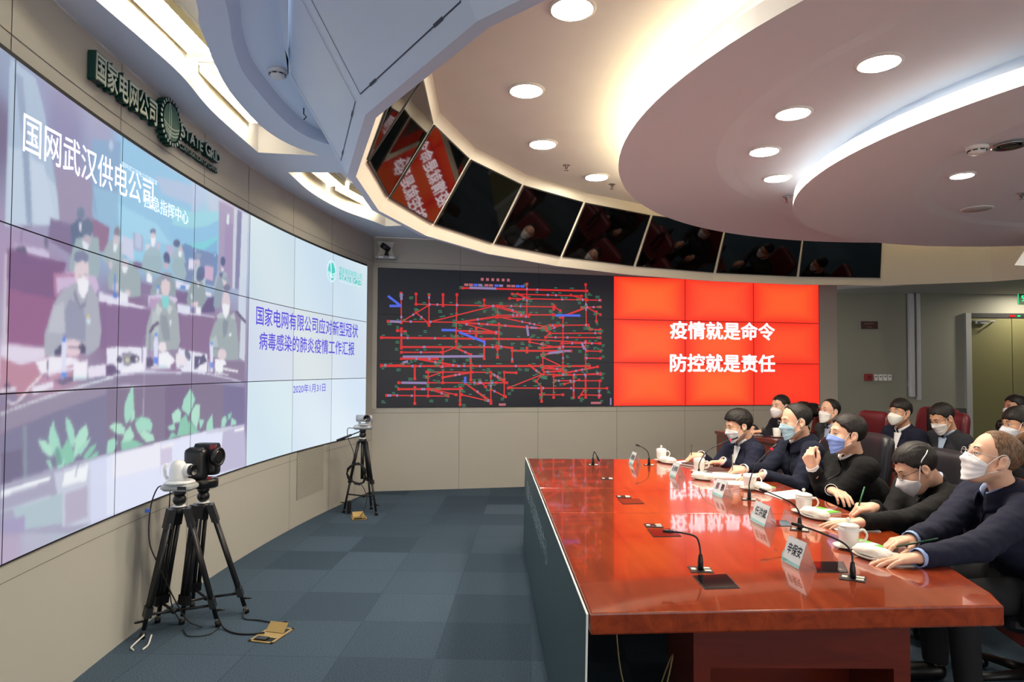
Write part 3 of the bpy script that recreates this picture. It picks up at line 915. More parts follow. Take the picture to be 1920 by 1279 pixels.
# each shape: red, green, blue, then outline points
SHAPES = [
[172, 190, 212, -2010, 2736, -1834, 2727, -1770, 2620, -1735, 2527, -1688, 2388, -1652, 2284, -1625, 2157, -1635, 2143, -2014, 2061],
[190, 206, 224, -2009, 2377, -1885, 2407, -1664, 2311, -1625, 2157, -1635, 2143, -2014, 2061],
[150, 165, 192, -1980, 2691, -1926, 2692, -1872, 2423, -1834, 2106, -1871, 2097, -1925, 2460],
[196, 210, 228, -1856, 2371, -1759, 2384, -1656, 2150, -1815, 2110],
[158, 148, 176, -1679, 2427, -1362, 2421, -1352, 2204, -1624, 2145],
[142, 172, 205, -1371, 2630, -1093, 2712, -1108, 2257, -1265, 2223, -1344, 2299],
[150, 188, 216, -1348, 2398, -1102, 2430, -1108, 2257, -1290, 2217],
[185, 200, 225, -1167, 2666, -1169, 2653, -1175, 2641, -1184, 2633, -1195, 2629, -1204, 2632, -1211, 2639, -1214, 2650, -1212, 2663, -1206, 2675, -1197, 2683, -1186, 2687, -1177, 2685, -1170, 2677],
[152, 198, 228, -1095, 2734, -219, 2739, -201, 2321, -412, 2300, -1074, 2254],
[165, 212, 236, -1111, 2375, -671, 2364, -490, 2273, -1072, 2217],
[178, 196, 224, -708, 2642, -218, 2719, -212, 2586, -605, 2562],
[160, 214, 228, -477, 2524, -200, 2540, 196, 2646, 192, 2569, -43, 2473, -196, 2435, -471, 2398],
[148, 196, 228, -516, 2388, -196, 2435, 23, 2500, 192, 2581, 189, 2472, -26, 2379, -217, 2337, -513, 2313],
[135, 210, 222, -350, 2305, -216, 2331, -26, 2379, 182, 2464, 177, 2431, 69, 2367, -36, 2317, -190, 2301],
[135, 185, 220, -36, 2317, 177, 2431, 181, 2324, -36, 2311],
[140, 130, 160, -1698, 2159, -1481, 2176, -1480, 2151, -1716, 2102],
[132, 118, 152, -1700, 2159, -1492, 2156, -1500, 2084, -1520, 2024, -1715, 2067],
[150, 120, 150, -1354, 2244, -1187, 2227, -1208, 2105, -1284, 2084, -1337, 2135],
[172, 160, 190, 193, 2722, 441, 2725, 436, 2107, 198, 2078, 201, 2455],
[165, 150, 186, 298, 2605, 446, 2598, 436, 2107, 290, 2089],
[205, 212, 222, 441, 2725, 501, 2733, 480, 2113, 436, 2107],
[140, 138, 175, 501, 2730, 582, 2728, 564, 2123, 483, 2113],
[208, 218, 230, 582, 2728, 697, 2735, 688, 2138, 556, 2122],
[205, 215, 230, 552, 2212, 685, 2217, 682, 1880, 548, 1945],
[225, 235, 242, 332, 2662, 366, 2657, 360, 2580, 321, 2581],
[128, 146, 185, -350, 2300, 195, 2326, 176, 2095, -340, 2069],
[120, 150, 190, 125, 2339, 188, 2325, 179, 2196, 131, 2196],
[225, 235, 245, -140, 2295, -141, 2290, -143, 2286, -146, 2283, -149, 2283, -152, 2284, -155, 2288, -156, 2292, -155, 2297, -153, 2301, -150, 2304, -147, 2304, -144, 2303, -141, 2299],
[225, 235, 245, 152, 2316, 151, 2311, 149, 2306, 146, 2304, 142, 2303, 139, 2305, 137, 2308, 135, 2313, 136, 2318, 138, 2322, 141, 2325, 145, 2326, 149, 2324, 151, 2320],
[110, 115, 140, -1901, 2014, -1901, 2058, -1887, 2076, -1833, 2099, -1835, 2103, -1891, 2079, -1908, 2057, -1908, 2013],
[205, 195, 222, -1957, 1998, -1742, 2015, -1702, 2005, -1706, 1981, -1884, 1979],
[105, 100, 130, -1939, 1991, -1876, 2002, -1861, 1977, -1938, 1975],
[120, 115, 140, -1745, 2073, -1715, 2067, -1713, 2027, -1738, 2028],
[128, 98, 138, -1998, 1972, -1875, 1977, -1700, 1978, -1563, 1986, -1660, 1773, -1713, 1592, -1978, 1594],
[150, 104, 144, -1985, 1817, -1858, 1810, -1641, 1811, -1703, 1598, -1978, 1594],
[205, 195, 210, -2010, 1951, -1995, 1954, -1978, 1583, -2008, 1590],
[120, 135, 160, -1420, 2249, -1423, 2235, -1433, 2223, -1446, 2214, -1462, 2211, -1476, 2213, -1486, 2221, -1490, 2232, -1487, 2245, -1478, 2258, -1464, 2266, -1449, 2270, -1435, 2268, -1424, 2260],
[100, 115, 145, -1538, 2165, -1471, 2211, -1412, 2205, -1407, 2089, -1522, 2061],
[225, 228, 240, -1471, 2192, -1445, 2194, -1450, 2151, -1467, 2161],
[160, 178, 186, -1516, 2062, -1490, 2111, -1410, 2140, -1288, 2158, -1270, 2060, -1279, 1957, -1539, 1952, -1531, 2016],
[110, 125, 150, -1339, 2194, -1344, 2172, -1358, 2152, -1379, 2138, -1403, 2133, -1425, 2138, -1440, 2152, -1446, 2172, -1442, 2193, -1428, 2213, -1408, 2227, -1384, 2233, -1362, 2228, -1346, 2215],
[190, 180, 195, -1356, 2131, -1360, 2119, -1371, 2108, -1387, 2100, -1405, 2096, -1421, 2098, -1432, 2105, -1437, 2115, -1433, 2127, -1423, 2138, -1407, 2147, -1389, 2150, -1372, 2149, -1361, 2142],
[228, 232, 242, -1441, 2111, -1372, 2105, -1394, 2065, -1425, 2079],
[205, 185, 215, -1667, 1921, -1494, 1952, -1304, 1954, -1270, 1904, -1300, 1874, -1491, 1877, -1579, 1866, -1652, 1821],
[178, 130, 165, -1667, 1921, -1646, 1925, -1494, 1943, -1493, 1930, -1645, 1909, -1630, 1812, -1658, 1833],
[225, 222, 240, -1275, 1883, -978, 1881, -977, 1845, -1273, 1836],
[136, 112, 150, -1273, 1836, -977, 1845, -966, 1611, -1256, 1601],
[138, 114, 152, -1197, 1831, -745, 1846, -200, 1856, -190, 1623, -383, 1630, -759, 1624, -1087, 1615, -1187, 1609],
[225, 225, 242, -1198, 1861, -950, 1860, -757, 1851, -768, 1844, -1197, 1831],
[172, 176, 190, -1722, 1557, -1721, 1650, -1661, 1785, -1590, 1853, -1492, 1902, -1351, 1914, -1280, 1849, -1241, 1690, -1257, 1608, -1359, 1559, -1478, 1581, -1576, 1560, -1650, 1547],
[150, 155, 178, -1574, 1756, -1533, 1822, -1418, 1802, -1391, 1733, -1387, 1629, -1547, 1635, -1581, 1658],
[188, 192, 204, -1660, 1773, -1577, 1805, -1559, 1659, -1696, 1652],
[140, 140, 165, -1491, 1877, -1441, 1800, -1395, 1824, -1374, 1891, -1394, 1798, -1440, 1781, -1500, 1838],
[222, 206, 214, -1370, 1977, -1375, 1941, -1392, 1910, -1417, 1891, -1446, 1888, -1472, 1900, -1490, 1925, -1498, 1958, -1493, 1993, -1477, 2023, -1453, 2043, -1424, 2048, -1397, 2037, -1378, 2012],
[128, 135, 165, -1376, 2042, -1382, 2026, -1400, 2011, -1426, 2001, -1455, 1996, -1481, 1998, -1500, 2007, -1506, 2020, -1501, 2035, -1484, 2050, -1458, 2060, -1429, 2066, -1403, 2064, -1384, 2055],
[222, 206, 214, -1485, 1992, -1428, 2020, -1377, 2002, -1371, 1951, -1493, 1934],
[238, 238, 246, -1472, 1918, -1412, 1942, -1366, 1925, -1374, 1878, -1413, 1832, -1455, 1856],
[150, 140, 160, -1464, 1936, -1435, 1944, -1437, 1948, -1466, 1939],
[150, 140, 160, -1413, 1949, -1383, 1952, -1383, 1956, -1413, 1953],
[225, 215, 120, -1358, 1752, -1359, 1748, -1362, 1746, -1366, 1744, -1370, 1743, -1374, 1745, -1377, 1747, -1378, 1750, -1377, 1754, -1374, 1757, -1371, 1759, -1366, 1759, -1362, 1758, -1360, 1755],
[210, 225, 238, -1382, 1740, -1343, 1740, -1348, 1717, -1379, 1718],
[225, 205, 215, -1409, 1596, -1417, 1578, -1440, 1563, -1474, 1554, -1512, 1553, -1546, 1560, -1569, 1574, -1578, 1591, -1570, 1608, -1548, 1623, -1516, 1632, -1478, 1634, -1443, 1628, -1418, 1614],
[90, 90, 120, -1646, 1577, -1589, 1606, -1576, 1560, -1640, 1553],
[90, 90, 120, -1422, 1625, -1385, 1604, -1384, 1571, -1431, 1570],
[80, 75, 105, -1423, 1601, -1424, 1597, -1428, 1594, -1433, 1592, -1438, 1592, -1443, 1593, -1447, 1596, -1449, 1600, -1447, 1604, -1444, 1607, -1439, 1609, -1433, 1609, -1428, 1608, -1424, 1605],
[90, 85, 110, -1545, 1593, -1444, 1598, -1444, 1602, -1545, 1597],
[165, 182, 188, -1258, 2062, -1210, 2139, -1145, 2179, -1062, 2174, -1042, 2033, -1164, 2015],
[140, 135, 150, -1076, 2225, -1078, 2211, -1087, 2198, -1100, 2189, -1114, 2186, -1128, 2190, -1137, 2199, -1141, 2212, -1138, 2226, -1130, 2239, -1117, 2248, -1103, 2251, -1089, 2248, -1080, 2238],
[205, 195, 205, -1080, 2185, -1083, 2172, -1092, 2160, -1106, 2152, -1122, 2149, -1136, 2152, -1146, 2160, -1150, 2171, -1147, 2184, -1138, 2196, -1124, 2204, -1108, 2207, -1094, 2205, -1084, 2197],
[230, 234, 244, -1144, 2155, -1096, 2157, -1121, 2106, -1142, 2117],
[150, 160, 176, -1202, 1968, -1098, 2053, -987, 2085, -980, 1910, -1119, 1894],
[210, 195, 205, -1147, 2042, -1148, 2031, -1153, 2022, -1160, 2016, -1168, 2015, -1176, 2018, -1182, 2026, -1184, 2036, -1183, 2047, -1178, 2056, -1171, 2062, -1162, 2063, -1155, 2060, -1149, 2052],
[160, 176, 182, -1193, 1976, -1146, 2035, -1066, 2069, -949, 2088, -882, 2071, -837, 1969, -841, 1911, -962, 1887, -1058, 1903, -1181, 1910],
[105, 122, 150, -966, 2155, -970, 2137, -981, 2120, -998, 2109, -1017, 2106, -1034, 2111, -1046, 2123, -1051, 2140, -1048, 2158, -1037, 2174, -1020, 2185, -1001, 2189, -984, 2184, -971, 2172],
[232, 236, 240, -1057, 2052, -980, 2056, -1011, 2013, -1043, 2019],
[205, 195, 205, -978, 2078, -982, 2069, -993, 2061, -1009, 2054, -1027, 2052, -1043, 2053, -1054, 2058, -1058, 2065, -1055, 2074, -1044, 2082, -1028, 2089, -1010, 2091, -994, 2090, -982, 2086],
[215, 200, 210, -952, 1916, -955, 1907, -964, 1899, -977, 1894, -991, 1892, -1004, 1895, -1013, 1900, -1017, 1908, -1014, 1917, -1005, 1924, -993, 1930, -978, 1931, -965, 1929, -956, 1924],
[215, 200, 210, -1081, 1933, -1083, 1922, -1091, 1913, -1103, 1907, -1117, 1905, -1129, 1908, -1138, 1916, -1141, 1925, -1139, 1936, -1131, 1945, -1119, 1951, -1105, 1953, -1093, 1950, -1084, 1943],
[230, 234, 244, -1069, 1916, -979, 1907, -982, 1857, -1067, 1857],
[95, 140, 215, -1126, 1996, -1126, 1869, -1112, 1871, -1112, 1998],
[90, 130, 210, -1135, 1895, -1094, 1894, -1098, 1872, -1134, 1871],
[205, 210, 232, -1062, 2213, -933, 2217, -927, 2095, -1057, 2117],
[172, 178, 208, -943, 2257, -827, 2255, -829, 2163, -930, 2162],
[190, 200, 225, -918, 2254, -844, 2252, -847, 2177, -914, 2176],
[215, 215, 230, -797, 2221, -738, 2226, -735, 2173, -800, 2174],
[200, 190, 215, -666, 2254, -623, 2257, -627, 2192, -664, 2198],
[190, 185, 215, -535, 2264, -438, 2270, -460, 2190, -538, 2189],
[120, 150, 190, -317, 2312, -201, 2317, -196, 2214, -313, 2202],
[132, 120, 155, -933, 2096, -826, 2102, -836, 2066, -926, 2064],
[140, 125, 160, -844, 1988, -704, 1992, -737, 1929, -841, 1928],
[165, 190, 200, -832, 2111, -800, 2174, -737, 2214, -665, 2222, -608, 2196, -600, 2142],
[160, 184, 194, -837, 2083, -816, 2144, -614, 2179, -586, 2123, -634, 2067, -730, 2041, -824, 2051],
[110, 120, 150, -681, 2311, -684, 2303, -693, 2295, -707, 2289, -722, 2286, -735, 2286, -744, 2291, -748, 2297, -745, 2306, -736, 2314, -723, 2320, -708, 2323, -695, 2323, -685, 2318],
[222, 205, 212, -679, 2279, -681, 2265, -690, 2252, -703, 2244, -718, 2241, -732, 2244, -742, 2253, -745, 2266, -743, 2279, -734, 2292, -721, 2301, -706, 2304, -692, 2300, -683, 2292],
[240, 240, 246, -739, 2264, -680, 2276, -684, 2236, -711, 2213, -732, 2227],
[225, 215, 225, -738, 2049, -740, 2042, -746, 2036, -754, 2032, -764, 2031, -772, 2033, -778, 2037, -781, 2043, -779, 2049, -773, 2055, -765, 2059, -755, 2061, -747, 2059, -741, 2055],
[240, 242, 246, -777, 2032, -748, 2062, -711, 2035, -716, 2002, -775, 2000],
[165, 188, 200, -486, 2167, -462, 2228, -411, 2262, -315, 2260, -285, 2193],
[105, 115, 145, -366, 2303, -370, 2291, -383, 2280, -401, 2272, -421, 2269, -439, 2270, -452, 2276, -457, 2285, -453, 2297, -441, 2307, -423, 2315, -403, 2319, -384, 2318, -371, 2312],
[205, 190, 200, -329, 2267, -332, 2255, -340, 2244, -351, 2237, -365, 2235, -377, 2238, -385, 2245, -389, 2257, -386, 2269, -379, 2280, -367, 2287, -354, 2289, -341, 2286, -333, 2279],
[238, 240, 246, -390, 2247, -336, 2253, -348, 2215, -379, 2213],
[160, 184, 192, -484, 2132, -434, 2197, -327, 2215, -267, 2120, -294, 2077, -416, 2079],
[95, 105, 140, -504, 2192, -507, 2178, -517, 2166, -532, 2157, -549, 2154, -565, 2158, -576, 2167, -580, 2179, -577, 2193, -567, 2205, -552, 2214, -535, 2217, -519, 2214, -508, 2205],
[98, 108, 140, -583, 2184, -500, 2198, -492, 2162, -536, 2134, -568, 2150],
[200, 185, 195, -509, 2138, -512, 2129, -521, 2120, -534, 2115, -549, 2112, -562, 2114, -572, 2119, -575, 2127, -572, 2136, -563, 2145, -550, 2150, -536, 2153, -522, 2151, -513, 2146],
[150, 165, 174, -726, 1965, -669, 2026, -584, 2080, -470, 2097, -414, 2022, -411, 1959, -579, 1947, -725, 1930],
[215, 225, 245, -653, 1998, -655, 1944, -631, 1946, -628, 2001],
[105, 150, 225, -655, 1998, -626, 2000, -627, 1977, -654, 1975],
[228, 226, 242, -415, 2060, -208, 2055, -207, 2022, -413, 2010],
[105, 150, 215, -347, 2037, -278, 2039, -284, 2016, -353, 2014],
[128, 112, 150, -412, 1994, -220, 2000, -259, 1923, -396, 1916],
[222, 225, 242, -389, 1917, -209, 1915, -207, 1859, -380, 1854],
[215, 205, 228, -754, 1921, -628, 1944, -410, 1950, -383, 1937, -409, 1915, -602, 1920, -735, 1900, -744, 1829],
[185, 160, 196, -742, 1911, -597, 1926, -599, 1841, -720, 1831],
[165, 176, 182, -777, 1640, -764, 1745, -720, 1831, -602, 1920, -502, 1937, -409, 1909, -365, 1823, -338, 1677, -363, 1625, -526, 1607, -662, 1597, -758, 1612],
[186, 196, 200, -697, 1833, -613, 1864, -618, 1695, -715, 1702],
[146, 156, 166, -598, 1823, -523, 1823, -494, 1763, -464, 1665, -554, 1674, -595, 1757],
[200, 206, 208, -651, 1891, -575, 1862, -623, 1815, -660, 1836],
[200, 206, 208, -500, 1899, -447, 1880, -484, 1832, -524, 1860],
[222, 205, 212, -488, 2007, -492, 1978, -508, 1953, -530, 1938, -555, 1935, -579, 1945, -595, 1966, -602, 1993, -598, 2021, -583, 2045, -561, 2060, -535, 2064, -512, 2055, -495, 2034],
[150, 155, 175, -489, 2066, -494, 2052, -509, 2039, -532, 2030, -557, 2027, -579, 2030, -595, 2038, -601, 2050, -596, 2064, -581, 2077, -559, 2086, -534, 2090, -512, 2087, -495, 2079],
[222, 205, 212, -595, 2024, -545, 2052, -490, 2031, -486, 1988, -599, 1975],
[135, 212, 214, -593, 1936, -541, 1948, -489, 1938, -506, 1886, -540, 1862, -576, 1880],
[228, 235, 242, -483, 1801, -459, 1800, -462, 1772, -484, 1773],
[235, 225, 232, -508, 1632, -513, 1619, -528, 1608, -551, 1601, -576, 1600, -599, 1606, -615, 1616, -621, 1629, -616, 1642, -601, 1653, -579, 1660, -554, 1661, -531, 1656, -514, 1646],
[165, 176, 182, -528, 1656, -387, 1719, -338, 1677, -363, 1625, -513, 1608],
[222, 214, 232, -2012, 1590, -1723, 1592, -1711, 1546, -1789, 1527, -2013, 1493],
[190, 140, 165, -2013, 1493, -1789, 1524, -1717, 1446, -1841, 1426, -2010, 1430],
[232, 232, 246, -1187, 1604, -1087, 1614, -759, 1624, -756, 1572, -776, 1490, -1180, 1459],
[110, 100, 135, -1183, 1516, -1123, 1522, -1029, 1474, -1180, 1459],
[228, 230, 246, -357, 1631, -190, 1617, -184, 1484, -391, 1503],
[150, 140, 165, -488, 1615, -356, 1625, -407, 1560, -460, 1578],
[230, 232, 246, -321, 1625, 60, 1601, 92, 1478, -66, 1466, -315, 1484],
[140, 128, 155, 311, 1555, 679, 1556, 677, 1400, 202, 1458, 106, 1471],
[215, 215, 235, -1180, 1459, -833, 1485, -184, 1477, -183, 1464, -833, 1473, -1180, 1449],
[142, 132, 160, -1180, 1447, -833, 1472, -507, 1472, -183, 1461, -180, 1391, -1178, 1413],
[140, 130, 158, -315, 1479, 106, 1459, 433, 1424, 678, 1393, 680, 1330, -310, 1360],
[228, 230, 245, -315, 1478, -193, 1475, 105, 1455, 431, 1420, 628, 1390, 634, 1398, 435, 1428, 107, 1463, -192, 1482, -314, 1485],
[238, 235, 245, -1784, 1527, -1650, 1553, -1476, 1547, -1429, 1532, -1584, 1493, -1738, 1470],
[100, 90, 130, -1697, 1537, -1693, 1449, -1684, 1449, -1688, 1537],
[150, 125, 155, -1737, 1467, -1584, 1490, -1497, 1506, -1491, 1496, -1584, 1481, -1727, 1461],
[230, 225, 242, -1357, 1506, -1195, 1521, -1186, 1462, -1354, 1448],
[240, 238, 248, -1486, 1525, -1365, 1539, -1364, 1448, -1480, 1442],
[205, 232, 235, -1481, 1459, -1365, 1462, -1364, 1448, -1480, 1442],
[220, 222, 245, -1587, 1627, -1585, 1542, -1583, 1451, -1546, 1450, -1548, 1542, -1550, 1629],
[90, 130, 220, -1584, 1642, -1558, 1644, -1557, 1619, -1583, 1618],
[100, 150, 235, -1586, 1493, -1544, 1493, -1542, 1453, -1584, 1454],
[110, 95, 130, -1188, 1507, -1118, 1515, -1119, 1458, -1186, 1459],
[95, 95, 120, -1024, 1547, -1026, 1540, -1034, 1533, -1046, 1530, -1059, 1530, -1070, 1533, -1079, 1539, -1082, 1546, -1079, 1554, -1072, 1560, -1060, 1563, -1047, 1563, -1035, 1560, -1027, 1555],
[150, 150, 165, -1034, 1582, -938, 1590, -871, 1569, -945, 1507, -1010, 1518],
[95, 95, 120, -838, 1553, -843, 1542, -858, 1534, -879, 1529, -903, 1529, -924, 1533, -939, 1541, -945, 1551, -940, 1561, -926, 1570, -905, 1575, -881, 1575, -860, 1571, -844, 1563],
[232, 232, 240, -852, 1550, -853, 1545, -858, 1541, -865, 1539, -873, 1539, -881, 1541, -886, 1544, -888, 1549, -886, 1554, -881, 1558, -874, 1560, -866, 1561, -859, 1559, -854, 1555],
[215, 212, 170, -945, 1546, -947, 1540, -953, 1536, -963, 1534, -973, 1533, -983, 1536, -989, 1540, -992, 1545, -990, 1550, -983, 1554, -974, 1557, -964, 1557, -954, 1555, -947, 1551],
[240, 240, 248, -924, 1524, -824, 1542, -776, 1485, -1029, 1474, -1019, 1490],
[240, 240, 248, -1084, 1493, -1039, 1482, -932, 1507, -937, 1513, -1041, 1488, -1079, 1499],
[110, 105, 135, -802, 1536, -806, 1628, -816, 1628, -812, 1536],
[150, 150, 175, -808, 1628, -798, 1662, -759, 1704, -765, 1706, -804, 1663, -814, 1628],
[105, 100, 125, -711, 1703, -667, 1746, -610, 1769, -632, 1783, -695, 1756, -743, 1710],
[140, 135, 165, -722, 1572, -716, 1701, -726, 1701, -732, 1572],
[100, 95, 125, -762, 1560, -709, 1564, -678, 1550, -682, 1508, -753, 1502],
[220, 222, 246, -677, 1656, -660, 1693, -636, 1694, -622, 1653, -620, 1514, -668, 1514],
[110, 150, 232, -665, 1710, -633, 1711, -632, 1691, -664, 1691],
[105, 140, 232, -673, 1567, -622, 1565, -625, 1526, -669, 1529],
[240, 242, 248, -613, 1593, -500, 1605, -393, 1548, -458, 1522, -457, 1509, -609, 1508],
[232, 234, 242, -701, 1511, -458, 1512, -457, 1500, -700, 1499],
[200, 230, 238, -604, 1521, -510, 1521, -509, 1506, -603, 1506],
[235, 228, 236, -395, 1598, -244, 1576, -242, 1523, -392, 1529],
[110, 95, 125, -384, 1507, -241, 1515, -242, 1518, -385, 1510],
[120, 125, 150, -196, 1595, -189, 1580, -190, 1566, -200, 1557, -215, 1555, -234, 1559, -252, 1569, -265, 1583, -272, 1599, -271, 1612, -262, 1621, -247, 1624, -228, 1620, -210, 1609],
[185, 200, 210, -191, 2031, -171, 2145, -123, 2223, -31, 2196, 12, 2123, -12, 2053],
[150, 165, 190, -59, 2276, -64, 2268, -76, 2259, -95, 2252, -115, 2249, -134, 2249, -147, 2253, -152, 2260, -147, 2269, -135, 2277, -117, 2284, -96, 2287, -78, 2287, -64, 2283],
[205, 195, 205, -77, 2228, -80, 2218, -90, 2208, -104, 2201, -120, 2199, -134, 2201, -145, 2207, -149, 2216, -145, 2227, -136, 2236, -122, 2243, -106, 2245, -91, 2243, -81, 2237],
[110, 120, 155, -3, 2160, -9, 2137, -25, 2117, -50, 2104, -78, 2100, -103, 2106, -121, 2121, -128, 2142, -122, 2165, -106, 2185, -82, 2199, -54, 2203, -29, 2197, -10, 2182],
[150, 166, 172, -262, 1949, -229, 2034, -181, 2086, -40, 2093, 15, 2039, 33, 1931, -85, 1914, -236, 1923],
[105, 115, 150, -28, 2131, -33, 2117, -47, 2105, -68, 2096, -91, 2093, -111, 2096, -126, 2105, -132, 2117, -127, 2130, -113, 2143, -93, 2151, -70, 2155, -49, 2152, -34, 2144],
[220, 215, 225, -124, 2088, -72, 2077, -103, 2049],
[225, 205, 215, -200, 1938, -99, 1954, -98, 1924, -186, 1910],
[236, 238, 246, -130, 1918, -52, 1920, -50, 1872, -128, 1871],
[110, 100, 140, -52, 1905, 44, 1993, 152, 2018, 156, 1905, -31, 1882],
[225, 228, 242, -300, 1848, -227, 1848, -216, 1884, -290, 1883],
[215, 218, 238, -332, 1849, -32, 1860, 155, 1859, 161, 1875, -29, 1875, -330, 1862],
[230, 230, 240, 9, 2035, 96, 2036, 97, 2008, 16, 2009],
[225, 228, 248, -206, 1995, -196, 1961, -176, 1964, -186, 1998],
[110, 160, 232, -205, 1911, -167, 1912, -173, 1894, -200, 1894],
[140, 118, 152, -330, 1848, -30, 1864, 158, 1864, 94, 1750, 87, 1607, -321, 1625],
[95, 108, 145, 315, 2298, 311, 2282, 301, 2268, 285, 2258, 267, 2256, 251, 2260, 239, 2270, 235, 2285, 238, 2301, 249, 2315, 264, 2324, 282, 2328, 298, 2323, 310, 2313],
[240, 240, 246, 241, 2244, 298, 2240, 270, 2216],
[170, 180, 195, 129, 2076, 160, 2162, 242, 2218, 342, 2220, 369, 2099],
[110, 118, 150, 214, 2195, 285, 2212, 245, 2142],
[150, 166, 180, 134, 1947, 150, 2055, 202, 2163, 373, 2187, 406, 2112, 275, 2089, 252, 1958, 169, 1931],
[225, 205, 215, 266, 2159, 338, 2156, 332, 2110, 289, 2117],
[205, 178, 205, -6, 2221, 129, 2227, 120, 2125, -8, 2126],
[225, 222, 240, -243, 2227, -149, 2231, -159, 2159, -246, 2157],
[150, 140, 165, 412, 1940, 563, 1940, 596, 1888, 571, 1736, 561, 1599, 478, 1798],
[105, 100, 130, 487, 1947, 548, 1942, 690, 1881, 683, 1860, 565, 1906],
[205, 214, 226, 596, 1888, 683, 1860, 679, 1556, 577, 1586],
[160, 174, 178, 87, 1601, 82, 1712, 159, 1829, 269, 1895, 443, 1910, 521, 1855, 566, 1667, 562, 1572, 398, 1562, 254, 1573, 114, 1589],
[182, 194, 198, 96, 1701, 191, 1743, 222, 1655, 126, 1640],
[138, 150, 162, 299, 1865, 386, 1859, 361, 1765, 305, 1723, 287, 1812],
[188, 198, 202, 185, 1882, 268, 1921, 313, 1873, 200, 1864],
[188, 198, 202, 414, 1900, 472, 1932, 505, 1881, 430, 1882],
[220, 205, 214, 407, 1993, 402, 1949, 384, 1913, 357, 1892, 326, 1889, 297, 1906, 277, 1938, 269, 1979, 274, 2021, 291, 2057, 318, 2079, 349, 2083, 378, 2067, 399, 2035],
[128, 130, 155, 403, 2112, 398, 2098, 383, 2086, 361, 2078, 336, 2075, 314, 2078, 298, 2086, 292, 2098, 297, 2111, 312, 2123, 334, 2132, 358, 2135, 381, 2132, 397, 2124],
[238, 240, 244, 273, 1973, 323, 1984, 396, 1978, 384, 1911, 335, 1871, 290, 1903],
[232, 238, 244, 390, 1767, 442, 1769, 435, 1749, 391, 1745],
[225, 208, 216, 360, 1608, 353, 1589, 334, 1574, 305, 1565, 274, 1565, 245, 1572, 225, 1587, 217, 1604, 224, 1622, 242, 1637, 270, 1646, 302, 1647, 331, 1640, 352, 1626],
[120, 115, 145, 139, 1646, 308, 1649, 308, 1652, 139, 1649],
[160, 174, 178, 367, 1621, 513, 1665, 562, 1572, 398, 1562],
[100, 98, 130, -135, 1584, -32, 1586, 7, 1605, 49, 1551, 36, 1527, -131, 1496],
[238, 238, 246, -68, 1520, 62, 1551, 52, 1478, -80, 1496],
[238, 238, 246, -62, 1534, -57, 1555, -46, 1560, -55, 1564, -69, 1557, -75, 1535],
[110, 105, 135, 71, 1471, 68, 1613, 57, 1613, 60, 1472],
[222, 224, 246, 93, 1676, 97, 1577, 101, 1478, 150, 1477, 146, 1578, 142, 1678],
[120, 165, 240, 104, 1689, 140, 1689, 141, 1668, 104, 1667],
[110, 150, 238, 103, 1546, 146, 1543, 145, 1502, 104, 1505],
[240, 242, 248, 170, 1572, 340, 1562, 363, 1533, 298, 1522, 185, 1540],
[240, 244, 248, 178, 1547, 305, 1542, 308, 1471, 181, 1474],
[236, 236, 242, 313, 1509, 566, 1487, 559, 1470, 314, 1490],
[230, 230, 240, 173, 1463, 401, 1449, 404, 1459, 175, 1473],
[188, 140, 160, -2018, 1542, -1739, 1476, -1799, 1408, -1850, 1378, -2012, 1404],
[130, 110, 140, -1947, 1425, -1949, 1418, -1955, 1413, -1964, 1411, -1974, 1411, -1983, 1414, -1989, 1419, -1992, 1426, -1990, 1432, -1984, 1437, -1975, 1440, -1965, 1440, -1956, 1437, -1949, 1431],
[232, 225, 235, -2010, 1401, -1910, 1408, -1913, 1420, -2014, 1413],
[140, 130, 160, -2012, 1397, -1911, 1406, -1905, 1370, -2009, 1336],
[235, 232, 240, -1744, 1469, -1823, 1422, -1874, 1382, -1913, 1362, -1941, 1361, -1963, 1371, -1970, 1363, -1943, 1352, -1905, 1353, -1862, 1376, -1811, 1416, -1732, 1462],
[232, 228, 242, -1808, 1416, -1652, 1440, -1641, 1414, -1794, 1386],
[232, 226, 240, -1688, 1464, -1478, 1491, -1485, 1506, -1695, 1478],
[120, 110, 140, -1642, 1442, -1491, 1463, -1479, 1440, -1571, 1418],
[150, 142, 166, -2008, 1311, -1580, 1384, -1120, 1434, -1111, 1361, -1567, 1315, -2005, 1242],
[225, 232, 240, -2006, 1315, -1758, 1357, -1568, 1385, -1112, 1448, -1118, 1459, -1573, 1394, -1764, 1365, -2010, 1322],
[128, 126, 156, -2004, 1237, -1567, 1310, -1112, 1375, -1104, 1053, -1653, 1043, -1996, 1041],
[138, 150, 165, -1858, 1259, -1832, 1263, -1822, 1042, -1848, 1041],
[118, 112, 142, -2001, 1164, -1858, 1167, -1852, 1037, -1996, 1041],
[170, 168, 192, -1996, 1041, -1653, 1049, -1097, 1059, -1089, 730, -1479, 726, -1987, 849],
[200, 205, 222, -1623, 1028, -1341, 1045, -1097, 1052, -1089, 730, -1305, 733, -1542, 770],
[214, 218, 242, -1318, 1042, -1097, 1045, -1089, 730, -1299, 732],
[240, 245, 250, -1994, 1016, -1647, 1020, -1656, 1000, -1993, 991],
[240, 244, 248, -1533, 1020, -1329, 1029, -1348, 952, -1556, 955],
[130, 135, 160, -1422, 1048, -1451, 984, -1445, 982, -1415, 1046],
[178, 196, 206, -1914, 931, -1550, 931, -1543, 787, -1868, 830],
[200, 212, 222, -1989, 929, -1646, 926, -1650, 933, -1992, 935],
[185, 178, 200, -1529, 921, -1336, 923, -1329, 769, -1522, 771],
[168, 160, 195, -1989, 898, -1828, 882, -1825, 810, -1987, 849],
[165, 218, 200, -1674, 1189, -1662, 1232, -1634, 1269, -1623, 1229, -1591, 1181, -1569, 1133, -1627, 1117, -1658, 1143],
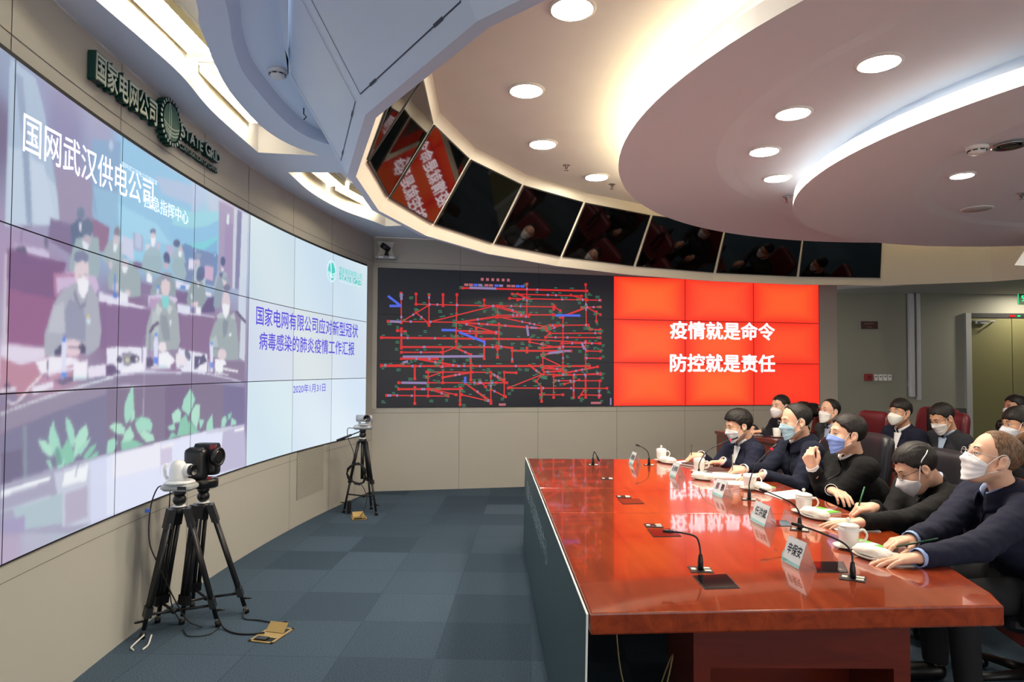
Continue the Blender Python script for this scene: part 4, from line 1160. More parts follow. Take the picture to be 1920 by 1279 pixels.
[178, 226, 206, -1753, 1192, -1688, 1180, -1648, 1142, -1627, 1106, -1665, 1106, -1714, 1139],
[165, 218, 200, -1540, 1276, -1502, 1253, -1469, 1215, -1456, 1167, -1465, 1121, -1498, 1148, -1532, 1215],
[178, 226, 206, -1456, 1167, -1415, 1205, -1361, 1227, -1336, 1179, -1368, 1134, -1410, 1091, -1463, 1074],
[165, 218, 200, -1443, 1106, -1357, 1145, -1312, 1159, -1344, 1119, -1409, 1079],
[140, 200, 178, -1387, 1070, -1321, 1110, -1258, 1122, -1286, 1088, -1353, 1053],
[140, 200, 178, -1559, 1132, -1520, 1174, -1475, 1122, -1451, 1060, -1534, 1049],
[140, 200, 178, -1627, 1117, -1559, 1138, -1536, 1083, -1596, 1068],
[165, 218, 200, -1597, 1085, -1531, 1077, -1545, 1047, -1600, 1047],
[165, 218, 200, -1689, 1098, -1655, 1088, -1629, 1045, -1653, 1052],
[140, 200, 178, -1341, 1052, -1274, 1080, -1239, 1079, -1255, 1053],
[120, 165, 160, -1619, 1139, -1589, 1141, -1555, 1063, -1605, 1059],
[132, 122, 148, -1177, 1395, -1119, 1397, -205, 1396, 678, 1396, 691, 1067, 56, 1068, -436, 1054, -1104, 1050, -1162, 1051],
[124, 110, 142, -525, 1392, -205, 1396, -191, 1067, -511, 1069],
[124, 118, 156, 319, 1389, 679, 1391, 691, 1067, 332, 1069],
[150, 148, 178, 42, 1403, 678, 1396, 680, 1354],
[226, 230, 250, -1162, 1045, -1104, 1050, -435, 1050, 56, 1064, 691, 1062, 705, 723, -184, 697, -1090, 730, -1148, 734],
[236, 236, 248, -1104, 1044, -569, 1054, -563, 905, -1098, 921],
[210, 202, 225, -568, 1018, -419, 1016, -414, 913, -563, 912],
[240, 238, 246, -561, 1032, -404, 1033, -396, 1010, -553, 1010],
[190, 186, 214, 332, 1061, 692, 1057, 705, 723, 270, 735],
[240, 240, 248, 519, 1036, 688, 1039, 689, 1016, 520, 1013],
[206, 206, 226, 56, 1064, 332, 1061, 691, 1062, 692, 1053, 333, 1035, 57, 1044],
[185, 180, 205, -784, 1472, -786, 1224, -779, 1223, -777, 1472],
[205, 200, 220, -565, 1060, -563, 856, -558, 855, -559, 1060],
[165, 218, 200, -905, 1411, -893, 1342, -887, 1276, -922, 1221, -971, 1192, -995, 1245, -989, 1308, -948, 1363],
[178, 226, 206, -893, 1277, -879, 1256, -877, 1217, -928, 1195],
[178, 226, 206, -1145, 1194, -1100, 1212, -1027, 1203, -977, 1174, -988, 1137, -1061, 1150, -1110, 1173],
[165, 218, 200, -1164, 1088, -1154, 1123, -1096, 1135, -1053, 1106, -1093, 1055, -1162, 1057],
[178, 226, 206, -976, 1155, -927, 1182, -873, 1119, -923, 1092, -1011, 1101],
[165, 218, 200, -876, 1191, -799, 1225, -703, 1205, -667, 1167, -686, 1128, -755, 1141, -835, 1135],
[178, 226, 206, -822, 1134, -755, 1141, -657, 1105, -641, 1069, -738, 1072, -794, 1105],
[140, 200, 178, -1023, 1103, -885, 1101, -765, 1061, -883, 1055, -1009, 1057],
[140, 200, 178, -890, 1218, -799, 1225, -838, 1201],
[165, 218, 200, -182, 1368, -109, 1295, -141, 1250, -204, 1184, -238, 1209, -303, 1236, -274, 1302],
[178, 226, 206, -107, 1256, -39, 1252, -44, 1173, -84, 1089, -170, 1158, -164, 1212],
[178, 226, 206, -435, 1214, -351, 1246, -303, 1221, -316, 1154, -409, 1154],
[165, 218, 200, -484, 1138, -394, 1153, -377, 1107, -453, 1114],
[140, 200, 178, -317, 1169, -238, 1201, -185, 1121, -191, 1067, -359, 1065],
[140, 200, 178, -187, 1159, -101, 1098, -31, 1064, -183, 1066],
[165, 218, 200, -52, 1157, 27, 1144, 10, 1113, -32, 1084],
[140, 200, 178, -473, 1058, -423, 1104, -344, 1067],
[165, 218, 200, 56, 1068, 72, 1124, 150, 1180, 163, 1092, 173, 1066],
[165, 218, 200, 294, 1072, 301, 1132, 367, 1153, 388, 1108, 351, 1068],
[140, 200, 178, 397, 1116, 405, 1159, 474, 1173, 446, 1121],
[165, 218, 200, 448, 1068, 465, 1129, 547, 1096, 548, 1069],
]
# ------------------------------------------------------------------ screens
def grid_panel(fn, nu, nv, colour, name, m, parent):
    """a display face of nu x nv picture elements; fn(u, v) -> point, colour: array (nv+1, nu+1, 3) of linear colours"""
    vs = [fn(i / nu, j / nv) for j in range(nv + 1) for i in range(nu + 1)]
    L = rootloc(parent)
    vs = [(p[0] - L[0], p[1] - L[1], p[2] - L[2]) for p in vs]
    fs = [(j * (nu + 1) + i, j * (nu + 1) + i + 1, (j + 1) * (nu + 1) + i + 1, (j + 1) * (nu + 1) + i) for j in range(nv) for i in range(nu)]
    me = bpy.data.meshes.new(name)
    me.from_pydata(vs, [], fs)
    me.materials.append(m)
    a = me.color_attributes.new('Col', 'FLOAT_COLOR', 'POINT')
    c = np.ones((len(vs), 4), dtype=np.float32)
    c[:, :3] = colour.reshape(-1, 3)
    a.data.foreach_set('color', c.ravel())
    me.update()
    o = bpy.data.objects.new(name, me)
    COL.objects.link(o)
    o.parent = parent
    return o
def lin_np(c):
    c = np.asarray(c, dtype=np.float64) / 255
    return np.where(c <= 0.04045, c / 12.92, ((c + 0.055) / 1.055) ** 2.4)

# picture raster: 5 mm elements over the four columns that carry the video
PS0, PS1 = S0 - 0.02, 0.745
PW, PH = int((PS1 - PS0) / 0.005), int(3 * VC / 0.005) + 8
PZ0 = VB - 0.02
yy, xx = np.mgrid[0:PH, 0:PW]
xs = PS0 + (xx + 0.5) * 0.005; zs = PZ0 + (yy + 0.5) * 0.005
num = np.zeros((PH, PW, 3)); den = np.zeros((PH, PW))
for s_, z_, *c in WASH:
    w = 1.0 / ((xs - s_ / 1000) ** 2 + (zs - z_ / 1000) ** 2 + 0.002) ** 2
    num += w[..., None] * np.array(c); den += w
IMG = num / den[..., None]
for shape in SHAPES:
    c = np.array(shape[:3], float)
    P = np.array(shape[3:], float).reshape(-1, 2) / 1000
    i0 = max(0, int((P[:, 0].min() - PS0) / 0.005) - 1); i1 = min(PW, int((P[:, 0].max() - PS0) / 0.005) + 2)
    j0 = max(0, int((P[:, 1].min() - PZ0) / 0.005) - 1); j1 = min(PH, int((P[:, 1].max() - PZ0) / 0.005) + 2)
    if i1 <= i0 or j1 <= j0: continue
    X = xs[j0:j1, i0:i1]; Z = zs[j0:j1, i0:i1]
    ins = np.zeros(X.shape, bool)
    n = len(P)
    for k in range(n):
        (x1, y1), (x2, y2) = P[k], P[(k + 1) % n]
        if y1 == y2: continue
        ins ^= ((y1 > Z) != (y2 > Z)) & (X < (x2 - x1) * (Z - y1) / (y2 - y1) + x1)
    sub = IMG[j0:j1, i0:i1]
    sub[ins] = c
def blur(a, n):
    for ax in (0, 1):
        for _ in range(n):
            a = (np.roll(a, 1, ax) + 2 * a + np.roll(a, -1, ax)) / 4
    return a
IMG = blur(IMG, 2) * 0.8 + blur(IMG, 12) * 0.2
IMG = lin_np(np.clip(IMG, 0, 255))
def picture(s, z):
    i = np.clip(((s - PS0) / 0.005).astype(int), 0, PW - 1); j = np.clip(((z - PZ0) / 0.005).astype(int), 0, PH - 1)
    return IMG[j, i]

m_led = vcol_emission('video_glow', 0.97)
m_slate = mat('screen_text_blue', (60, 60, 60), 0.5, emit=(84, 70, 214), estr=1.0)
vw = thing('video_wall', 'big curved video wall showing a masked meeting beside a pale slide', 'video wall', Lw(0.3, VB))
mb = MB(); arc_strip(mb, S0 - 0.02, S1 + 0.005, VB - 0.008, VT + 0.022, 0.012, 0.012, 50); mb.build('cabinet', m_matblack, vw)
OFF = 0.02
for col in range(7):
    for row in range(3):
        s0 = S0 + 0.9026 * col + 0.003; s1 = S0 + 0.9026 * (col + 1) - 0.003
        z0 = VB + VC * row + 0.003; z1 = VB + VC * (row + 1) - 0.003
        nu, nv = (130, 97) if col < 4 else (16, 12)
        J, I = np.mgrid[0:nv + 1, 0:nu + 1]
        U, V = I / nu, J / nv
        if col < 4:
            c = picture(s0 + (s1 - s0) * U, z0 + (z1 - z0) * V)
        else:
            base = {(4, 2): (214, 230, 236), (5, 2): (214, 232, 242), (6, 2): (216, 234, 242), (4, 1): (216, 226, 238), (5, 1): (222, 232, 234), (6, 1): (220, 232, 242),
                    (4, 0): (218, 236, 242), (5, 0): (222, 236, 246), (6, 0): (226, 240, 250)}[(col, row)]
            e = (0.5 + 0.5 * np.sin(3 * U + 2 * V + col * 1.7 + row))[..., None]
            c = lin_np(np.array(base) * (1 - 0.035 * e * np.array([1.2, 0.9, 0.2])))
        def fn(u, v): return Lw(s0 + (s1 - s0) * u, z0 + (z1 - z0) * v, OFF)
        grid_panel(fn, nu, nv, c, 'display_panel', m_led, vw)
def vtext(body, s, z, w, h, m, name, bold=0.0, slope=0.0, off=0.0225):
    mb = MB()
    put_text(mb, body, lambda u, v, d: Lw(s + u, z + v + slope * u, off), w, h, 0, bold)
    return mb.build(name, m, vw)
m_wt = mat('screen_text_white', (240, 240, 250), 0.5, emit=(236, 236, 250), estr=1.0)
m_wt2 = mat('screen_text_pale', (200, 220, 235), 0.5, emit=(205, 226, 240), estr=1.0)
m_teal = mat('screen_text_teal', (60, 160, 150), 0.5, emit=(72, 186, 178), estr=1.0)
m_tealp = mat('screen_text_teal_pale', (180, 220, 220), 0.5, emit=(186, 226, 226), estr=1.0)
vtext('国网武汉供电公司', -1.32, 2.498, 1.19, 0.165, m_wt, 'picture_caption', 0.004, 0.04)
vtext('应急指挥中心', -0.545, 2.478, 0.56, 0.09, m_wt2, 'picture_lettering', 0.006, 0.03)
vtext('国网武汉供电公司调控室', -0.88, 2.60, 0.40, 0.028, m_wt2, 'picture_lettering', 0.0, 0.02)
vtext('国家电网有限公司应对新型冠状', 2.035, 1.945, 2.33, 0.158, m_slate, 'slide_title', 0.008)
vtext('病毒感染的肺炎疫情工作汇报', 2.02, 1.737, 2.17, 0.15, m_slate, 'slide_title', 0.008)
vtext('2020年1月31日', 2.01, 1.312, 0.74, 0.085, m_slate, 'slide_date', 0.004)
vtext('国家电网有限公司', 2.985, 2.592, 0.60, 0.078, m_teal, 'slide_company', 0.004)
vtext('CORPORATION OF CHINA', 2.985, 2.47, 0.58, 0.022, m_tealp, 'slide_company')
# capital letters with small slab serifs
def serif_text(mb, fn, big, x0, hcap, hsmall, width, extrude=0.0, bold=0.02):
    """words set in large and small capitals from x0; returns nothing; fn(u, v, depth)"""
    items = []
    x = 0.0
    for w in big:
        for i, ch in enumerate(w):
            h = hcap if i == 0 else hsmall
            v, f, tw, th = text_geo(ch, extrude, 0.0)
            cw = tw * h / th
            items.append((ch, x, h, cw)); x += cw + 0.13 * hsmall
        x += 0.5 * hsmall
    sx = width / (x - 0.63 * hsmall)
    for ch, px, h, cw in items:
        put_text(mb, ch, fn, cw * sx, h, extrude, bold, x0 + (px + cw / 2) * sx, h / 2)
        sw, st = 0.10 * h, 0.055 * h      # serif feet
        feet = {'T': [(0.5, 0)], 'A': [(0.04, 0), (0.96, 0)], 'E': [(0.1, 0), (0.1, 1)], 'R': [(0.1, 0), (0.1, 1), (0.92, 0)], 'I': [(0.5, 0), (0.5, 1)], 'D': [(0.1, 0), (0.1, 1)], 'G': [(0.85, 0.45)], 'S': [], }.get(ch, [])
        for fx, fy in feet:
            cx = x0 + (px + cw * fx) * sx; cy = h * fy - (st if fy == 1 else 0)
            q = [(cx - sw, cy), (cx + sw, cy), (cx + sw, cy + st), (cx - sw, cy + st)]
            for dz in ((extrude, ) if extrude == 0 else (extrude, -extrude)):
                mb.add([fn(a, b, dz) for a, b in q], [(0, 1, 2, 3)])
            if extrude:
                for i in range(4):
                    a, b = q[i], q[(i + 1) % 4]
                    mb.add([fn(*a, -extrude), fn(*b, -extrude), fn(*b, extrude), fn(*a, extrude)], [(0, 1, 2, 3)])
mb = MB(); serif_text(mb, lambda u, v, d: Lw(u, 2.492 + v, 0.0225), ['STATE', 'GRID'], 2.69, 0.062, 0.05, 0.585); mb.build('slide_company', m_teal, vw)
# round emblem of a gridded globe
def emblem(fn, r, mbs, seg=48, extrude=0.0):
    """mbs: (disc, light lines, rim dashes); fn(u, v, depth)"""
    disc, lines, rim = mbs
    def poly(mb, pts, d):
        mb.add([fn(a, b, d) for a, b in pts], [tuple(range(len(pts)))])
    poly(disc, [(0.72 * r * math.cos(2 * PI * i / seg), 0.78 * r * math.sin(2 * PI * i / seg)) for i in range(seg)], extrude)
    def strip(mb, pts, w, d):
        for i in range(len(pts) - 1):
            (x1, y1), (x2, y2) = pts[i], pts[i + 1]
            l = math.hypot(x2 - x1, y2 - y1) or 1
            nx, ny = -(y2 - y1) / l * w, (x2 - x1) / l * w
            mb.add([fn(x1 + nx, y1 + ny, d), fn(x2 + nx, y2 + ny, d), fn(x2 - nx, y2 - ny, d), fn(x1 - nx, y1 - ny, d)], [(0, 1, 2, 3)])
    for k, (cx, w) in enumerate(((0.16, 0.03), (-0.02, 0.02))):
        strip(lines, [(r * (cx * math.cos(t) - 0.22), 0.77 * r * math.sin(t)) for t in np.linspace(-PI / 2, PI / 2, 14)], w * r, extrude + 0.001)
    for yy_, dip in ((-0.18, 0.16), (-0.34, 0.2), (-0.5, 0.14)):
        xm = 0.70 * math.sqrt(max(0, 1 - (yy_ / 0.78) ** 2))
        strip(lines, [(r * u * xm, r * (yy_ - dip * (1 - u * u) + dip * 0.5)) for u in np.linspace(-1, 1, 14)], 0.028 * r, extrude + 0.001)
    n = 26
    for i in range(n):
        a = 2 * PI * i / n
        c, s_ = math.cos(a), math.sin(a)
        def pp(rr, t): return (r * (rr * math.cos(a + t)), r * (rr * math.sin(a + t)))
        poly(rim, [pp(0.86, -0.07), pp(0.86, 0.07), pp(1.0, 0.06), pp(1.0, -0.06)], extrude)
        if extrude:
            q = [pp(0.86, -0.07), pp(0.86, 0.07), pp(1.0, 0.06), pp(1.0, -0.06)]
            for k in range(4):
                a_, b_ = q[k], q[(k + 1) % 4]
                rim.add([fn(*a_, -extrude), fn(*b_, -extrude), fn(*b_, extrude), fn(*a_, extrude)], [(0, 1, 2, 3)])
ml = (MB(), MB(), MB())
emblem(lambda u, v, d: Lw(2.495 + u, 2.548 + v, 0.0225 + d), 0.118, ml)
ml[0].build('slide_emblem', m_teal, vw); ml[1].build('slide_emblem', m_wt, vw); ml[2].build('slide_emblem', m_tealp, vw)

# ------------------------------------------------------------------ metal lettering above the video wall
m_sign = mat('sign_green', (22, 70, 62), 0.35, metal=0.2)
m_face = mat('sign_face', (176, 190, 184), 0.4, metal=0.6)
sg = thing('wall_sign', 'dark green raised metal lettering and globe emblem above the video wall', 'sign', Lw(-0.6, 2.95))
SD = 0.018
mb = MB(); put_text(mb, '国家电网公司', lambda u, v, d: Lw(-1.065 + u, 2.995 + v - 0.0 * u, 0.005 + SD + d * SD), 0.655, 0.145, 1.0, 0.03); mb.build('lettering', [m_sign], sg)
mb = MB(); put_text(mb, '国家电网公司', lambda u, v, d: Lw(-1.065 + u, 2.995 + v, 0.0065 + 2 * SD), 0.65, 0.142, 0.0, 0.012); mb.build('letter_face', m_face, sg)
mb = MB(); serif_text(mb, lambda u, v, d: Lw(u, 2.978 + v, 0.005 + SD + d * SD), ['STATE', 'GRID'], -0.425, 0.088, 0.07, 0.58, 1.0, 0.035); mb.build('lettering', m_sign, sg)
mb = MB(); serif_text(mb, lambda u, v, d: Lw(u, 2.978 + v, 0.0065 + 2 * SD), ['STATE', 'GRID'], -0.425, 0.088, 0.07, 0.58, 0.0, 0.015); mb.build('letter_face', m_face, sg)
mb = MB(); put_text(mb, 'CORPORATION OF CHINA', lambda u, v, d: Lw(-0.134 + u, 2.925 + v, 0.005 + SD * .6 + d * SD * .6), 0.56, 0.034, 1.0, 0.02); mb.build('lettering', m_sign, sg)
mb = MB(); put_text(mb, 'CORPORATION OF CHINA', lambda u, v, d: Lw(-0.134 + u, 2.925 + v, 0.0065 + SD * 1.2), 0.56, 0.034, 0.0, 0.005); mb.build('letter_face', m_face, sg)
def sfn(u, v, d): return Lw(-0.575 + u, 3.008 + v, 0.030 + d)
ml = (MB(), MB(), MB())
emblem(sfn, 0.145, ml, extrude=0.022)
mbd = ml[0]
circ = [(0.145 * 0.72 * math.cos(2 * PI * i / 48), 0.145 * 0.78 * math.sin(2 * PI * i / 48)) for i in range(48)]
mbd.loft([[sfn(a, b, -0.026) for a, b in circ], [sfn(a, b, 0.022) for a, b in circ]], True, False)
mbd.build('emblem_globe', mat('sign_globe', (44, 96, 84), 0.3, metal=0.5), sg); ml[1].build('emblem_line', m_face, sg); ml[2].build('emblem_rim', m_sign, sg)
ml = (MB(), MB(), MB()); emblem(lambda u, v, d: sfn(u * .985, v * .985, .0235), 0.145, ml); ml[2].build('emblem_rim_face', m_face, sg)

# ------------------------------------------------------------------ far screens: network diagram and red slogan
ns = thing('display_wall', 'black display wall with a red line network diagram', 'video wall', Rw(1.5, FB))
def rslab(mb, t0, t1, z0, z1, off, thick):
    c = Vector(Rw((t0 + t1) / 2, (z0 + z1) / 2, off - thick / 2))
    mb.obox(c, RU * ((t1 - t0) / 2), RN * (thick / 2), (0, 0, (z1 - z0) / 2))
mb = MB(); rslab(mb, 0, 3 * FW, FB - 0.003, FT + 0.003, 0.016, 0.016); mb.build('cabinet', m_matblack, ns)
m_dark = mat('display_black', (8, 9, 12), 0.3, spec=0.3, emit=(26, 27, 33), estr=1.0)
for col in range(3):
    for row in range(3):
        mb = MB()
        t0, t1 = FW * col + .002, FW * (col + 1) - .002
        z0, z1 = FB + FC * row + .002, FB + FC * (row + 1) - .002
        mb.quad(Rw(t0, z0, .02), Rw(t1, z0, .02), Rw(t1, z1, .02), Rw(t0, z1, .02)); mb.build('display_panel', m_dark, ns)
m_nred = mat('diagram_red', (40, 5, 5), 0.5, emit=(208, 38, 40), estr=1.0)
m_nblue = mat('diagram_blue', (5, 5, 40), 0.5, emit=(74, 98, 220), estr=1.0)
m_ngrey = mat('diagram_lilac', (20, 20, 30), 0.5, emit=(138, 120, 168), estr=1.0)
m_ngreen = mat('diagram_green', (5, 30, 20), 0.5, emit=(52, 112, 86), estr=1.0)
m_npink = mat('diagram_pink', (40, 10, 20), 0.5, emit=(176, 96, 106), estr=1.0)
def rline(mb, t1, z1, t2, z2, w, off=.0212):
    l = math.hypot(t2 - t1, z2 - z1) or 1
    nx, nz = -(z2 - z1) / l * w / 2, (t2 - t1) / l * w / 2
    mb.quad(Rw(t1 + nx, z1 + nz, off), Rw(t2 + nx, z2 + nz, off), Rw(t2 - nx, z2 - nz, off), Rw(t1 - nx, z1 - nz, off))
mr, mbl, mgy, mgn, mpk = MB(), MB(), MB(), MB(), MB()
r2 = random.Random(3)
for i, it in enumerate(NET_RED):
    a = [v / 1000 for v in it]
    rline(mr, *a, 0.024 if r2.random() < 0.35 else 0.015, 0.0212 + 0.00002 * i)
    L = math.hypot(a[2] - a[0], a[3] - a[1])
    for end in (0, 1):
        x, z = (a[0], a[1]) if end == 0 else (a[2], a[3])
        rline(mr, x - .017, z, x + .017, z, 0.034, 0.0245)
        if r2.random() < 0.8:
            dx, dz = r2.uniform(-.06, .06), r2.uniform(-.07, .07)
            x2, z2 = min(max(x + dx, .06), 3 * FW - .06), min(max(z + dz, FB + .03), FT - .03)
            for k in range(2):
                rline(mgn, x2 - .03, z2 - .02 * k, x2 + r2.uniform(.0, .03), z2 - .02 * k, 0.012, 0.0246)
    for k in range(int(L / 0.16)):
        f = r2.random()
        x, z = a[0] + (a[2] - a[0]) * f, a[1] + (a[3] - a[1]) * f
        (rline(mgy, x - .012, z, x + .012, z, 0.03, 0.0249) if r2.random() < .5 else rline(mgn, x - .02, z + .03, x + .02, z + .03, 0.013, 0.0248))
for a in NET_OTHER:
    rline(mbl if a[6] > 200 else mgy, *[v / 1000 for v in a[:4]], 0.03, 0.0255)
for k in range(6):
    t = 1.305 + 0.068 * k
    rline(mpk, t - .018, 2.66, t + .018, 2.66, 0.036, 0.0252)
for (t, mb_) in ((1.10, mpk), (1.16, mpk), (1.22, mbl), (1.28, mgy), (1.36, mpk), (1.42, mpk), (1.49, mbl), (1.55, mgy), (1.65, mpk), (1.71, mpk), (1.77, mbl), (1.83, mbl)):
    rline(mb_, t - .026, 2.585, t + .026, 2.585, 0.03, 0.0253)
for a in ((1.53, 1.06, 1.62, 1.06), (2.76, 1.075, 2.90, 1.075)): rline(mpk, *a, 0.03, .0253)
rline(mgy, 3.035, 1.045, 3.035, 1.14, 0.022, .0254)
mr.build('network_line', m_nred, ns); mbl.build('network_line', m_nblue, ns); mgy.build('network_node', m_ngrey, ns); mgn.build('network_caption', m_ngreen, ns); mpk.build('network_title', m_npink, ns)

rs = thing('display_wall', 'bright red display wall with a two-line white slogan', 'video wall', Rw(4.6, FB))
mb = MB(); rslab(mb, 3 * FW, 6 * FW, FB - 0.003, FT + 0.003, 0.016, 0.016); mb.build('cabinet', m_matblack, rs)
m_redled = vcol_emission('slogan_glow', 1.0)
RED = {(0, 2): (255, 104, 46), (1, 2): (255, 88, 50), (2, 2): (255, 96, 46), (0, 1): (255, 100, 48), (1, 1): (255, 96, 48), (2, 1): (255, 84, 46), (0, 0): (255, 100, 46), (1, 0): (255, 104, 46), (2, 0): (255, 64, 38)}
for col in range(3):
    for row in range(3):
        t0, t1 = FW * (col + 3) + .0035, FW * (col + 4) - .0035
        z0, z1 = FB + FC * row + .0035, FB + FC * (row + 1) - .0035
        J, I = np.mgrid[0:17, 0:25]
        U, V = I / 24 - .5, J / 16 - .5
        e = np.clip(np.maximum(abs(U), abs(V)) * 2, 0, 1)[..., None] ** 3
        c = lin_np(np.array(RED[(col, row)]) * (1 - e) + np.array((250, 50, 34)) * e)
        grid_panel(lambda u, v: Rw(t0 + (t1 - t0) * u, z0 + (z1 - z0) * v, .02), 24, 16, c, 'display_panel', m_redled, rs)
m_slog = mat('slogan_white', (240, 240, 240), 0.5, emit=(255, 240, 250), estr=1.05)
for body, z in (('疫情就是命令', 2.057), ('防控就是责任', 1.612)):
    mb = MB(); put_text(mb, body, lambda u, v, d: Rw(4.667 + u, z + v, .0225), 1.565, 0.238, 0, 0.02); mb.build('slogan', m_slog, rs)
# ------------------------------------------------------------------ conference table
m_wood = wood('table_wood', (120, 42, 14), (172, 70, 26), 0.16, 1.0, axis=1, scale=2.2, spec=0.5)
m_woodd = wood('table_wood_side', (84, 24, 12), (112, 36, 18), 0.3, 0.4, axis=0, scale=2.2)
m_deskw = wood('desk_wood', (88, 26, 18), (112, 36, 24), 0.3, 0.5, axis=1, scale=2.0)
m_bead = mat('table_bead', (150, 74, 50), 0.2, coat=0.8)
TZ = .75
EDGE = [(.247, 2.089), (1.591, 2.179), (1.64, 2.30), (1.669, 2.462), (1.735, 2.76), (1.798, 3.105), (1.825, 3.55), (1.832, 3.944), (1.813, 4.518), (1.755, 5.05), (1.65, 5.42), (1.52, 5.69), (.141, 5.705)]
tb = thing('conference_table', 'long glossy red-brown wooden conference table bowed along its right side', 'table', (1.0, 3.9, 0))
def clip_y(poly, y0, y1):
    """part of the table outline between two cross lines"""
    out = []
    for lim, sign in ((y0, 1), (y1, -1)):
        src = out if out else poly
        res = []
        for i in range(len(src)):
            a, b = src[i], src[(i + 1) % len(src)]
            ia, ib = (a[1] - lim) * sign >= 0, (b[1] - lim) * sign >= 0
            if ia: res.append(a)
            if ia != ib:
                k = (lim - a[1]) / (b[1] - a[1]); res.append((a[0] + (b[0] - a[0]) * k, lim))
        out = res
    return out
def inset(poly, d):
    cx = sum(p[0] for p in poly) / len(poly); cy = sum(p[1] for p in poly) / len(poly)
    out = []
    n = len(poly)
    for i in range(n):
        a, p, b = Vector((*poly[i - 1], 0)), Vector((*poly[i], 0)), Vector((*poly[(i + 1) % n], 0))
        t = nrm(nrm(b - p) + nrm(p - a)); nn = Vector((-t.y, t.x, 0))
        if nn.dot(Vector((cx, cy, 0)) - p) < 0: nn = -nn
        out.append((p.x + nn.x * d, p.y + nn.y * d))
    return out
for (y0, y1, lab) in ((1.0, 3.546, 'near section of the tabletop'), (3.549, 4.283, 'middle section of the tabletop'), (4.286, 7.0, 'far section of the tabletop')):
    pl = clip_y(EDGE, y0, y1)
    mb = MB()
    mb.loft([[(*p, TZ - .068) for p in inset(pl, .006)], [(*p, TZ - .062) for p in pl], [(*p, TZ - .007) for p in pl], [(*p, TZ - .002) for p in inset(pl, .003)], [(*p, TZ) for p in inset(pl, .008)]])
    mb.build('tabletop', m_wood, tb, label=lab)
mb = MB()
for y in (3.5475, 4.2845):
    xs_ = [p[0] for p in clip_y(EDGE, y - .02, y + .02)]
    mb.box(min(xs_) + .01, max(xs_) - .02, y - .0015, y + .0015, TZ - .05, TZ - .0006)
mb.build('seam', m_bead, tb)
# pedestals: panel with a foot recess
for (yc, name) in ((2.42, 'near'), (3.95, 'middle'), (5.35, 'far')):
    mb = MB()
    mb.box(.655, 1.43, yc, yc + .035, .44, TZ - .068)
    mb.box(.655, .715, yc, yc + .035, 0, .44); mb.box(1.37, 1.43, yc, yc + .035, 0, .44)
    mb.build('pedestal_panel', m_woodd, tb)
    mb = MB()
    mb.box(.655, .69, yc + .035, yc + .40, 0, TZ - .068); mb.box(1.395, 1.43, yc + .035, yc + .40, 0, TZ - .068); mb.box(.69, 1.395, yc + .37, yc + .40, 0, TZ - .068)
    mb.build('pedestal_side', m_woodd, tb)
mb = MB(); mb.box(.80, 1.28, 2.85, 5.3, .52, TZ - .068); mb.build('cable_tray', m_matblack, tb)

# foam board that hides the left side of the table
m_board = mat('board_teal', (66, 92, 98), 0.45)
m_foam = mat('foam_white', (236, 236, 232), 0.8)
bd = thing('banner_board', 'teal foam board with faint lettering leaning along the left side of the table', 'board', (.15, 3.9, 0))
def Bw(t, z, off=0.0):
    # t from the near end (0) to the far end (1); off out to the left
    x = .238 + (.124 - .238) * t; y = 2.07 + (5.76 - 2.07) * t
    return (x - off - .012 * (1 - z / TZ), y + off * -.03, z)
mb = MB()
mb.loft([[Bw(0, 0), Bw(1, 0), Bw(1, TZ + .004), Bw(0, TZ + .004)], [Bw(0, 0, .006), Bw(1, 0, .006), Bw(1, TZ + .004, .006), Bw(0, TZ + .004, .006)]])
mb.build('core', m_foam, bd, label='white foam core showing at the edges')
mb = MB(); mb.quad(Bw(.0015, .002, .0066), Bw(.9995, .002, .0066), Bw(.9995, TZ, .0066), Bw(.0015, TZ, .0066)); mb.build('printed_face', m_board, bd)
mb = MB()
for t in (.33, .80): mb.quad(Bw(t, .01, .0069), Bw(t + .0008, .01, .0069), Bw(t + .0008, TZ - .01, .0069), Bw(t, TZ - .01, .0069))
mb.build('sheet_joint', mat('board_joint', (120, 150, 150), 0.6), bd)
m_bl = mat('board_letter', (176, 200, 206), 0.6)
for body, t, w in (('国家', .85, .42), ('电力调度控制中心', .565, 1.45)):
    mb = MB(); put_text(mb, body, lambda u, v, d: Bw(t - u / 3.69, .555 + v, .0072), w, .13); mb.build('lettering', m_bl, bd)

# ------------------------------------------------------------------ things on the table
m_porc = mat('porcelain', (240, 238, 232), 0.12, coat=0.5)
m_gold = mat('porcelain_line', (190, 196, 210), 0.25, metal=0.3)
m_towel = mat('towel_white', (238, 236, 228), 0.95, noise=0.03, nscale=40, bump=0.35, bscale=160)
m_paper = mat('paper', (240, 238, 234), 0.85)
m_green = mat('booklet_green', (104, 190, 62), 0.4)
m_plate = mat('card_face', (214, 226, 232), 0.4)
m_ink = mat('card_ink', (44, 52, 66), 0.6)
m_inkr = mat('card_ink_red', (120, 50, 60), 0.6)
m_acr = mat('card_holder_acrylic', (226, 228, 232), 0.08, trans=0.6, alpha=0.55)
m_tealp2 = mat('card_wave', (150, 206, 204), 0.5)
m_mic = mat('mic_metal', (34, 34, 37), 0.35, metal=0.4)
m_redlamp = emis('mic_red_ring', (255, 50, 70), 1.3)
m_btn = mat('panel_button', (214, 208, 198), 0.4)
m_glassp = mat('flip_screen_glass', (22, 16, 18), 0.05, coat=0.6)

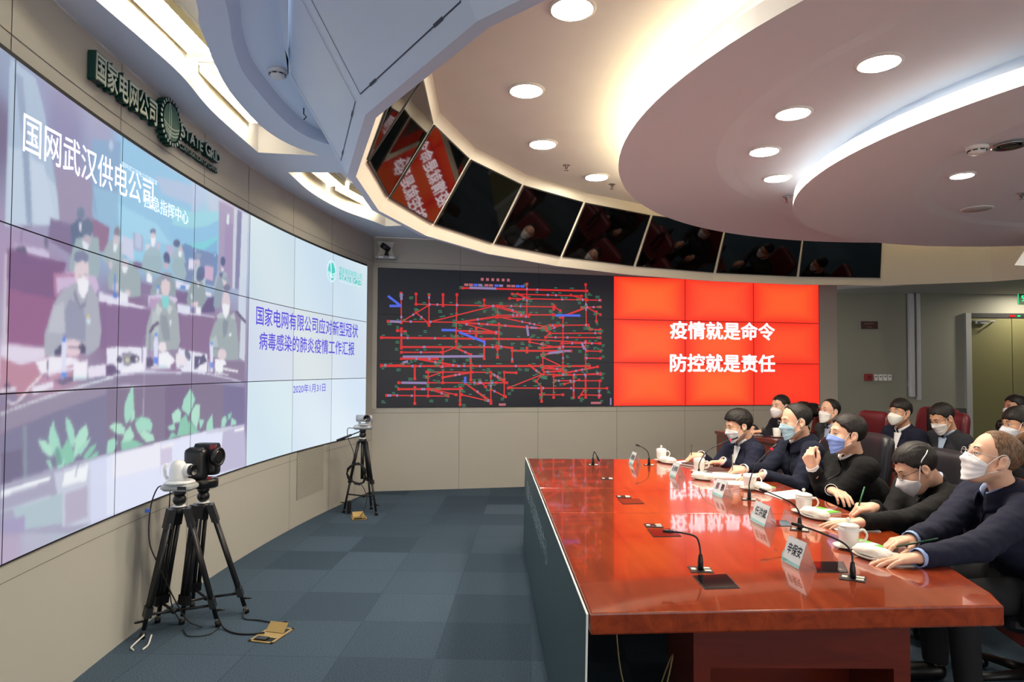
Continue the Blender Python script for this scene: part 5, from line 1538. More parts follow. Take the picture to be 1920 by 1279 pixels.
def cup(x, y, label, lid=True, handle=-20, group='porcelain tea cups', z=TZ):
    t = thing('tea_cup', label, 'cup', (x, y, z), group=group)
    mb = MB(); mb.lathe([(.026, .012), (.034, .014), (.0385, .035), (.041, .070), (.0425, .098), (.0395, .098), (.036, .07), (.03, .022), (.001, .020)], (x, y, z), 32); mb.build('bowl', m_porc, t)
    mb = MB()
    for h in (.078, .084): mb.lathe([(.0415, h), (.0424, h + .0006), (.0415, h + .0012)], (x, y, z), 32)
    mb.build('gold_line', m_gold, t)
    a = math.radians(handle); ux, uy = math.cos(a), math.sin(a)
    mb = MB(); mb.tube(bezier([(x + ux * .039, y + uy * .039, z + .080), (x + ux * .058, y + uy * .058, z + .084), (x + ux * .070, y + uy * .070, z + .062), (x + ux * .060, y + uy * .060, z + .038), (x + ux * .038, y + uy * .038, z + .032)], 6), .0048, 8); mb.build('handle', m_porc, t)
    if lid:
        mb = MB(); mb.lathe([(.001, .112), (.018, .110), (.036, .104), (.044, .0985), (.0435, .097), (.036, .0965), (.001, .0965)], (x, y, z), 32)
        mb.lathe([(.005, .111), (.0055, .117), (.009, .121), (.009, .127), (.005, .131), (.001, .132)], (x, y, z), 16); mb.build('lid', m_porc, t)
    mb = MB(); mb.lathe([(.001, .003), (.034, .003), (.040, .006), (.062, .013), (.063, .0145), (.045, .0095), (.034, .0075), (.001, .0072)], (x, y, z), 40); mb.build('saucer', m_porc, t)
    return t
cup(1.435, 2.862, 'lidded white tea cup in front of the balding man, nearest of the cups')
cup(1.552, 3.565, 'lidded white tea cup in front of the man bent over his papers')
cup(1.516, 4.268, 'white tea cup without its lid, below the raised hand', lid=False)
cup(1.392, 4.973, 'lidded white tea cup behind the bent mic with the farther red ring', handle=-10)
cup(1.246, 5.576, 'lidded white tea cup at the far end of the table, farthest of the cups', handle=0)

def towel(x, y, ang, label, rolled=True):
    t = thing('towel_dish', label, 'towel', (x, y, TZ), group='white towels on oblong dishes')
    a = math.radians(ang); u = Vector((math.cos(a), math.sin(a), 0)); w = Vector((-u.y, u.x, 0))
    o = Vector((x, y, TZ))
    mb = MB()
    def oval(a_, b_, z): return [o + u * (a_ * math.cos(2 * PI * i / 24)) + w * (b_ * math.sin(2 * PI * i / 24)) + Vector((0, 0, z)) for i in range(24)]
    mb.loft([oval(.055, .028, .001), oval(.066, .036, .004), oval(.090, .050, .016), oval(.088, .048, .0165), oval(.06, .03, .007)], True, True, True); mb.build('dish', m_porc, t)
    mb = MB()
    rings = []
    for i in range(15):
        k = i / 14 * 2 - 1
        h = .023 * (1 - abs(k) ** 5) ** .5 if abs(k) < 1 else .004
        wd = .034 * (1 - .25 * abs(k) ** 4)
        ring = []
        for j in range(16):
            b_ = 2 * PI * j / 16
            rr_ = 1 + .09 * math.sin(3 * b_ + 4 * k) + .05 * math.sin(9 * k + j)
            ring.append(o + u * (.078 * k) + w * (wd * rr_ * math.cos(b_)) + Vector((0, 0, .031 + h * rr_ * math.sin(b_))))
        rings.append(ring)
    mb.loft(rings, True, True, True); mb.build('rolled_towel', m_towel, t)
towel(1.452, 2.70, -64, 'rolled white towel on a dish by the near hand of the balding man')
towel(1.553, 3.44, -68, 'rolled white towel on a dish by the man bent over his papers')
towel(1.572, 4.214, -80, 'crumpled white towel beside the lidless tea cup')
towel(1.322, 4.64, -50, 'rolled white towel on a dish in front of the pale-blue-masked man')
towel(1.272, 5.455, -60, 'white towel on a dish at the far end of the table')

def plate(fl, fr, br, h, label, name, ink=None):
    fl, fr, br = Vector((*fl, TZ)), Vector((*fr, TZ)), Vector((*br, TZ))
    bl = fl + (br - fr)
    t = thing('name_card', label, 'name card', (fl + br) / 2, group='name cards in acrylic tents')
    up = Vector((0, 0, h))
    al, ar = (fl + bl) / 2 + up, (fr + br) / 2 + up
    n = nrm((fr - fl).cross(al - fl))
    if n.x > 0: n = -n
    mb = MB()
    e = n * -.0015
    mb.loft([[fl, fr, ar, al], [fl + e, fr + e, ar + e, al + e]])
    n2 = nrm((br - bl).cross(al - bl)); n2 = n2 if n2.x > 0 else -n2
    e2 = n2 * -.0015
    mb.loft([[bl, br, ar, al], [bl + e2, br + e2, ar + e2, al + e2]])
    mb.build('holder', m_acr, t)
    def fn(u, v, d): return fl.lerp(fr, .5 + u) * (1 - (.5 + v)) + al.lerp(ar, .5 + u) * (.5 + v) + n * (.0008 + d)
    mb = MB(); mb.quad(fn(-.485, -.48, 0), fn(.485, -.48, 0), fn(.485, .485, 0), fn(-.485, .485, 0)); mb.build('card', m_plate, t)
    mb = MB()
    mb.quad(fn(-.48, -.47, .0003), fn(.48, -.47, .0003), fn(.48, -.36, .0003), fn(-.48, -.33, .0003))
    arc = [fn(-.33 + .22 * math.cos(a_), -.22 + .22 * math.sin(a_), .0003) for a_ in np.linspace(2.2, 5.4, 10)]
    arc2 = [fn(-.33 + .15 * math.cos(a_), -.22 + .16 * math.sin(a_), .0003) for a_ in np.linspace(2.2, 5.4, 10)]
    for i in range(9): mb.quad(arc[i], arc[i + 1], arc2[i + 1], arc2[i])
    mb.build('wave_print', m_tealp2, t)
    mb = MB(); put_text(mb, name, lambda u, v, d: fn(u, v, .0006), .76, .40, 0, .015, 0.03, .08); mb.build('lettering', ink or m_ink, t)
plate((1.072, 2.677), (1.088, 2.55), (1.158, 2.558), .100, 'white name card nearest the front, before the balding man', '辛保安')
plate((1.205, 3.395), (1.215, 3.228), (1.285, 3.25), .100, 'white name card before the man bent over his papers', '任洪斌')
plate((1.222, 4.095), (1.243, 3.961), (1.315, 3.98), .100, 'white name card with two spaced characters, before the speaking man', '郝  鹏', m_inkr)
plate((1.131, 4.82), (1.146, 4.696), (1.218, 4.699), .100, 'white name card before the man with the pale blue mask', '毛伟明')
plate((.946, 5.43), (.96, 5.317), (1.032, 5.32), .100, 'faint white name card farthest away, near the folded mic', '杨晋柏')

def papers(pts, label, n=3, group='loose white papers on the table', name='paper_sheets', m=None, th=.0012):
    c = sum((Vector((*p, 0)) for p in pts), Vector()) / len(pts)
    t = thing(name, label, 'paper', (c.x, c.y, TZ), group=group)
    for i in range(n):
        a = math.radians([0, 2.5, -2][i % 3]); mb = MB()
        q = [(c.x + (p[0] - c.x) * math.cos(a) - (p[1] - c.y) * math.sin(a), c.y + (p[0] - c.x) * math.sin(a) + (p[1] - c.y) * math.cos(a)) for p in pts]
        mb.prism(q, TZ + .0005 + i * (th + .0003), TZ + .0005 + i * (th + .0003) + th); mb.build('sheet', m or m_paper, t)
    return t
papers([(1.602, 3.445), (1.535, 3.182), (1.729, 3.150), (1.793, 3.42)], 'white papers under the hand of the man bent low over them')
papers([(1.552, 4.123), (1.583, 3.938), (1.80, 3.98), (1.80, 4.25)], 'white papers spread below the raised hand')
papers([(1.357, 4.46), (1.526, 4.406), (1.585, 4.576), (1.42, 4.60)], 'white papers between the towel and the lidless cup', 2)
papers([(1.40, 4.70), (1.575, 4.62), (1.655, 4.83), (1.469, 4.90)], 'thick writing pad under the pen of the pale-blue-masked man', 3, th=.004)
papers([(1.329, 5.53), (1.377, 5.36), (1.488, 5.44), (1.456, 5.617)], 'white papers before the man at the far table end', 2)
papers([(1.46, 2.78), (1.47, 2.60), (1.60, 2.60), (1.60, 2.80)], 'white papers under the fingers of the balding man', 2)
def booklet(x, y, ang, label, w=.10, d=.15):
    t = thing('booklet', label, 'booklet', (x, y, TZ), group='green and white booklets')
    a = math.radians(ang); u = Vector((math.cos(a), math.sin(a), 0)); v = Vector((-u.y, u.x, 0)); o = Vector((x, y, TZ))
    mb = MB(); mb.obox(o + Vector((0, 0, .005)), u * w / 2, v * d / 2, (0, 0, .0045)); mb.build('pages', m_paper, t)
    mb = MB(); mb.obox(o + Vector((0, 0, .0105)), u * w / 2, v * d / 2, (0, 0, .0008)); mb.build('cover', m_green, t)
    mb = MB(); mb.quad(*[o + Vector((0, 0, .0116)) + u * (w * i) + v * (d * j) for i, j in ((-.5, -.12), (.5, -.2), (.5, .05), (-.5, .10))]); mb.build('cover_stripe', m_plate, t)
booklet(1.525, 2.90, 15, 'green booklet behind the nearest tea cup')
booklet(1.668, 3.60, 20, 'green booklet behind the cup of the man bent over his papers')
booklet(1.625, 4.36, 15, 'green striped booklet behind the lidless tea cup')
def notebook(x, y, ang, label, w=.15, d=.21):
    t = thing('notebook', label, 'notebook', (x, y, TZ), group='dark notebooks')
    a = math.radians(ang); u = Vector((math.cos(a), math.sin(a), 0)); v = Vector((-u.y, u.x, 0)); o = Vector((x, y, TZ))
    mb = MB(); mb.obox(o + Vector((0, 0, .010)), u * (w / 2 - .004), v * (d / 2 - .004), (0, 0, .007)); mb.build('pages', m_paper, t)
    mb = MB(); mb.obox(o + Vector((0, 0, .0016)), u * w / 2, v * d / 2, (0, 0, .0014)); mb.obox(o + Vector((0, 0, .0186)), u * w / 2, v * d / 2, (0, 0, .0014)); mb.obox(o + u * (w / 2) + Vector((0, 0, .010)), u * .0015, v * d / 2, (0, 0, .010)); mb.build('cover', mat('leather_dark', (36, 24, 22), 0.4), t)
notebook(1.52, 5.03, 10, 'black leather notebook between the two far writers')
notebook(1.47, 5.31, 30, 'dark notebook with white pages by the far writer')

def neck_curve(base, top, bulge):
    b, t_ = Vector(base), Vector(top)
    mid = b.lerp(t_, .45) + Vector(bulge)
    return bezier([b, b + Vector((0, 0, .05)), mid, t_], 8)
def mic_unit(x, y, ang, label, neck=None, red=False, group='gooseneck microphones'):
    """metal strip with buttons let into the tabletop; with a gooseneck when one is raised"""
    a = math.radians(ang); u = Vector((math.cos(a), math.sin(a), 0)); v = Vector((-u.y, u.x, 0)); o = Vector((x, y, TZ))
    t = thing('microphone' if neck else 'microphone_socket', label, 'microphone' if neck else 'microphone socket', o, group=group)
    mb = MB(); mb.obox(o + Vector((0, 0, .0012)), u * .042, v * .038, (0, 0, .0012)); mb.build('panel', m_mic, t)
    mb = MB()
    mb.obox(o + u * .024 + v * .016 + Vector((0, 0, .003)), u * .013, v * .009, (0, 0, .0015)); mb.obox(o + u * .024 - v * .016 + Vector((0, 0, .003)), u * .013, v * .009, (0, 0, .0015)); mb.obox(o - u * .026 + Vector((0, 0, .003)), u * .009, v * .012, (0, 0, .0015)); mb.build('button', m_btn, t)
    if neck:
        mb = MB(); mb.lathe([(.011, .002), (.0105, .03), (.0075, .055), (.004, .062)], o, 16); mb.build('base_plug', m_mic, t)
        P = [o + Vector((0, 0, .055))] + [Vector(p) for p in neck]
        cv = bezier(P, 8)
        mb = MB(); mb.tube(cv[:-3], .0036, 8); mb.build('gooseneck', m_mic, t)
        d = nrm(cv[-1] - cv[-4])
        mb = MB(); mb.tube([cv[-4], cv[-4] + d * .005, cv[-1], cv[-1] + d * .022, cv[-1] + d * .025], [.004, .0065, .0072, .0068, .003], 12); mb.build('capsule', m_mic, t)
        if red:
            mb = MB(); mb.tube([cv[-4] - d * .002, cv[-4] + d * .010], [.0078, .0078], 14); mb.build('red_ring', m_redlamp, t)
    return t
def flip_screen(pts, label, raised=0.0):
    c = sum((Vector((*p, 0)) for p in pts), Vector()) / 4
    t = thing('flip_screen', label, 'screen lid', (c.x, c.y, TZ), group='dark glass lids let into the table')
    mb = MB(); mb.prism([(c.x + (p[0] - c.x) * 1.03, c.y + (p[1] - c.y) * 1.03) for p in pts], TZ - .0, TZ + .0016); mb.build('frame', m_mic, t)
    mb = MB(); mb.prism([(c.x + (p[0] - c.x) * .97, c.y + (p[1] - c.y) * .97) for p in pts], TZ + .0014, TZ + .0026); mb.build('glass', m_glassp, t)
# right row, in front of the people
mic_unit(1.243, 2.452, -30, 'gooseneck microphone nearest the front right, bent left above its card', [(1.243, 2.46, .84), (1.215, 2.47, .875), (1.13, 2.50, .91), (1.075, 2.52, .925)])
mic_unit(1.370, 3.195, -25, 'gooseneck microphone bent left, second from the front in the row by the people', [(1.370, 3.20, .83), (1.345, 3.22, .87), (1.27, 3.26, .905), (1.235, 3.28, .918)])
mic_unit(1.393, 3.933, -20, 'gooseneck microphone with a red ring leaning to the speaking man', [(1.396, 3.935, .85), (1.43, 3.94, .94), (1.50, 3.96, 1.01), (1.56, 3.98, 1.055)], True)
mic_unit(1.330, 4.76, -15, 'gooseneck microphone with a red ring leaning over the far cups', [(1.335, 4.76, .85), (1.39, 4.77, .93), (1.50, 4.79, .985), (1.60, 4.80, 1.02)], True)
mic_unit(1.098, 5.352, -10, 'small gooseneck microphone at the far end beside the last cup', [(1.098, 5.355, .82), (1.085, 5.36, .86), (1.045, 5.37, .89), (1.02, 5.38, .90)])
flip_screen([(1.143, 2.518), (1.26, 2.52), (1.31, 2.66), (1.19, 2.66)], 'dark glass lid behind the nearest right microphone')
flip_screen([(1.288, 3.262), (1.36, 3.262), (1.389, 3.391), (1.312, 3.391)], 'dark glass lid behind the second right microphone')
# left row
mic_unit(.716, 2.545, -5, 'gooseneck microphone alone on the near left of the table, bent left', [(.714, 2.55, .84), (.700, 2.555, .872), (.65, 2.565, .884), (.605, 2.575, .886)])
mic_unit(.690, 3.258, -3, 'microphone socket with white buttons, second from the front on the left row', group='microphone sockets')
mic_unit(.668, 3.996, -3, 'microphone socket with white buttons, third from the front on the left row', group='microphone sockets')
mic_unit(.665, 4.66, -3, 'raised dark microphone socket, fourth from the front on the left row', group='microphone sockets')
mic_unit(.650, 5.34, -3, 'short folded gooseneck microphone at the far end of the left row', [(.648, 5.345, .80), (.655, 5.35, .84), (.665, 5.35, .85), (.69, 5.345, .80)])
flip_screen([(.667, 2.471), (.669, 2.322), (.792, 2.335), (.797, 2.492)], 'dark glass lid in front of the lone near-left microphone')
flip_screen([(.647, 3.194), (.643, 3.040), (.771, 3.054), (.772, 3.197)], 'dark glass lid in front of the second left socket')
flip_screen([(.624, 3.935), (.627, 3.780), (.750, 3.795), (.746, 3.94)], 'dark glass lid in front of the third left socket')

# ------------------------------------------------------------------ rear desk
DK = [(2.36, 7.78), (2.44, 7.35), (2.66, 6.7), (2.83, 5.9), (2.89, 5.0), (2.84, 4.1), (2.70, 3.3), (2.52, 2.6)]
dk = thing('rear_desk', 'curved dark red-brown desk behind the front row', 'desk', (2.8, 5.2, 0))
def off_poly(P, d):
    out = []
    for i, p in enumerate(P):
        a, b = P[max(0, i - 1)], P[min(len(P) - 1, i + 1)]
        t_ = nrm((b[0] - a[0], b[1] - a[1], 0)); out.append((p[0] - t_.y * d, p[1] + t_.x * d))
    return out
DO = off_poly(DK, .48)
mb = MB(); mb.loft([[(*p, .775) for p in DK + DO[::-1]], [(*p, .81) for p in DK + DO[::-1]]]); mb.build('desktop', m_deskw, dk)
mb = MB()
inner = off_poly(DK, .03)
mb.loft([[(*p, 0) for p in inner + off_poly(DK, .06)[::-1]], [(*p, .775) for p in inner + off_poly(DK, .06)[::-1]]]); mb.build('front_panel', m_deskw, dk)
for P_, Q_ in ((inner[0], off_poly(DK, .44)[0]), (inner[-1], off_poly(DK, .44)[-1])):
    a_, b_ = Vector((*P_, 0)), Vector((*Q_, 0)); u = nrm(b_ - a_); w_ = Vector((-u.y, u.x, 0)) * .015
    mb = MB(); mb.loft([[a_ - w_, b_ - w_, b_ + w_, a_ + w_], [q + Vector((0, 0, .775)) for q in (a_ - w_, b_ - w_, b_ + w_, a_ + w_)]]); mb.build('end_panel', m_deskw, dk)
cup(2.78, 7.02, 'white tea cup on the rear desk beside the crew-cut man', False, 40, 'tea cups on the rear desk', .81)
cup(3.05, 5.42, 'white lidded tea cup on the rear desk, only its lid showing above a chair back', True, 0, 'tea cups on the rear desk', .81)
t = thing('towel_dish', 'white dish on the rear desk at the right, below a hand', 'dish', (3.32, 4.95, .81))
mb = MB(); mb.lathe([(.03, .001), (.05, .006), (.075, .016), (.073, .017), (.03, .006)], (3.32, 4.95, .81), 24); mb.build('dish', m_porc, t)
t = thing('paper_sheets', 'white papers on the rear desk before the charcoal-suited man', 'paper', (3.02, 6.62, .81))
mb = MB(); mb.obox((3.0, 6.62, .814), (.10, .02, 0), (-.02, .12, 0), (0, 0, .004)); mb.build('sheet', m_paper, t)
t = thing('notebook', 'open dark notebook under the hands of the crew-cut man', 'notebook', (2.70, 7.28, .81))
mb = MB(); mb.obox((2.68, 7.28, .814), (.10, 0, 0), (0, .12, 0), (0, 0, .004)); mb.build('cover', m_matblack, t)
mb = MB(); mb.obox((2.68, 7.28, .820), (.09, 0, 0), (0, .11, 0), (0, 0, .002)); mb.build('pages', m_paper, t)
# black computer screen on the rear desk
t = thing('computer_monitor', 'black back of a computer screen beside the man looking down', 'monitor', (4.05, 6.2, .81))
mn = (4.30, 6.62)
t.location = (mn[0], mn[1], .0)
mb = MB(); mb.rbox(mn[0] - .19, mn[0] + .19, mn[1] - .02, mn[1] + .02, .86, 1.145, .008); mb.build('case', m_black, t)
mb = MB(); mb.box(mn[0] - .02, mn[0] + .02, mn[1] - .0, mn[1] + .04, .80, 1.0); mb.box(mn[0] - .1, mn[0] + .1, mn[1] - .07, mn[1] + .09, .79, .81); mb.build('stand', m_black, t)
mb = MB(); mb.box(mn[0] - .03, mn[0] - .0, mn[1] - .0215, mn[1] - .0200, 1.10, 1.128); mb.build('sticker', m_white, t)
sd = thing('side_table', 'small dark side table carrying the black computer screen', 'table', (mn[0], mn[1], 0))
mb = MB(); mb.rbox(mn[0] - .3, mn[0] + .3, mn[1] - .22, mn[1] + .22, .76, .79, .02); mb.build('top', m_deskw, sd)
for sx in (-.27, .27):
    for sy in (-.19, .19):
        mb = MB(); mb.box(mn[0] + sx - .02, mn[0] + sx + .02, mn[1] + sy - .02, mn[1] + sy + .02, 0, .76); mb.build('leg', m_deskw, sd)

# ------------------------------------------------------------------ chairs
m_leath = mat('leather_black', (30, 30, 36), 0.32, spec=0.5, bump=0.15, bscale=220)
m_maroon = mat('leather_maroon', (96, 24, 34), 0.35, spec=0.5, bump=0.15, bscale=220)
m_frame = mat('chair_frame_dark', (26, 24, 24), 0.4)
def chair(x, y, heading, label, m, top=1.09, w=.50, group='leather armchairs', seat=.44):
    t = thing('armchair', label, 'chair', (x, y, 0), math.radians(heading), group)
    # local: x forward
    def slab_(pts_fn, n, m_, name):
        mb = MB(); mb.loft([pts_fn(i / n) for i in range(n + 1)], True, True, True); mb.build(name, m_, t, True)
    def rr(cx, cz, hw, ht, y_): pass
    def pad(v):
        # back cushion rising from the seat, slightly leaning back, rounded section
        z = seat + .02 + (top - seat - .02) * v
        k_ = max(0, v - .84) / .16
        hw = w / 2 * (1 - .06 * v ** 3) * (1 - .26 * (1 - math.sqrt(max(0, 1 - k_ ** 2.6))))
        th = .055 * (1 - .75 * (1 - math.sqrt(max(0, 1 - k_ ** 3))))
        cx = -.22 - .10 * v
        ring = []
        for k in range(20):
            a_ = 2 * PI * k / 20
            c_, s_ = math.cos(a_), math.sin(a_)
            px = abs(c_) ** .55 * (1 if c_ > 0 else -1) * th
            py = abs(s_) ** .4 * (1 if s_ > 0 else -1) * hw
            ring.append((cx + px - .05 * (py / hw) ** 2 * -1 * .6, py, z))
        return ring
    slab_(pad, 40, m, 'backrest')
    mb = MB(); mb.rbox(-.25, .26, -w / 2 + .02, w / 2 - .02, seat - .09, seat, .06, 5); mb.build('seat', m, t, True)
    for s in (-1, 1):
        mb = MB(); mb.tube([(-.22, s * w / 2, seat + .02), (-.20, s * (w / 2 + .02), seat + .20), (.0, s * (w / 2 + .03), seat + .215), (.20, s * (w / 2 + .02), seat + .20), (.21, s * w / 2, seat - .04)], .022, 10); mb.build('armrest', m_frame, t, True)
    mb = MB(); mb.tube([(0, 0, seat - .09), (0, 0, .10)], .032, 12); mb.build('gas_lift', m_frame, t, True)
    mb = MB()
    for k in range(5):
        a_ = 2 * PI * k / 5
        mb.tube([(0, 0, .10), (.29 * math.cos(a_), .29 * math.sin(a_), .065)], [.028, .016], 8)
    mb.build('star_base', m_frame, t, True)
    for k in range(5):
        a_ = 2 * PI * k / 5
        mb = MB(); mb.lathe([(.001, -.018), (.03, -.018), (.032, 0), (.03, .018), (.001, .018)], (.29 * math.cos(a_), .29 * math.sin(a_), .034), 12, (-math.sin(a_), math.cos(a_), 0)); mb.build('caster', m_black, t, True)
    return t
chair(2.46, 3.16, 176, 'black leather armchair of the balding man, mostly outside the view', m_leath, 1.04)
chair(2.35, 4.08, 186, 'black leather armchair behind the man bent over his papers, red glow on its back', m_leath, 1.03)
chair(2.25, 4.72, 184, 'black leather armchair behind the speaking man', m_leath, 1.07)
chair(2.28, 5.22, 184, 'black leather armchair behind the pale-blue-masked man, hidden by him', m_leath, 0.98)
chair(2.18, 5.80, 190, 'black leather armchair of the man at the far table end, hidden by him', m_leath, 0.90)
chair(3.26, 7.44, 190, 'maroon leather armchair of the crew-cut man', m_maroon, 1.0)
chair(3.62, 7.16, 188, 'maroon leather armchair of the man with red-rimmed glasses, coat over it', m_maroon, 1.08)
chair(3.98, 6.62, 192, 'maroon leather armchair beside the man with the white cup mask', m_maroon, 1.15)
chair(3.93, 6.42, 186, 'maroon leather armchair behind the man looking down', m_maroon, 1.12)
chair(4.22, 5.55, 182, 'dark maroon leather armchair beside the man in black at the right', m_maroon, 1.07, .58)
chair(5.42, 6.92, 184, 'maroon leather armchair of the farthest man', m_maroon, 1.0)
# ------------------------------------------------------------------ people: smooth bodies grown from distance fields
def V3(*a): return np.array(a, dtype=np.float64)
def unit(v):
    v = np.asarray(v, float); return v / (np.linalg.norm(v) + 1e-12)
def rcone(P, a, b, ra, rb):
    a = np.asarray(a, float); b = np.asarray(b, float)
    ab = b - a
    t = np.clip(((P - a) @ ab) / (ab @ ab + 1e-12), 0, 1)
    return np.linalg.norm(P - a - t[:, None] * ab, axis=1) - (ra + (rb - ra) * t)
def ell(P, c, r):
    q = P - np.asarray(c, float); r = np.asarray(r, float)
    k0 = np.linalg.norm(q / r, axis=1); k1 = np.linalg.norm(q / (r * r), axis=1) + 1e-9
    return k0 * (k0 - 1) / k1
def smin(a, b, k):
    h = np.clip(0.5 + 0.5 * (b - a) / k, 0, 1)
    return b + (a - b) * h - k * h * (1 - h)
def smax(a, b, k): return -smin(-a, -b, k)
def wob(P, f, seed):
    r = np.random.RandomState(seed)
    o = np.zeros(len(P))
    for _ in range(4):
        k = r.normal(size=3) * f; k2 = r.normal(size=3) * f * 0.6
        o += np.sin(P @ k + 1.6 * np.sin(P @ k2 + r.uniform(0, 6)) + r.uniform(0, 6))
    return o / 4
def nets(fn, lo, hi, h):
    """surface of fn(P) < 0 as quads (naive surface nets)"""
    lo = np.asarray(lo, float); hi = np.asarray(hi, float)
    n = np.ceil((hi - lo) / h).astype(int) + 1
    g = [lo[i] + h * np.arange(n[i]) for i in range(3)]
    X, Y, Z = np.meshgrid(*g, indexing='ij')
    D = fn(np.stack([X.ravel(), Y.ravel(), Z.ravel()], 1)).reshape(n)
    ins = D < 0
    acc = np.zeros((n[0] - 1, n[1] - 1, n[2] - 1, 3)); cnt = np.zeros((n[0] - 1, n[1] - 1, n[2] - 1))
    corners = [(i, j, k) for i in (0, 1) for j in (0, 1) for k in (0, 1)]
    def sl(o): return tuple(slice(o[i], n[i] - 1 + o[i]) for i in range(3))
    for a in corners:
        for ax in range(3):
            if a[ax] == 1: continue
            b = list(a); b[ax] = 1
            da, db = D[sl(a)], D[sl(b)]
            cr = (da < 0) != (db < 0)
            t = np.where(cr, da / np.where(cr, da - db, 1), 0)
            for c in range(3):
                acc[..., c] += np.where(cr, a[c] + (t if c == ax else 0), 0)
            cnt += cr
    act = cnt > 0
    idx = -np.ones(act.shape, int); idx[act] = np.arange(act.sum())
    ii = np.argwhere(act)
    V = lo + h * (ii + acc[act] / cnt[act][:, None])
    F = []
    for ax in range(3):
        o = [0, 0, 0]; o[ax] = 1
        s0 = tuple(slice(1, n[i] - 1) if i != ax else slice(0, n[i] - 1) for i in range(3))
        s1 = tuple(slice(1, n[i] - 1) if i != ax else slice(1, n[i]) for i in range(3))
        cr = ins[s0] != ins[s1]
        p = np.argwhere(cr)
        flip = ins[s0][cr]
        base = p.copy()
        for i in range(3):
            if i != ax: base[:, i] += 1
        u, v = (ax + 1) % 3, (ax + 2) % 3
        def at(du, dv):
            q = base.copy(); q[:, u] += du; q[:, v] += dv
            return idx[q[:, 0], q[:, 1], q[:, 2]]
        q = np.stack([at(-1, -1), at(0, -1), at(0, 0), at(-1, 0)], 1)
        q[~flip] = q[~flip][:, ::-1]
        F.append(q)
    F = np.concatenate(F)
    F = F[(F >= 0).all(1)]
    return V, F
def mesh_obj(name, parts, m, parent, label=None):
    """join (verts, faces) arrays into ONE mesh object, smooth shaded, in the coordinates of the parent"""
    L = np.array(rootloc(parent)[:])
    vs, fs, o = [], [], 0
    for V, F in parts:
        vs.append(np.asarray(V) - L); fs.append(np.asarray(F) + o); o += len(V)
    V = np.concatenate(vs); F = np.concatenate(fs)
    me = bpy.data.meshes.new(name)
    me.vertices.add(len(V)); me.vertices.foreach_set('co', V.astype(np.float32).ravel())
    k = F.shape[1]
    me.loops.add(len(F) * k); me.loops.foreach_set('vertex_index', F.astype(np.int32).ravel())
    me.polygons.add(len(F)); me.polygons.foreach_set('loop_start', np.arange(0, len(F) * k, k, dtype=np.int32))
    me.polygons.foreach_set('use_smooth', np.ones(len(F), bool))
    me.materials.append(m)
    me.update(calc_edges=True)
    me.validate()
    ob = bpy.data.objects.new(name, me)
    COL.objects.link(ob); ob.parent = parent
    if label: ob['label'] = label
    return ob

# ---- head, in head coordinates: x forward, y to the left ear, z up, origin between the ears
def head_field(P, ears=True, bald=False):
    d = ell(P, (-.012, 0, .045), (.098, .077, .088))
    d = smin(d, ell(P, (.030, 0, -.03), (.062, .060, .085)), .03)
    d = smin(d, rcone(P, (.062, -.012, -.090), (.062, .012, -.090), .026, .026), .03)
    for s in (-1, 1):
        d = smin(d, rcone(P, (-.002, .050 * s, -.045), (.050, .022 * s, -.088), .024, .020), .02)
        d = smin(d, rcone(P, (.058, .044 * s, -.022), (.066, .036 * s, -.026), .022, .020), .02)
    d = smin(d, rcone(P, (.080, -.034, .034), (.080, .034, .034), .010, .010), .018)
    for s in (-1, 1):
        d = smax(d, -(np.linalg.norm(P - V3(.103, .032 * s, .010), axis=1) - .016), .014)
    for s in (-1, 1):      # lids
        d = smin(d, rcone(P, (.0835, .020 * s, .0175), (.0795, .043 * s, .0165), .0050, .0045), .004)
        d = smin(d, rcone(P, (.0825, .021 * s, .0005), (.0785, .042 * s, .0015), .0040, .0035), .004)
    d = smin(d, rcone(P, (.086, 0, .022), (.108, 0, -.026), .009, .012), .010)
    for s in (-1, 1):
        d = smin(d, np.linalg.norm(P - V3(.098, .011 * s, -.030), axis=1) - .008, .006)
    d = smin(d, rcone(P, (.088, -.018, -.058), (.088, .018, -.058), .008, .008), .010)
    if ears:
        for s in (-1, 1):
            e = ell(P, (-.012, .080 * s, .0), (.020, .011, .033))
            e = smin(e, ell(P, (-.004, .078 * s, -.027), (.010, .008, .012)), .008)
            e = smax(e, -ell(P, (-.006, .090 * s, .004), (.011, .009, .019)), .004)
            d = smin(d, e, .006)
    return d
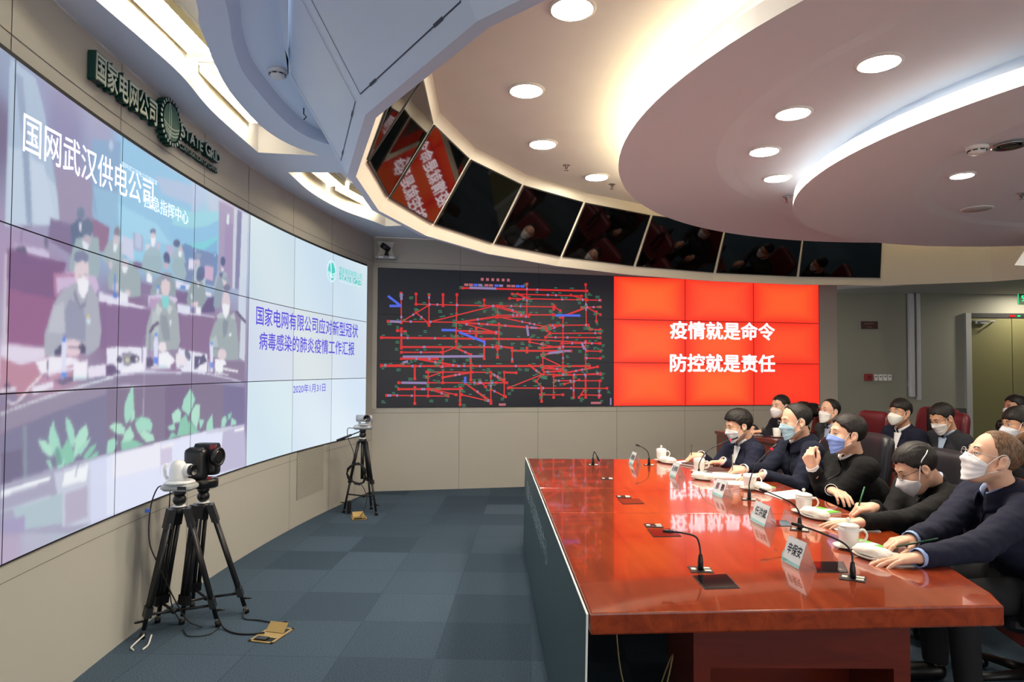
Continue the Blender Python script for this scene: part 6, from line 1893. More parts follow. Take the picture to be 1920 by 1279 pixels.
def hair_field(P, style, seed):
    x, y, z = P[:, 0], P[:, 1], P[:, 2]
    top = {'full': .010, 'bulky': .017, 'short': .005, 'thin': .003, 'recede': .007, 'bangs': .012}[style]
    d = ell(P, (-.014, 0, .046), (.102 + top, .0795 + top * .6, .090 + top))
    # hairline height as a function of how far forward
    if style in ('thin', 'recede'):
        xp = [-.2, -.10, -.05, -.028, .002, .012, .03, .045, .06, .2]
        zp = [-.075, -.07, -.05, -.030, -.012, .02, .060, .098, .14, .3]
    elif style == 'bangs':
        xp = [-.2, -.10, -.05, -.028, .006, .018, .05, .075, .2]
        zp = [-.075, -.07, -.05, -.035, -.012, .02, .040, .050, .055]
    else:
        xp = [-.2, -.10, -.05, -.028, .006, .018, .045, .07, .09, .2]
        zp = [-.075, -.07, -.05, -.035, -.012, .02, .060, .078, .088, .2]
    zl = np.interp(x, xp, zp)
    zl = zl + (.006 * np.sin(90 * y + seed) + .004 * np.sin(210 * y + 2 * seed)) * (x > .03) + .004 * np.sin(170 * x + seed) * (x < .03)
    d = smax(d, (zl - z) * .75, .008)
    amp = .001 if style in ('short', 'thin') else .0022
    d = d + amp * wob(P * V3(.35, 1.5, .8), 120, seed)
    if style == 'bulky':
        d = d - .010 * np.exp(-((x - .05) ** 2 + (y - .02) ** 2) / .003) * (z > .06)
    # leave the ears free
    for s in (-1, 1):
        d = smax(d, -ell(P, (-.010, .088 * s, -.004), (.021, .018, .033)), .004)
    return d

def hand_field_factory(side, pose):
    """side +1: thumb towards +y of the hand frame (x along the fingers, z out of the back of the hand)"""
    curls = {'flat': [(6, 10, 6), (5, 9, 6), (7, 10, 7), (10, 12, 8)],
             'rest': [(14, 22, 12), (18, 26, 14), (22, 28, 16), (26, 30, 18)],
             'write': [(38, 48, 22), (48, 62, 30), (60, 72, 38), (66, 74, 40)],
             'pinch': [(52, 42, 20), (58, 52, 26), (64, 62, 34), (70, 66, 36)],
             'fist': [(70, 85, 40), (74, 88, 42), (78, 88, 42), (80, 88, 42)]}[pose]
    ky = [.029, .009, -.011, -.029]; kx = [.088, .092, .087, .077]
    ln = [(.044, .027, .022), (.049, .030, .023), (.045, .028, .022), (.035, .021, .019)]
    rr = [.0094, .0096, .0090, .0080]
    spread = [5, 1, -3, -8]
    chains = []
    for i in range(4):
        p = V3(kx[i], ky[i], 0); a = 0; c = [p]
        sp = math.radians(spread[i] * (1.0 if pose == 'flat' else 0.6))
        for j in range(3):
            a += math.radians(curls[i][j])
            p = p + ln[i][j] * V3(math.cos(a) * math.cos(sp), math.cos(a) * math.sin(sp), -math.sin(a))
            c.append(p)
        chains.append((c, rr[i]))
    if pose in ('flat',): td = [(.72, .62, -.25), (.90, .38, -.15), (.96, .2, -.12)]
    elif pose == 'rest': td = [(.75, .55, -.38), (.92, .25, -.25), (.97, .05, -.2)]
    else: td = [(.72, .40, -.60), (.90, .05, -.45), (.85, -.30, -.40)]
    p = V3(.024, .024, -.008); th = [p]
    for dv, l in zip(td, (.042, .033, .027)):
        p = p + unit(dv) * l; th.append(p)
    def field(Q):
        P = Q * V3(1, side, 1)
        d = rcone(P, (-.012, 0, 0), (.012, 0, 0), .0215, .025)
        d = np.minimum(d, 9)
        for i in range(4):
            d = smin(d, rcone(P, (.008, ky[i] * .55, 0), (kx[i] * .98, ky[i], 0), .0165, .0125), .012)
        f = None
        for c, r in chains:
            e = smin(smin(rcone(P, c[0], c[1], r * 1.16, r), rcone(P, c[1], c[2], r, r * .92), .003), rcone(P, c[2], c[3], r * .92, r * .78), .003)
            f = e if f is None else np.minimum(f, e)
        e = smin(smin(rcone(P, th[0], th[1], .0155, .0125), rcone(P, th[1], th[2], .0122, .0105), .004), rcone(P, th[2], th[3], .0105, .0082), .003)
        d = smin(d, f, .007)
        return smin(d, e, .008)
    return field, chains, th

def frame(x, z):
    """rotation whose columns are x, y = z cross x, z"""
    x = unit(x); z = np.asarray(z, float); z = unit(z - x * (z @ x)); y = np.cross(z, x)
    return np.stack([x, y, z], 1)
def ik(S, Wp, l1, l2, pole):
    d = Wp - S; L = np.linalg.norm(d)
    if L > (l1 + l2) * .995:
        k = L / ((l1 + l2) * .99); l1 *= k; l2 *= k
    a = (l1 * l1 - l2 * l2 + L * L) / (2 * L)
    h = math.sqrt(max(0, l1 * l1 - a * a))
    u = d / L
    p = np.asarray(pole, float); p = unit(p - u * (p @ u))
    return S + u * a + p * h

SKIN = mat('skin', (226, 180, 154), 0.45, spec=0.4, noise=0.05, nscale=30)
SKIN2 = mat('skin_tan', (208, 158, 128), 0.45, spec=0.4, noise=0.05, nscale=30)
for _m in (SKIN, SKIN2):
    _b = _m.node_tree.nodes['Principled BSDF']
    _b.inputs['Subsurface Weight'].default_value = 0.12
    _b.inputs['Subsurface Radius'].default_value = (.012, .005, .003)
def hair_mat(name, a, b, sx=150, sz=22):
    m = mat(name, a, 0.5, spec=0.35)
    nt = m.node_tree; bs = nt.nodes['Principled BSDF']
    tc = nt.nodes.new('ShaderNodeTexCoord'); mp = nt.nodes.new('ShaderNodeMapping'); mp.inputs['Scale'].default_value = (sx, sx, sz)
    mp.inputs['Rotation'].default_value = (0.0, 0.5, 0.0)
    n = nt.nodes.new('ShaderNodeTexNoise'); n.inputs['Scale'].default_value = 1.0; n.inputs['Detail'].default_value = 3; n.inputs['Distortion'].default_value = 0.8
    r = nt.nodes.new('ShaderNodeValToRGB')
    r.color_ramp.elements[0].position = 0.35; r.color_ramp.elements[0].color = (*lin(a), 1)
    r.color_ramp.elements[1].position = 0.7; r.color_ramp.elements[1].color = (*lin(b), 1)
    bp = nt.nodes.new('ShaderNodeBump'); bp.inputs['Strength'].default_value = 0.55; bp.inputs['Distance'].default_value = 0.004
    nt.links.new(tc.outputs['Object'], mp.inputs['Vector']); nt.links.new(mp.outputs['Vector'], n.inputs['Vector'])
    nt.links.new(n.outputs['Fac'], r.inputs['Fac']); nt.links.new(r.outputs['Color'], bs.inputs['Base Color'])
    nt.links.new(n.outputs['Fac'], bp.inputs['Height']); nt.links.new(bp.outputs['Normal'], bs.inputs['Normal'])
    return m
HAIR = hair_mat('hair_black', (14, 12, 12), (38, 32, 30))
HAIRB = hair_mat('hair_thin_brown', (70, 48, 34), (142, 110, 84), 170, 26)
EYEW = mat('eye_white', (228, 222, 216), 0.2)
IRIS = mat('eye_dark', (26, 18, 14), 0.15)
TROUS = mat('trouser_dark', (24, 25, 30), 0.9)
SHOE = mat('shoe_leather', (16, 15, 15), 0.35)
WIRE = mat('glasses_metal', (190, 180, 160), 0.25, metal=0.9)
LENS = mat('glasses_lens', (235, 240, 245), 0.03, trans=1.0, alpha=0.25)
def cloth(name, rgb): return mat(name, rgb, 0.9, spec=0.25, noise=0.12, nscale=14, bump=0.12, bscale=500)

def sheet(nu, nv, fn, thick_fn):
    """two-skinned thin sheet: outer fn(u, v), inner thick_fn(u, v)"""
    A = [fn(i / nu, j / nv) for j in range(nv + 1) for i in range(nu + 1)]
    B = [thick_fn(i / nu, j / nv) for j in range(nv + 1) for i in range(nu + 1)]
    n = len(A); w = nu + 1
    F = []
    for j in range(nv):
        for i in range(nu):
            q = (j * w + i, j * w + i + 1, (j + 1) * w + i + 1, (j + 1) * w + i)
            F.append(q); F.append(tuple(n + k for k in q[::-1]))
    rim = [i for i in range(w)] + [j * w + nu for j in range(1, nv + 1)] + [nv * w + i for i in range(nu - 1, -1, -1)] + [j * w for j in range(nv - 1, 0, -1)]
    for k in range(len(rim)):
        a, b = rim[k], rim[(k + 1) % len(rim)]
        F.append((b, a, n + a, n + b))
    return np.array(A + B), np.array(F)

def person(label, head, yaw, pitch, neck, hip, heading, L, R, jacket, shirt, hair='full', mask=('surgical', (235, 238, 242)), glasses=None, roll=0.0,
           skin=None, hairm=None, detail=1.0, tie=None, group=None, collar='zip', seed=1, cuff=True, lean=0.0, shw=0.185, elbows=((-.1, -.3, -1), (-.1, .3, -1)), legs=True, bulk=1.0):
    """L and R: (wrist, finger direction, back-of-hand direction, pose) of the left and right hand, or None when unseen"""
    skin = skin or SKIN; hairm = hairm or HAIR
    C = V3(*head); N = V3(*neck); Hp = V3(*hip)
    t = thing('person', label, 'person', (Hp[0], Hp[1], 0.0), group=group)
    a = math.radians(heading)
    f = V3(math.cos(a), math.sin(a), 0); lf = V3(-math.sin(a), math.cos(a), 0); up = V3(0, 0, 1)
    ya, pi_ = math.radians(yaw), math.radians(pitch)
    hx = V3(math.cos(ya) * math.cos(pi_), math.sin(ya) * math.cos(pi_), math.sin(pi_))
    hy = V3(-math.sin(ya), math.cos(ya), 0); hz = np.cross(hx, hy)
    if roll:
        c, s = math.cos(math.radians(roll)), math.sin(math.radians(roll))
        hy, hz = hy * c + hz * s, hz * c - hy * s
    RH = np.stack([hx, hy, hz], 1)
    def H2W(P): return np.asarray(P) @ RH.T + C
    hv = 0.0042 / detail if detail < 1 else 0.0042
    # ---- body: head and neck
    neck_a = np.linalg.solve(RH, N - f * .005 - C)
    def hf(P):
        d = head_field(P)
        return smin(d, rcone(P, (-.030, 0, -.045), neck_a, .051, .058), .025)
    lo = np.minimum((-.13, -.11, -.14), neck_a - .07); hi = np.maximum((.14, .11, .15), neck_a + .07)
    V, F = nets(hf, lo, hi, hv)
    body_parts = [(H2W(V), F)]
    # ---- skeleton
    sh = {}
    for s, k in ((1, 'L'), (-1, 'R')):
        sh[k] = N - up * .048 + lf * s * shw + f * .02
    chest = N - up * .16 + f * .01 + (Hp - N) * .06
    waist = N * .42 + Hp * .58 - f * .02
    arms = {}
    for k, s, A, pole in (('L', 1, L, elbows[0]), ('R', -1, R, elbows[1])):
        if A is None:
            W_ = Hp + f * .36 + lf * s * .16 + up * .20
            A = (W_, f, up, 'rest')
        W_ = V3(*A[0])
        po = f * pole[0] + lf * -pole[1] + up * pole[2]
        E = ik(sh[k], W_, .285 * bulk, .25 * bulk, po)
        arms[k] = (sh[k], E, W_, A)
    # ---- hands
    for k, s in (('L', -1), ('R', 1)):
        S_, E, W_, A = arms[k]
        fld, chains, th = hand_field_factory(s, A[3])
        M = frame(A[1], A[2])
        V, F = nets(fld, (-.07, -.085, -.10), (.21, .085, .045), .0034 if detail >= 1 else .0055)
        body_parts.append((V @ M.T + W_, F))
    # ---- body core under the clothes
    kn = {}
    for s, k in ((1, 'L'), (-1, 'R')):
        hj = Hp + lf * s * .09; kj = hj + f * .42 + up * -.0 + lf * s * .04; aj = V3(kj[0], kj[1], .09) - f * .03
        kn[k] = (hj, kj, aj)
    def core(P):
        d = rcone(P, N - up * .03, chest - f * .01, .045, .075)
        d = smin(d, rcone(P, chest - f * .01, waist, .075, .08), .04)
        d = smin(d, rcone(P, waist, Hp, .08, .10), .04)
        for k in 'LR':
            S_, E, W_, A = arms[k]
            d = smin(d, rcone(P, N - up * .06, S_, .04, .040), .03)
            d = smin(d, rcone(P, S_, E, .036, .030), .02)
            d = smin(d, rcone(P, E, W_ - unit(W_ - E) * .01, .030, .021), .008)
            if legs:
                hj, kj, aj = kn[k]
                d = smin(d, rcone(P, hj, kj, .07, .048), .03); d = smin(d, rcone(P, kj, aj, .046, .032), .02)
        return d
    pts = [N, chest, waist, Hp] + [q for k in 'LR' for q in arms[k][:3]] + ([q for k in 'LR' for q in kn[k]] if legs else [])
    lo = np.min(pts, 0) - .14; hi = np.max(pts, 0) + .14
    body_parts.append(nets(core, lo, hi, .018))
    mesh_obj('body', body_parts, skin, t)
    # ---- jacket
    jm = jacket if not isinstance(jacket, tuple) else cloth('cloth_%d_%d_%d' % jacket, jacket)
    back = -f
    def jf(P):
        d = rcone(P, chest + lf * .075, waist + lf * .07, .115 * bulk, .118 * bulk)
        d = smin(d, rcone(P, chest - lf * .075, waist - lf * .07, .115 * bulk, .118 * bulk), .05)
        d = smin(d, rcone(P, waist + lf * .07, Hp + lf * .08 + up * .02, .118 * bulk, .125), .06)
        d = smin(d, rcone(P, waist - lf * .07, Hp - lf * .08 + up * .02, .118 * bulk, .125), .06)
        d = smin(d, rcone(P, N - up * .035 - f * .01, chest - f * .02, .072, .11), .04)
        for k, s in (('L', 1), ('R', -1)):
            S_, E, W_, A = arms[k]
            fw = unit(W_ - E)
            d = smin(d, rcone(P, N - up * .035 + lf * s * .04, S_, .055, .068 * bulk), .05)
            ar = smin(rcone(P, S_, E, .068 * bulk, .056 * bulk), rcone(P, E, W_ + fw * .012, .056 * bulk, .041), .02)
            d = smin(d, ar, .028)
        # sleeve ends are open: cut flat at the wrist
        for k in 'LR':
            S_, E, W_, A = arms[k]
            fw = unit(W_ - E)
            cutp = (P - (W_ + fw * .012)) @ fw
            near = np.linalg.norm(P - W_, axis=1) < .11
            d = np.where(near, np.maximum(d, cutp), d)
        d = d + .0045 * wob(P, 26, seed) + .0035 * wob(P * V3(1, 1, 2.2), 48, seed + 5)
        # neck opening
        d = smax(d, -rcone(P, N + up * .02 + f * .02, N + up * .12 + f * .05, .056, .075), .008)
        return d
    lo = np.min(pts[:10] , 0) - .16; hi = np.max(pts[:10], 0) + .16
    hi[2] = N[2] + .10
    lo[2] = max(lo[2], Hp[2] - .14)
    jo = mesh_obj('jacket', [nets(jf, lo, hi, .0088 / detail if detail < 1 else .0088)], jm, t)
    # collar of the jacket and of the shirt: bands round the neck, open at the front
    def band_round(prof, gap, tilt, n=32, thick=.005):
        """strip of cloth round the neck following a profile of (radius, height); open by gap at the front"""
        nn = unit(up * 1.0 + f * tilt)
        u_ = unit(f - nn * (f @ nn)); w_ = np.cross(nn, u_)
        m_ = len(prof) - 1
        def p(a, r, z): return N + f * .012 + u_ * (r * math.cos(a)) + w_ * (r * .95 * math.sin(a)) + nn * z
        def at(u, v, k):
            aa = gap + (2 * PI - 2 * gap) * u
            x_ = v * m_; i_ = min(int(x_), m_ - 1); t_ = x_ - i_
            r = prof[i_][0] * (1 - t_) + prof[i_ + 1][0] * t_; z = prof[i_][1] * (1 - t_) + prof[i_ + 1][1] * t_
            front = max(0, math.cos(aa)) ** 2
            return p(aa, r - k + .010 * front * (1 if m_ > 1 else 0), z - .016 * front)
        return sheet(n, m_ * 2, lambda u, v: at(u, v, 0), lambda u, v: at(u, v, thick))
    shm = mat('shirt_%d_%d_%d' % shirt, shirt, 0.8)
    mesh_obj('shirt_collar', [band_round([(.068, -.03), (.066, .012), (.068, .046)], .26, .40)], shm, t)
    if collar == 'suit':
        mesh_obj('collar', [band_round([(.112, -.045), (.092, -.005), (.078, .030), (.074, .030)], .62, .5)], jm, jo)
        # shirt front in the lapel opening
        def so(u, v):
            w = .045 * (1 - v) + .004
            q = N + f * (.075 + .05 * v) - up * (.03 + .20 * v) + lf * (2 * u - 1) * w
            return q
        def ray_out(q):
            for _ in range(24):
                dd = jf(q[None])[0]
                if dd > .003: break
                q = q + f * max(.002, -dd + .001)
            return q
        mesh_obj('shirt_front', [sheet(6, 10, lambda u, v: ray_out(so(u, v)) + f * .003, lambda u, v: ray_out(so(u, v)))], shm, t)
    else:
        mesh_obj('collar', [band_round([(.080, -.05), (.078, .0), (.076, .034), (.071, .034)] if collar == 'zip' else [(.076, -.03), (.075, .040), (.080, .046), (.108, .012), (.126, -.028)], .16 if collar == 'zip' else .30, .45)], jm, jo)
        zp = []
        for v in np.linspace(0, 1, 12):
            q = N + f * .05 - up * (.02 + .26 * v)
            for _ in range(30):
                dd = jf(q[None])[0]
                if dd > .002: break
                q = q + f * max(.002, -dd + .001)
            zp.append(q + f * .001)
        mb = MB(); mb.tube([tuple(q) for q in zp], .0035, 6); mb.build('zip', m_black, jo)
        mb = MB(); q = zp[3]; mb.obox(q + f * .005, tuple(lf * .004), tuple(f * .003), tuple(up * .012)); mb.build('zip_pull', m_chrome, jo)
    # cuffs
    if cuff:
        for k in 'LR':
            S_, E, W_, A = arms[k]
            fw = unit(W_ - E)
            mb = MB(); mb.tube([tuple(W_ - fw * .02), tuple(W_ + fw * .010), tuple(W_ + fw * .027)], [.036, .037, .036], 18, False)
            mb.tube([tuple(W_ + fw * .027), tuple(W_ - fw * .02)], [.033, .033], 18, False)
            mb.tube([tuple(W_ + fw * .0268), tuple(W_ + fw * .0272)], [.036, .033], 18, False)
            mb.build('shirt_cuff', shm, t)
    # ---- trousers and shoes (mostly under the table)
    if legs:
        def tf(P):
            d = ell(P, Hp - up * .02, (.20, .20, .12))
            for k in 'LR':
                hj, kj, aj = kn[k]
                d = smin(d, rcone(P, hj, kj, .095, .07), .05); d = smin(d, rcone(P, kj, aj, .068, .055), .03)
            return np.maximum(d, .10 - P[:, 2])
        pl = [q for k in 'LR' for q in kn[k]]
        mesh_obj('trousers', [nets(tf, np.min(pl, 0) - .22, np.max(pl, 0) + .22, .018)], TROUS, t)
        for k in 'LR':
            aj = kn[k][2]
            def sf(P):
                d = rcone(P, (aj[0], aj[1], .06), (aj[0] + f[0] * .16, aj[1] + f[1] * .16, .045), .045, .042)
                return smax(d, -P[:, 2] + .002, .01)
            mesh_obj('shoe', [nets(sf, V3(aj[0], aj[1], 0) - .22, V3(aj[0], aj[1], .1) + .22, .014)], SHOE, t)
    # ---- hair
    V, F = nets(lambda P: hair_field(P, hair, seed), (-.15, -.12, -.10), (.14, .12, .175), hv)
    mesh_obj('hair', [(H2W(V), F)], hairm, t)
    # ---- eyes and brows
    for s in (-1, 1):
        mb = MB(); mb.ball(H2W(V3(.0762, .031 * s, .009)), .0122, 14); e = mb.build('eye', EYEW, t)
        mb = MB(); mb.ball(H2W(V3(.0832, .031 * s, .008)), .0060, 10); mb.build('iris', IRIS, e)
        br = [H2W(V3(.0915 - .011 * abs(u - .2), s * (.014 + .036 * u), .033 + .006 * math.sin(u * 2.4))) for u in np.linspace(0, 1, 7)]
        mb = MB(); mb.tube(br, [.0022, .0034, .0036, .0034, .003, .0024, .0014], 6); mb.build('eyebrow', HAIR, t)
        # upper lid
        lid = [H2W(V3(.0885 - .0065 * (2 * u - 1) ** 2, s * .031 + .013 * (2 * u - 1), .0140 - .003 * (2 * u - 1) ** 2)) for u in np.linspace(0, 1, 7)]
        mb = MB(); mb.tube(lid, .0018, 6); mb.build('eyelid', HAIR, t)
    # ---- mask
    if mask:
        kind, mc = mask
        wide = math.radians(72)
        def rad(phi, z):
            """distance of the face from the axis in this direction"""
            o = V3(.02, 0, z); dv = V3(math.cos(phi), math.sin(phi), 0)
            r = .13
            for _ in range(14):
                dd = head_field((o + dv * r)[None], False)[0]
                r -= dd * .8
                if abs(dd) < .0004: break
            return max(.02, r)
        nu, nv = 22, 16
        tab = np.zeros((nv + 1, nu + 1))
        zz = np.zeros_like(tab); ph = np.zeros_like(tab)
        for j in range(nv + 1):
            for i in range(nu + 1):
                u = 2 * i / nu - 1; v = j / nv
                if kind == 'surgical':
                    ztop = .006 - .030 * abs(u) ** 1.6; zbot = -.122 + .050 * abs(u) ** 2
                else:
                    ztop = .004 - .040 * abs(u) ** 1.3; zbot = -.118 + .058 * abs(u) ** 1.5
                zz[j, i] = ztop + (zbot - ztop) * v; ph[j, i] = u * wide
                tab[j, i] = rad(ph[j, i], max(zz[j, i], -.103))
        sm = tab.copy()
        for _ in range(14):      # the cloth bridges the hollows
            p = np.pad(sm, 1, mode='edge')
            av = (p[:-2, 1:-1] + p[2:, 1:-1] + p[1:-1, :-2] + p[1:-1, 2:]) / 4
            sm = np.maximum(av, tab + .003)
        U = np.linspace(-1, 1, nu + 1)[None]; VV = np.linspace(0, 1, nv + 1)[:, None]
        if kind == 'surgical':
            sm = sm + .004 * np.sin(VV * PI) + .0022 * (np.abs(((VV * 4) % 1) - .5) * 2) * (1 - .3 * np.abs(U))
        else:
            sm = sm + .024 * np.sin(VV * PI) ** 1.0 * np.maximum(0, 1 - np.abs(U)) ** .8
        def mo(u, v, k=0.0):
            i = int(round(u * nu)); j = int(round(v * nv))
            r = sm[j, i] + .0012 - k
            return H2W(V3(.02 + r * math.cos(ph[j, i]), r * math.sin(ph[j, i]), zz[j, i]))
        mm = mat('mask_%d_%d_%d' % mc, mc, 0.75, spec=0.2)
        mk = mesh_obj('face_mask', [sheet(nu, nv, lambda u, v: mo(u, v), lambda u, v: mo(u, v, .0015))], mm, t)
        mstrap = mat('mask_strap', (240, 240, 240), 0.7)
        for s, ui in ((1, 1.0), (-1, 0.0)):
            tp, bt = mo(ui, 0.06), mo(ui, .94)
            if kind == 'band':
                seq = [tp, H2W(V3(-.005, .083 * s, .042)), H2W(V3(-.06, .080 * s, .075)), H2W(V3(-.118, .0, .085))]
                mb = MB(); mb.tube(bezier([tuple(q) for q in seq], 6), .0028, 6); mb.build('ear_loop', mstrap, mk)
            else:
                seq = [tp, H2W(V3(.020, .079 * s, .012)), H2W(V3(-.006, .083 * s, .036)), H2W(V3(-.030, .084 * s, .016)), H2W(V3(-.028, .080 * s, -.020)), H2W(V3(-.004, .076 * s, -.040)), bt]
                mb = MB(); mb.tube(bezier([tuple(q) for q in seq], 5), .0016, 6); mb.build('ear_loop', mstrap, mk)
    # ---- glasses
    if glasses:
        gm = glasses if not isinstance(glasses, tuple) else mat('frame_%d_%d_%d' % glasses, glasses, 0.3, metal=0.3)
        g = None
        mb = MB()
        for s in (-1, 1):
            ring = [H2W(V3(.1085 - .16 * max(0, .034 + .024 * math.cos(a_) - .02) ** 1.2, s * (.034 + .024 * abs(math.cos(a_)) ** .7 * (1 if math.cos(a_) > 0 else -1)), .010 + .0155 * abs(math.sin(a_)) ** .8 * (1 if math.sin(a_) > 0 else -1))) for a_ in np.linspace(0, 2 * PI, 21)]
            mb.tube(ring, .0013, 6, False)
            hinge = H2W(V3(.098, s * .062, .015))
            mb.tube([H2W(V3(.1035, s * .057, .014)), hinge, H2W(V3(.04, s * .077, .016)), H2W(V3(-.005, s * .082, .018)), H2W(V3(-.030, s * .082, -.004))], .0013, 6)
        mb.tube([H2W(V3(.1085, -.0105, .013)), H2W(V3(.112, 0, .017)), H2W(V3(.1085, .0105, .013))], .0013, 6)
        g = mb.build('glasses', gm, t)
    return t, arms, H2W

def pen(label, tip, top, rgb, group='pens in use'):
    tip, top = Vector(tip), Vector(top)
    t = thing('pen', label, 'pen', tip, group=group)
    d = nrm(top - tip); L = (top - tip).length
    mb = MB(); mb.tube([tip + d * .012, top], .0040, 10); mb.build('barrel', mat('pen_%d_%d_%d' % rgb, rgb, 0.3), t)
    mb = MB(); mb.tube([tip, tip + d * .012], [.0007, .0036], 10); mb.build('point', m_chrome, t)
    return t
NAVY = (30, 33, 52); BLACKC = (22, 22, 24); NAVY2 = (26, 30, 48)
WHITE = (235, 236, 240); LBLUE = (150, 176, 222)
DOWN = (0, 0, 1)
# front row, nearest first
person('balding man in a navy jacket and silver glasses, nearest at the table, looking up',
       (2.17, 3.03, 1.105), 168, 16, (2.245, 3.06, .955), (2.44, 3.12, .50), 176,
       ((1.585, 2.60, .787), (-1, .10, -.12), (0, .05, 1), 'flat'), ((1.705, 2.86, .792), (-1, -.22, -.10), (.05, .1, 1), 'rest'),
       NAVY, LBLUE, 'thin', ('surgical', (238, 238, 244)), (200, 200, 205), hairm=HAIRB, seed=11, bulk=1.05, collar='fold')
pen('dark green pen lying in the fingers of the balding man at the near end', (1.59, 2.80, .772), (1.76, 2.775, .815), (20, 70, 50))
person('man in a black zip jacket bent low over his papers, writing with a green pen',
       (2.16, 3.575, .985), 172, -30, (2.285, 3.63, .895), (2.42, 3.86, .50), 184,
       ((1.67, 3.19, .787), (-1, .45, -.12), (0, 0, 1), 'flat'), ((1.905, 3.52, .792), (-1, .05, -.05), (.0, -.35, 1), 'write'),
       BLACKC, (170, 190, 220), 'full', ('band', (236, 236, 242)), (60, 50, 45), seed=23, cuff=False, bulk=1.05)
pen('slim green pencil held upright by the man bent over his papers', (1.80, 3.51, .757), (1.865, 3.545, .895), (30, 96, 62))
person('man in a black jacket speaking with one hand raised, periwinkle blue mask',
       (2.14, 4.28, 1.095), 177, 2, (2.205, 4.32, .95), (2.36, 4.50, .50), 180,
       ((1.845, 4.10, .905), (-.40, .0, 1), (-.75, -.55, -.05), 'pinch'), ((1.935, 4.06, .785), (.10, -1, -.06), (0, 0, 1), 'rest'),
       BLACKC, WHITE, 'full', ('surgical', (140, 166, 236)), None, seed=31, elbows=((.35, .25, -1), (-.1, .35, -1)), bulk=1.08)
person('man in a navy jacket with a pale blue mask and rimless glasses, writing',
       (2.07, 4.88, 1.13), 180, -6, (2.14, 4.92, .985), (2.33, 5.02, .50), 182,
       ((1.735, 4.60, .790), (-1, .05, -.10), (0, .05, 1), 'flat'), ((1.69, 4.85, .795), (-1, -.02, -.02), (0, -.45, 1), 'write'),
       NAVY2, WHITE, 'recede', ('surgical', (176, 212, 232)), (190, 180, 170), seed=41, bulk=1.03, collar='fold')
pen('grey pen held upright by the man with the pale blue mask', (1.587, 4.82, .757), (1.60, 4.85, .90), (120, 112, 100))
person('man in navy over a white shirt at the far table end, bowed, writing',
       (1.89, 5.58, 1.04), 186, -14, (1.965, 5.62, .905), (2.14, 5.74, .50), 190,
       ((1.66, 5.24, .790), (-.95, .35, -.05), (0, .1, 1), 'rest'), ((1.575, 5.55, .80), (-1, -.02, .02), (0, -.4, 1), 'write'),
       NAVY, WHITE, 'bulky', ('surgical', (232, 236, 242)), (200, 170, 110), seed=53, collar='suit')
pen('black pen held by the man with bowed head at the far table end', (1.478, 5.52, .760), (1.492, 5.55, .89), (20, 20, 24))
# back row
BK = dict(detail=.62)
person('man with a crew cut in a dark jacket, hands on the rear desk',
       (2.95, 7.35, 1.11), 203, 0, (3.03, 7.38, .965), (3.22, 7.42, .50), 190,
       ((2.70, 7.20, .855), (-1, .1, 0), (0, 0, 1), 'rest'), ((2.68, 7.42, .87), (-1, -.3, .2), (0, -.3, 1), 'write'),
       (34, 35, 42), (60, 60, 66), 'short', ('cup', (238, 232, 232)), None, seed=61, **BK)
person('man in a charcoal suit with red-rimmed glasses at the rear desk, looking up',
       (3.36, 7.08, 1.075), 195, 6, (3.42, 7.10, .93), (3.58, 7.14, .50), 188, None, None,
       (66, 66, 68), (172, 184, 210), 'recede', ('surgical', (240, 238, 234)), (190, 40, 50), seed=67, collar='suit', **BK)
person('man in a navy jacket with a white cup mask at the rear desk',
       (3.70, 6.38, 1.11), 200, 3, (3.76, 6.40, .955), (3.93, 6.44, .50), 188, None, None,
       NAVY, WHITE, 'bangs', ('cup', (238, 238, 232)), (150, 140, 135), seed=71, skin=SKIN2, collar='suit', **BK)
person('man in a charcoal suit looking down at the rear desk, dark glasses',
       (3.86, 6.00, 1.085), 188, -26, (3.95, 6.03, .945), (4.12, 6.08, .50), 186, None, None,
       (48, 50, 56), (170, 190, 215), 'full', ('surgical', (238, 234, 230)), (20, 20, 22), seed=79, collar='suit', skin=SKIN2, **BK)
person('man in black with a half-hidden white mask at the right edge, behind the balding man',
       (3.955, 5.24, 1.095), 178, -6, (4.04, 5.26, .95), (4.20, 5.30, .50), 182,
       ((3.70, 5.08, .86), (-1, .1, .3), (0, -.3, 1), 'rest'), None,
       (26, 25, 27), (60, 60, 64), 'bangs', ('cup', (226, 230, 240)), (120, 110, 100), seed=83, skin=SKIN2, **BK)
person('man farthest back at the right edge, only his head showing above the others',
       (5.15, 6.85, 1.135), 183, 0, (5.22, 6.87, .985), (5.38, 6.9, .50), 184, None, None,
       (40, 40, 44), WHITE, 'full', ('surgical', (235, 235, 238)), None, seed=89, skin=SKIN2, **BK)
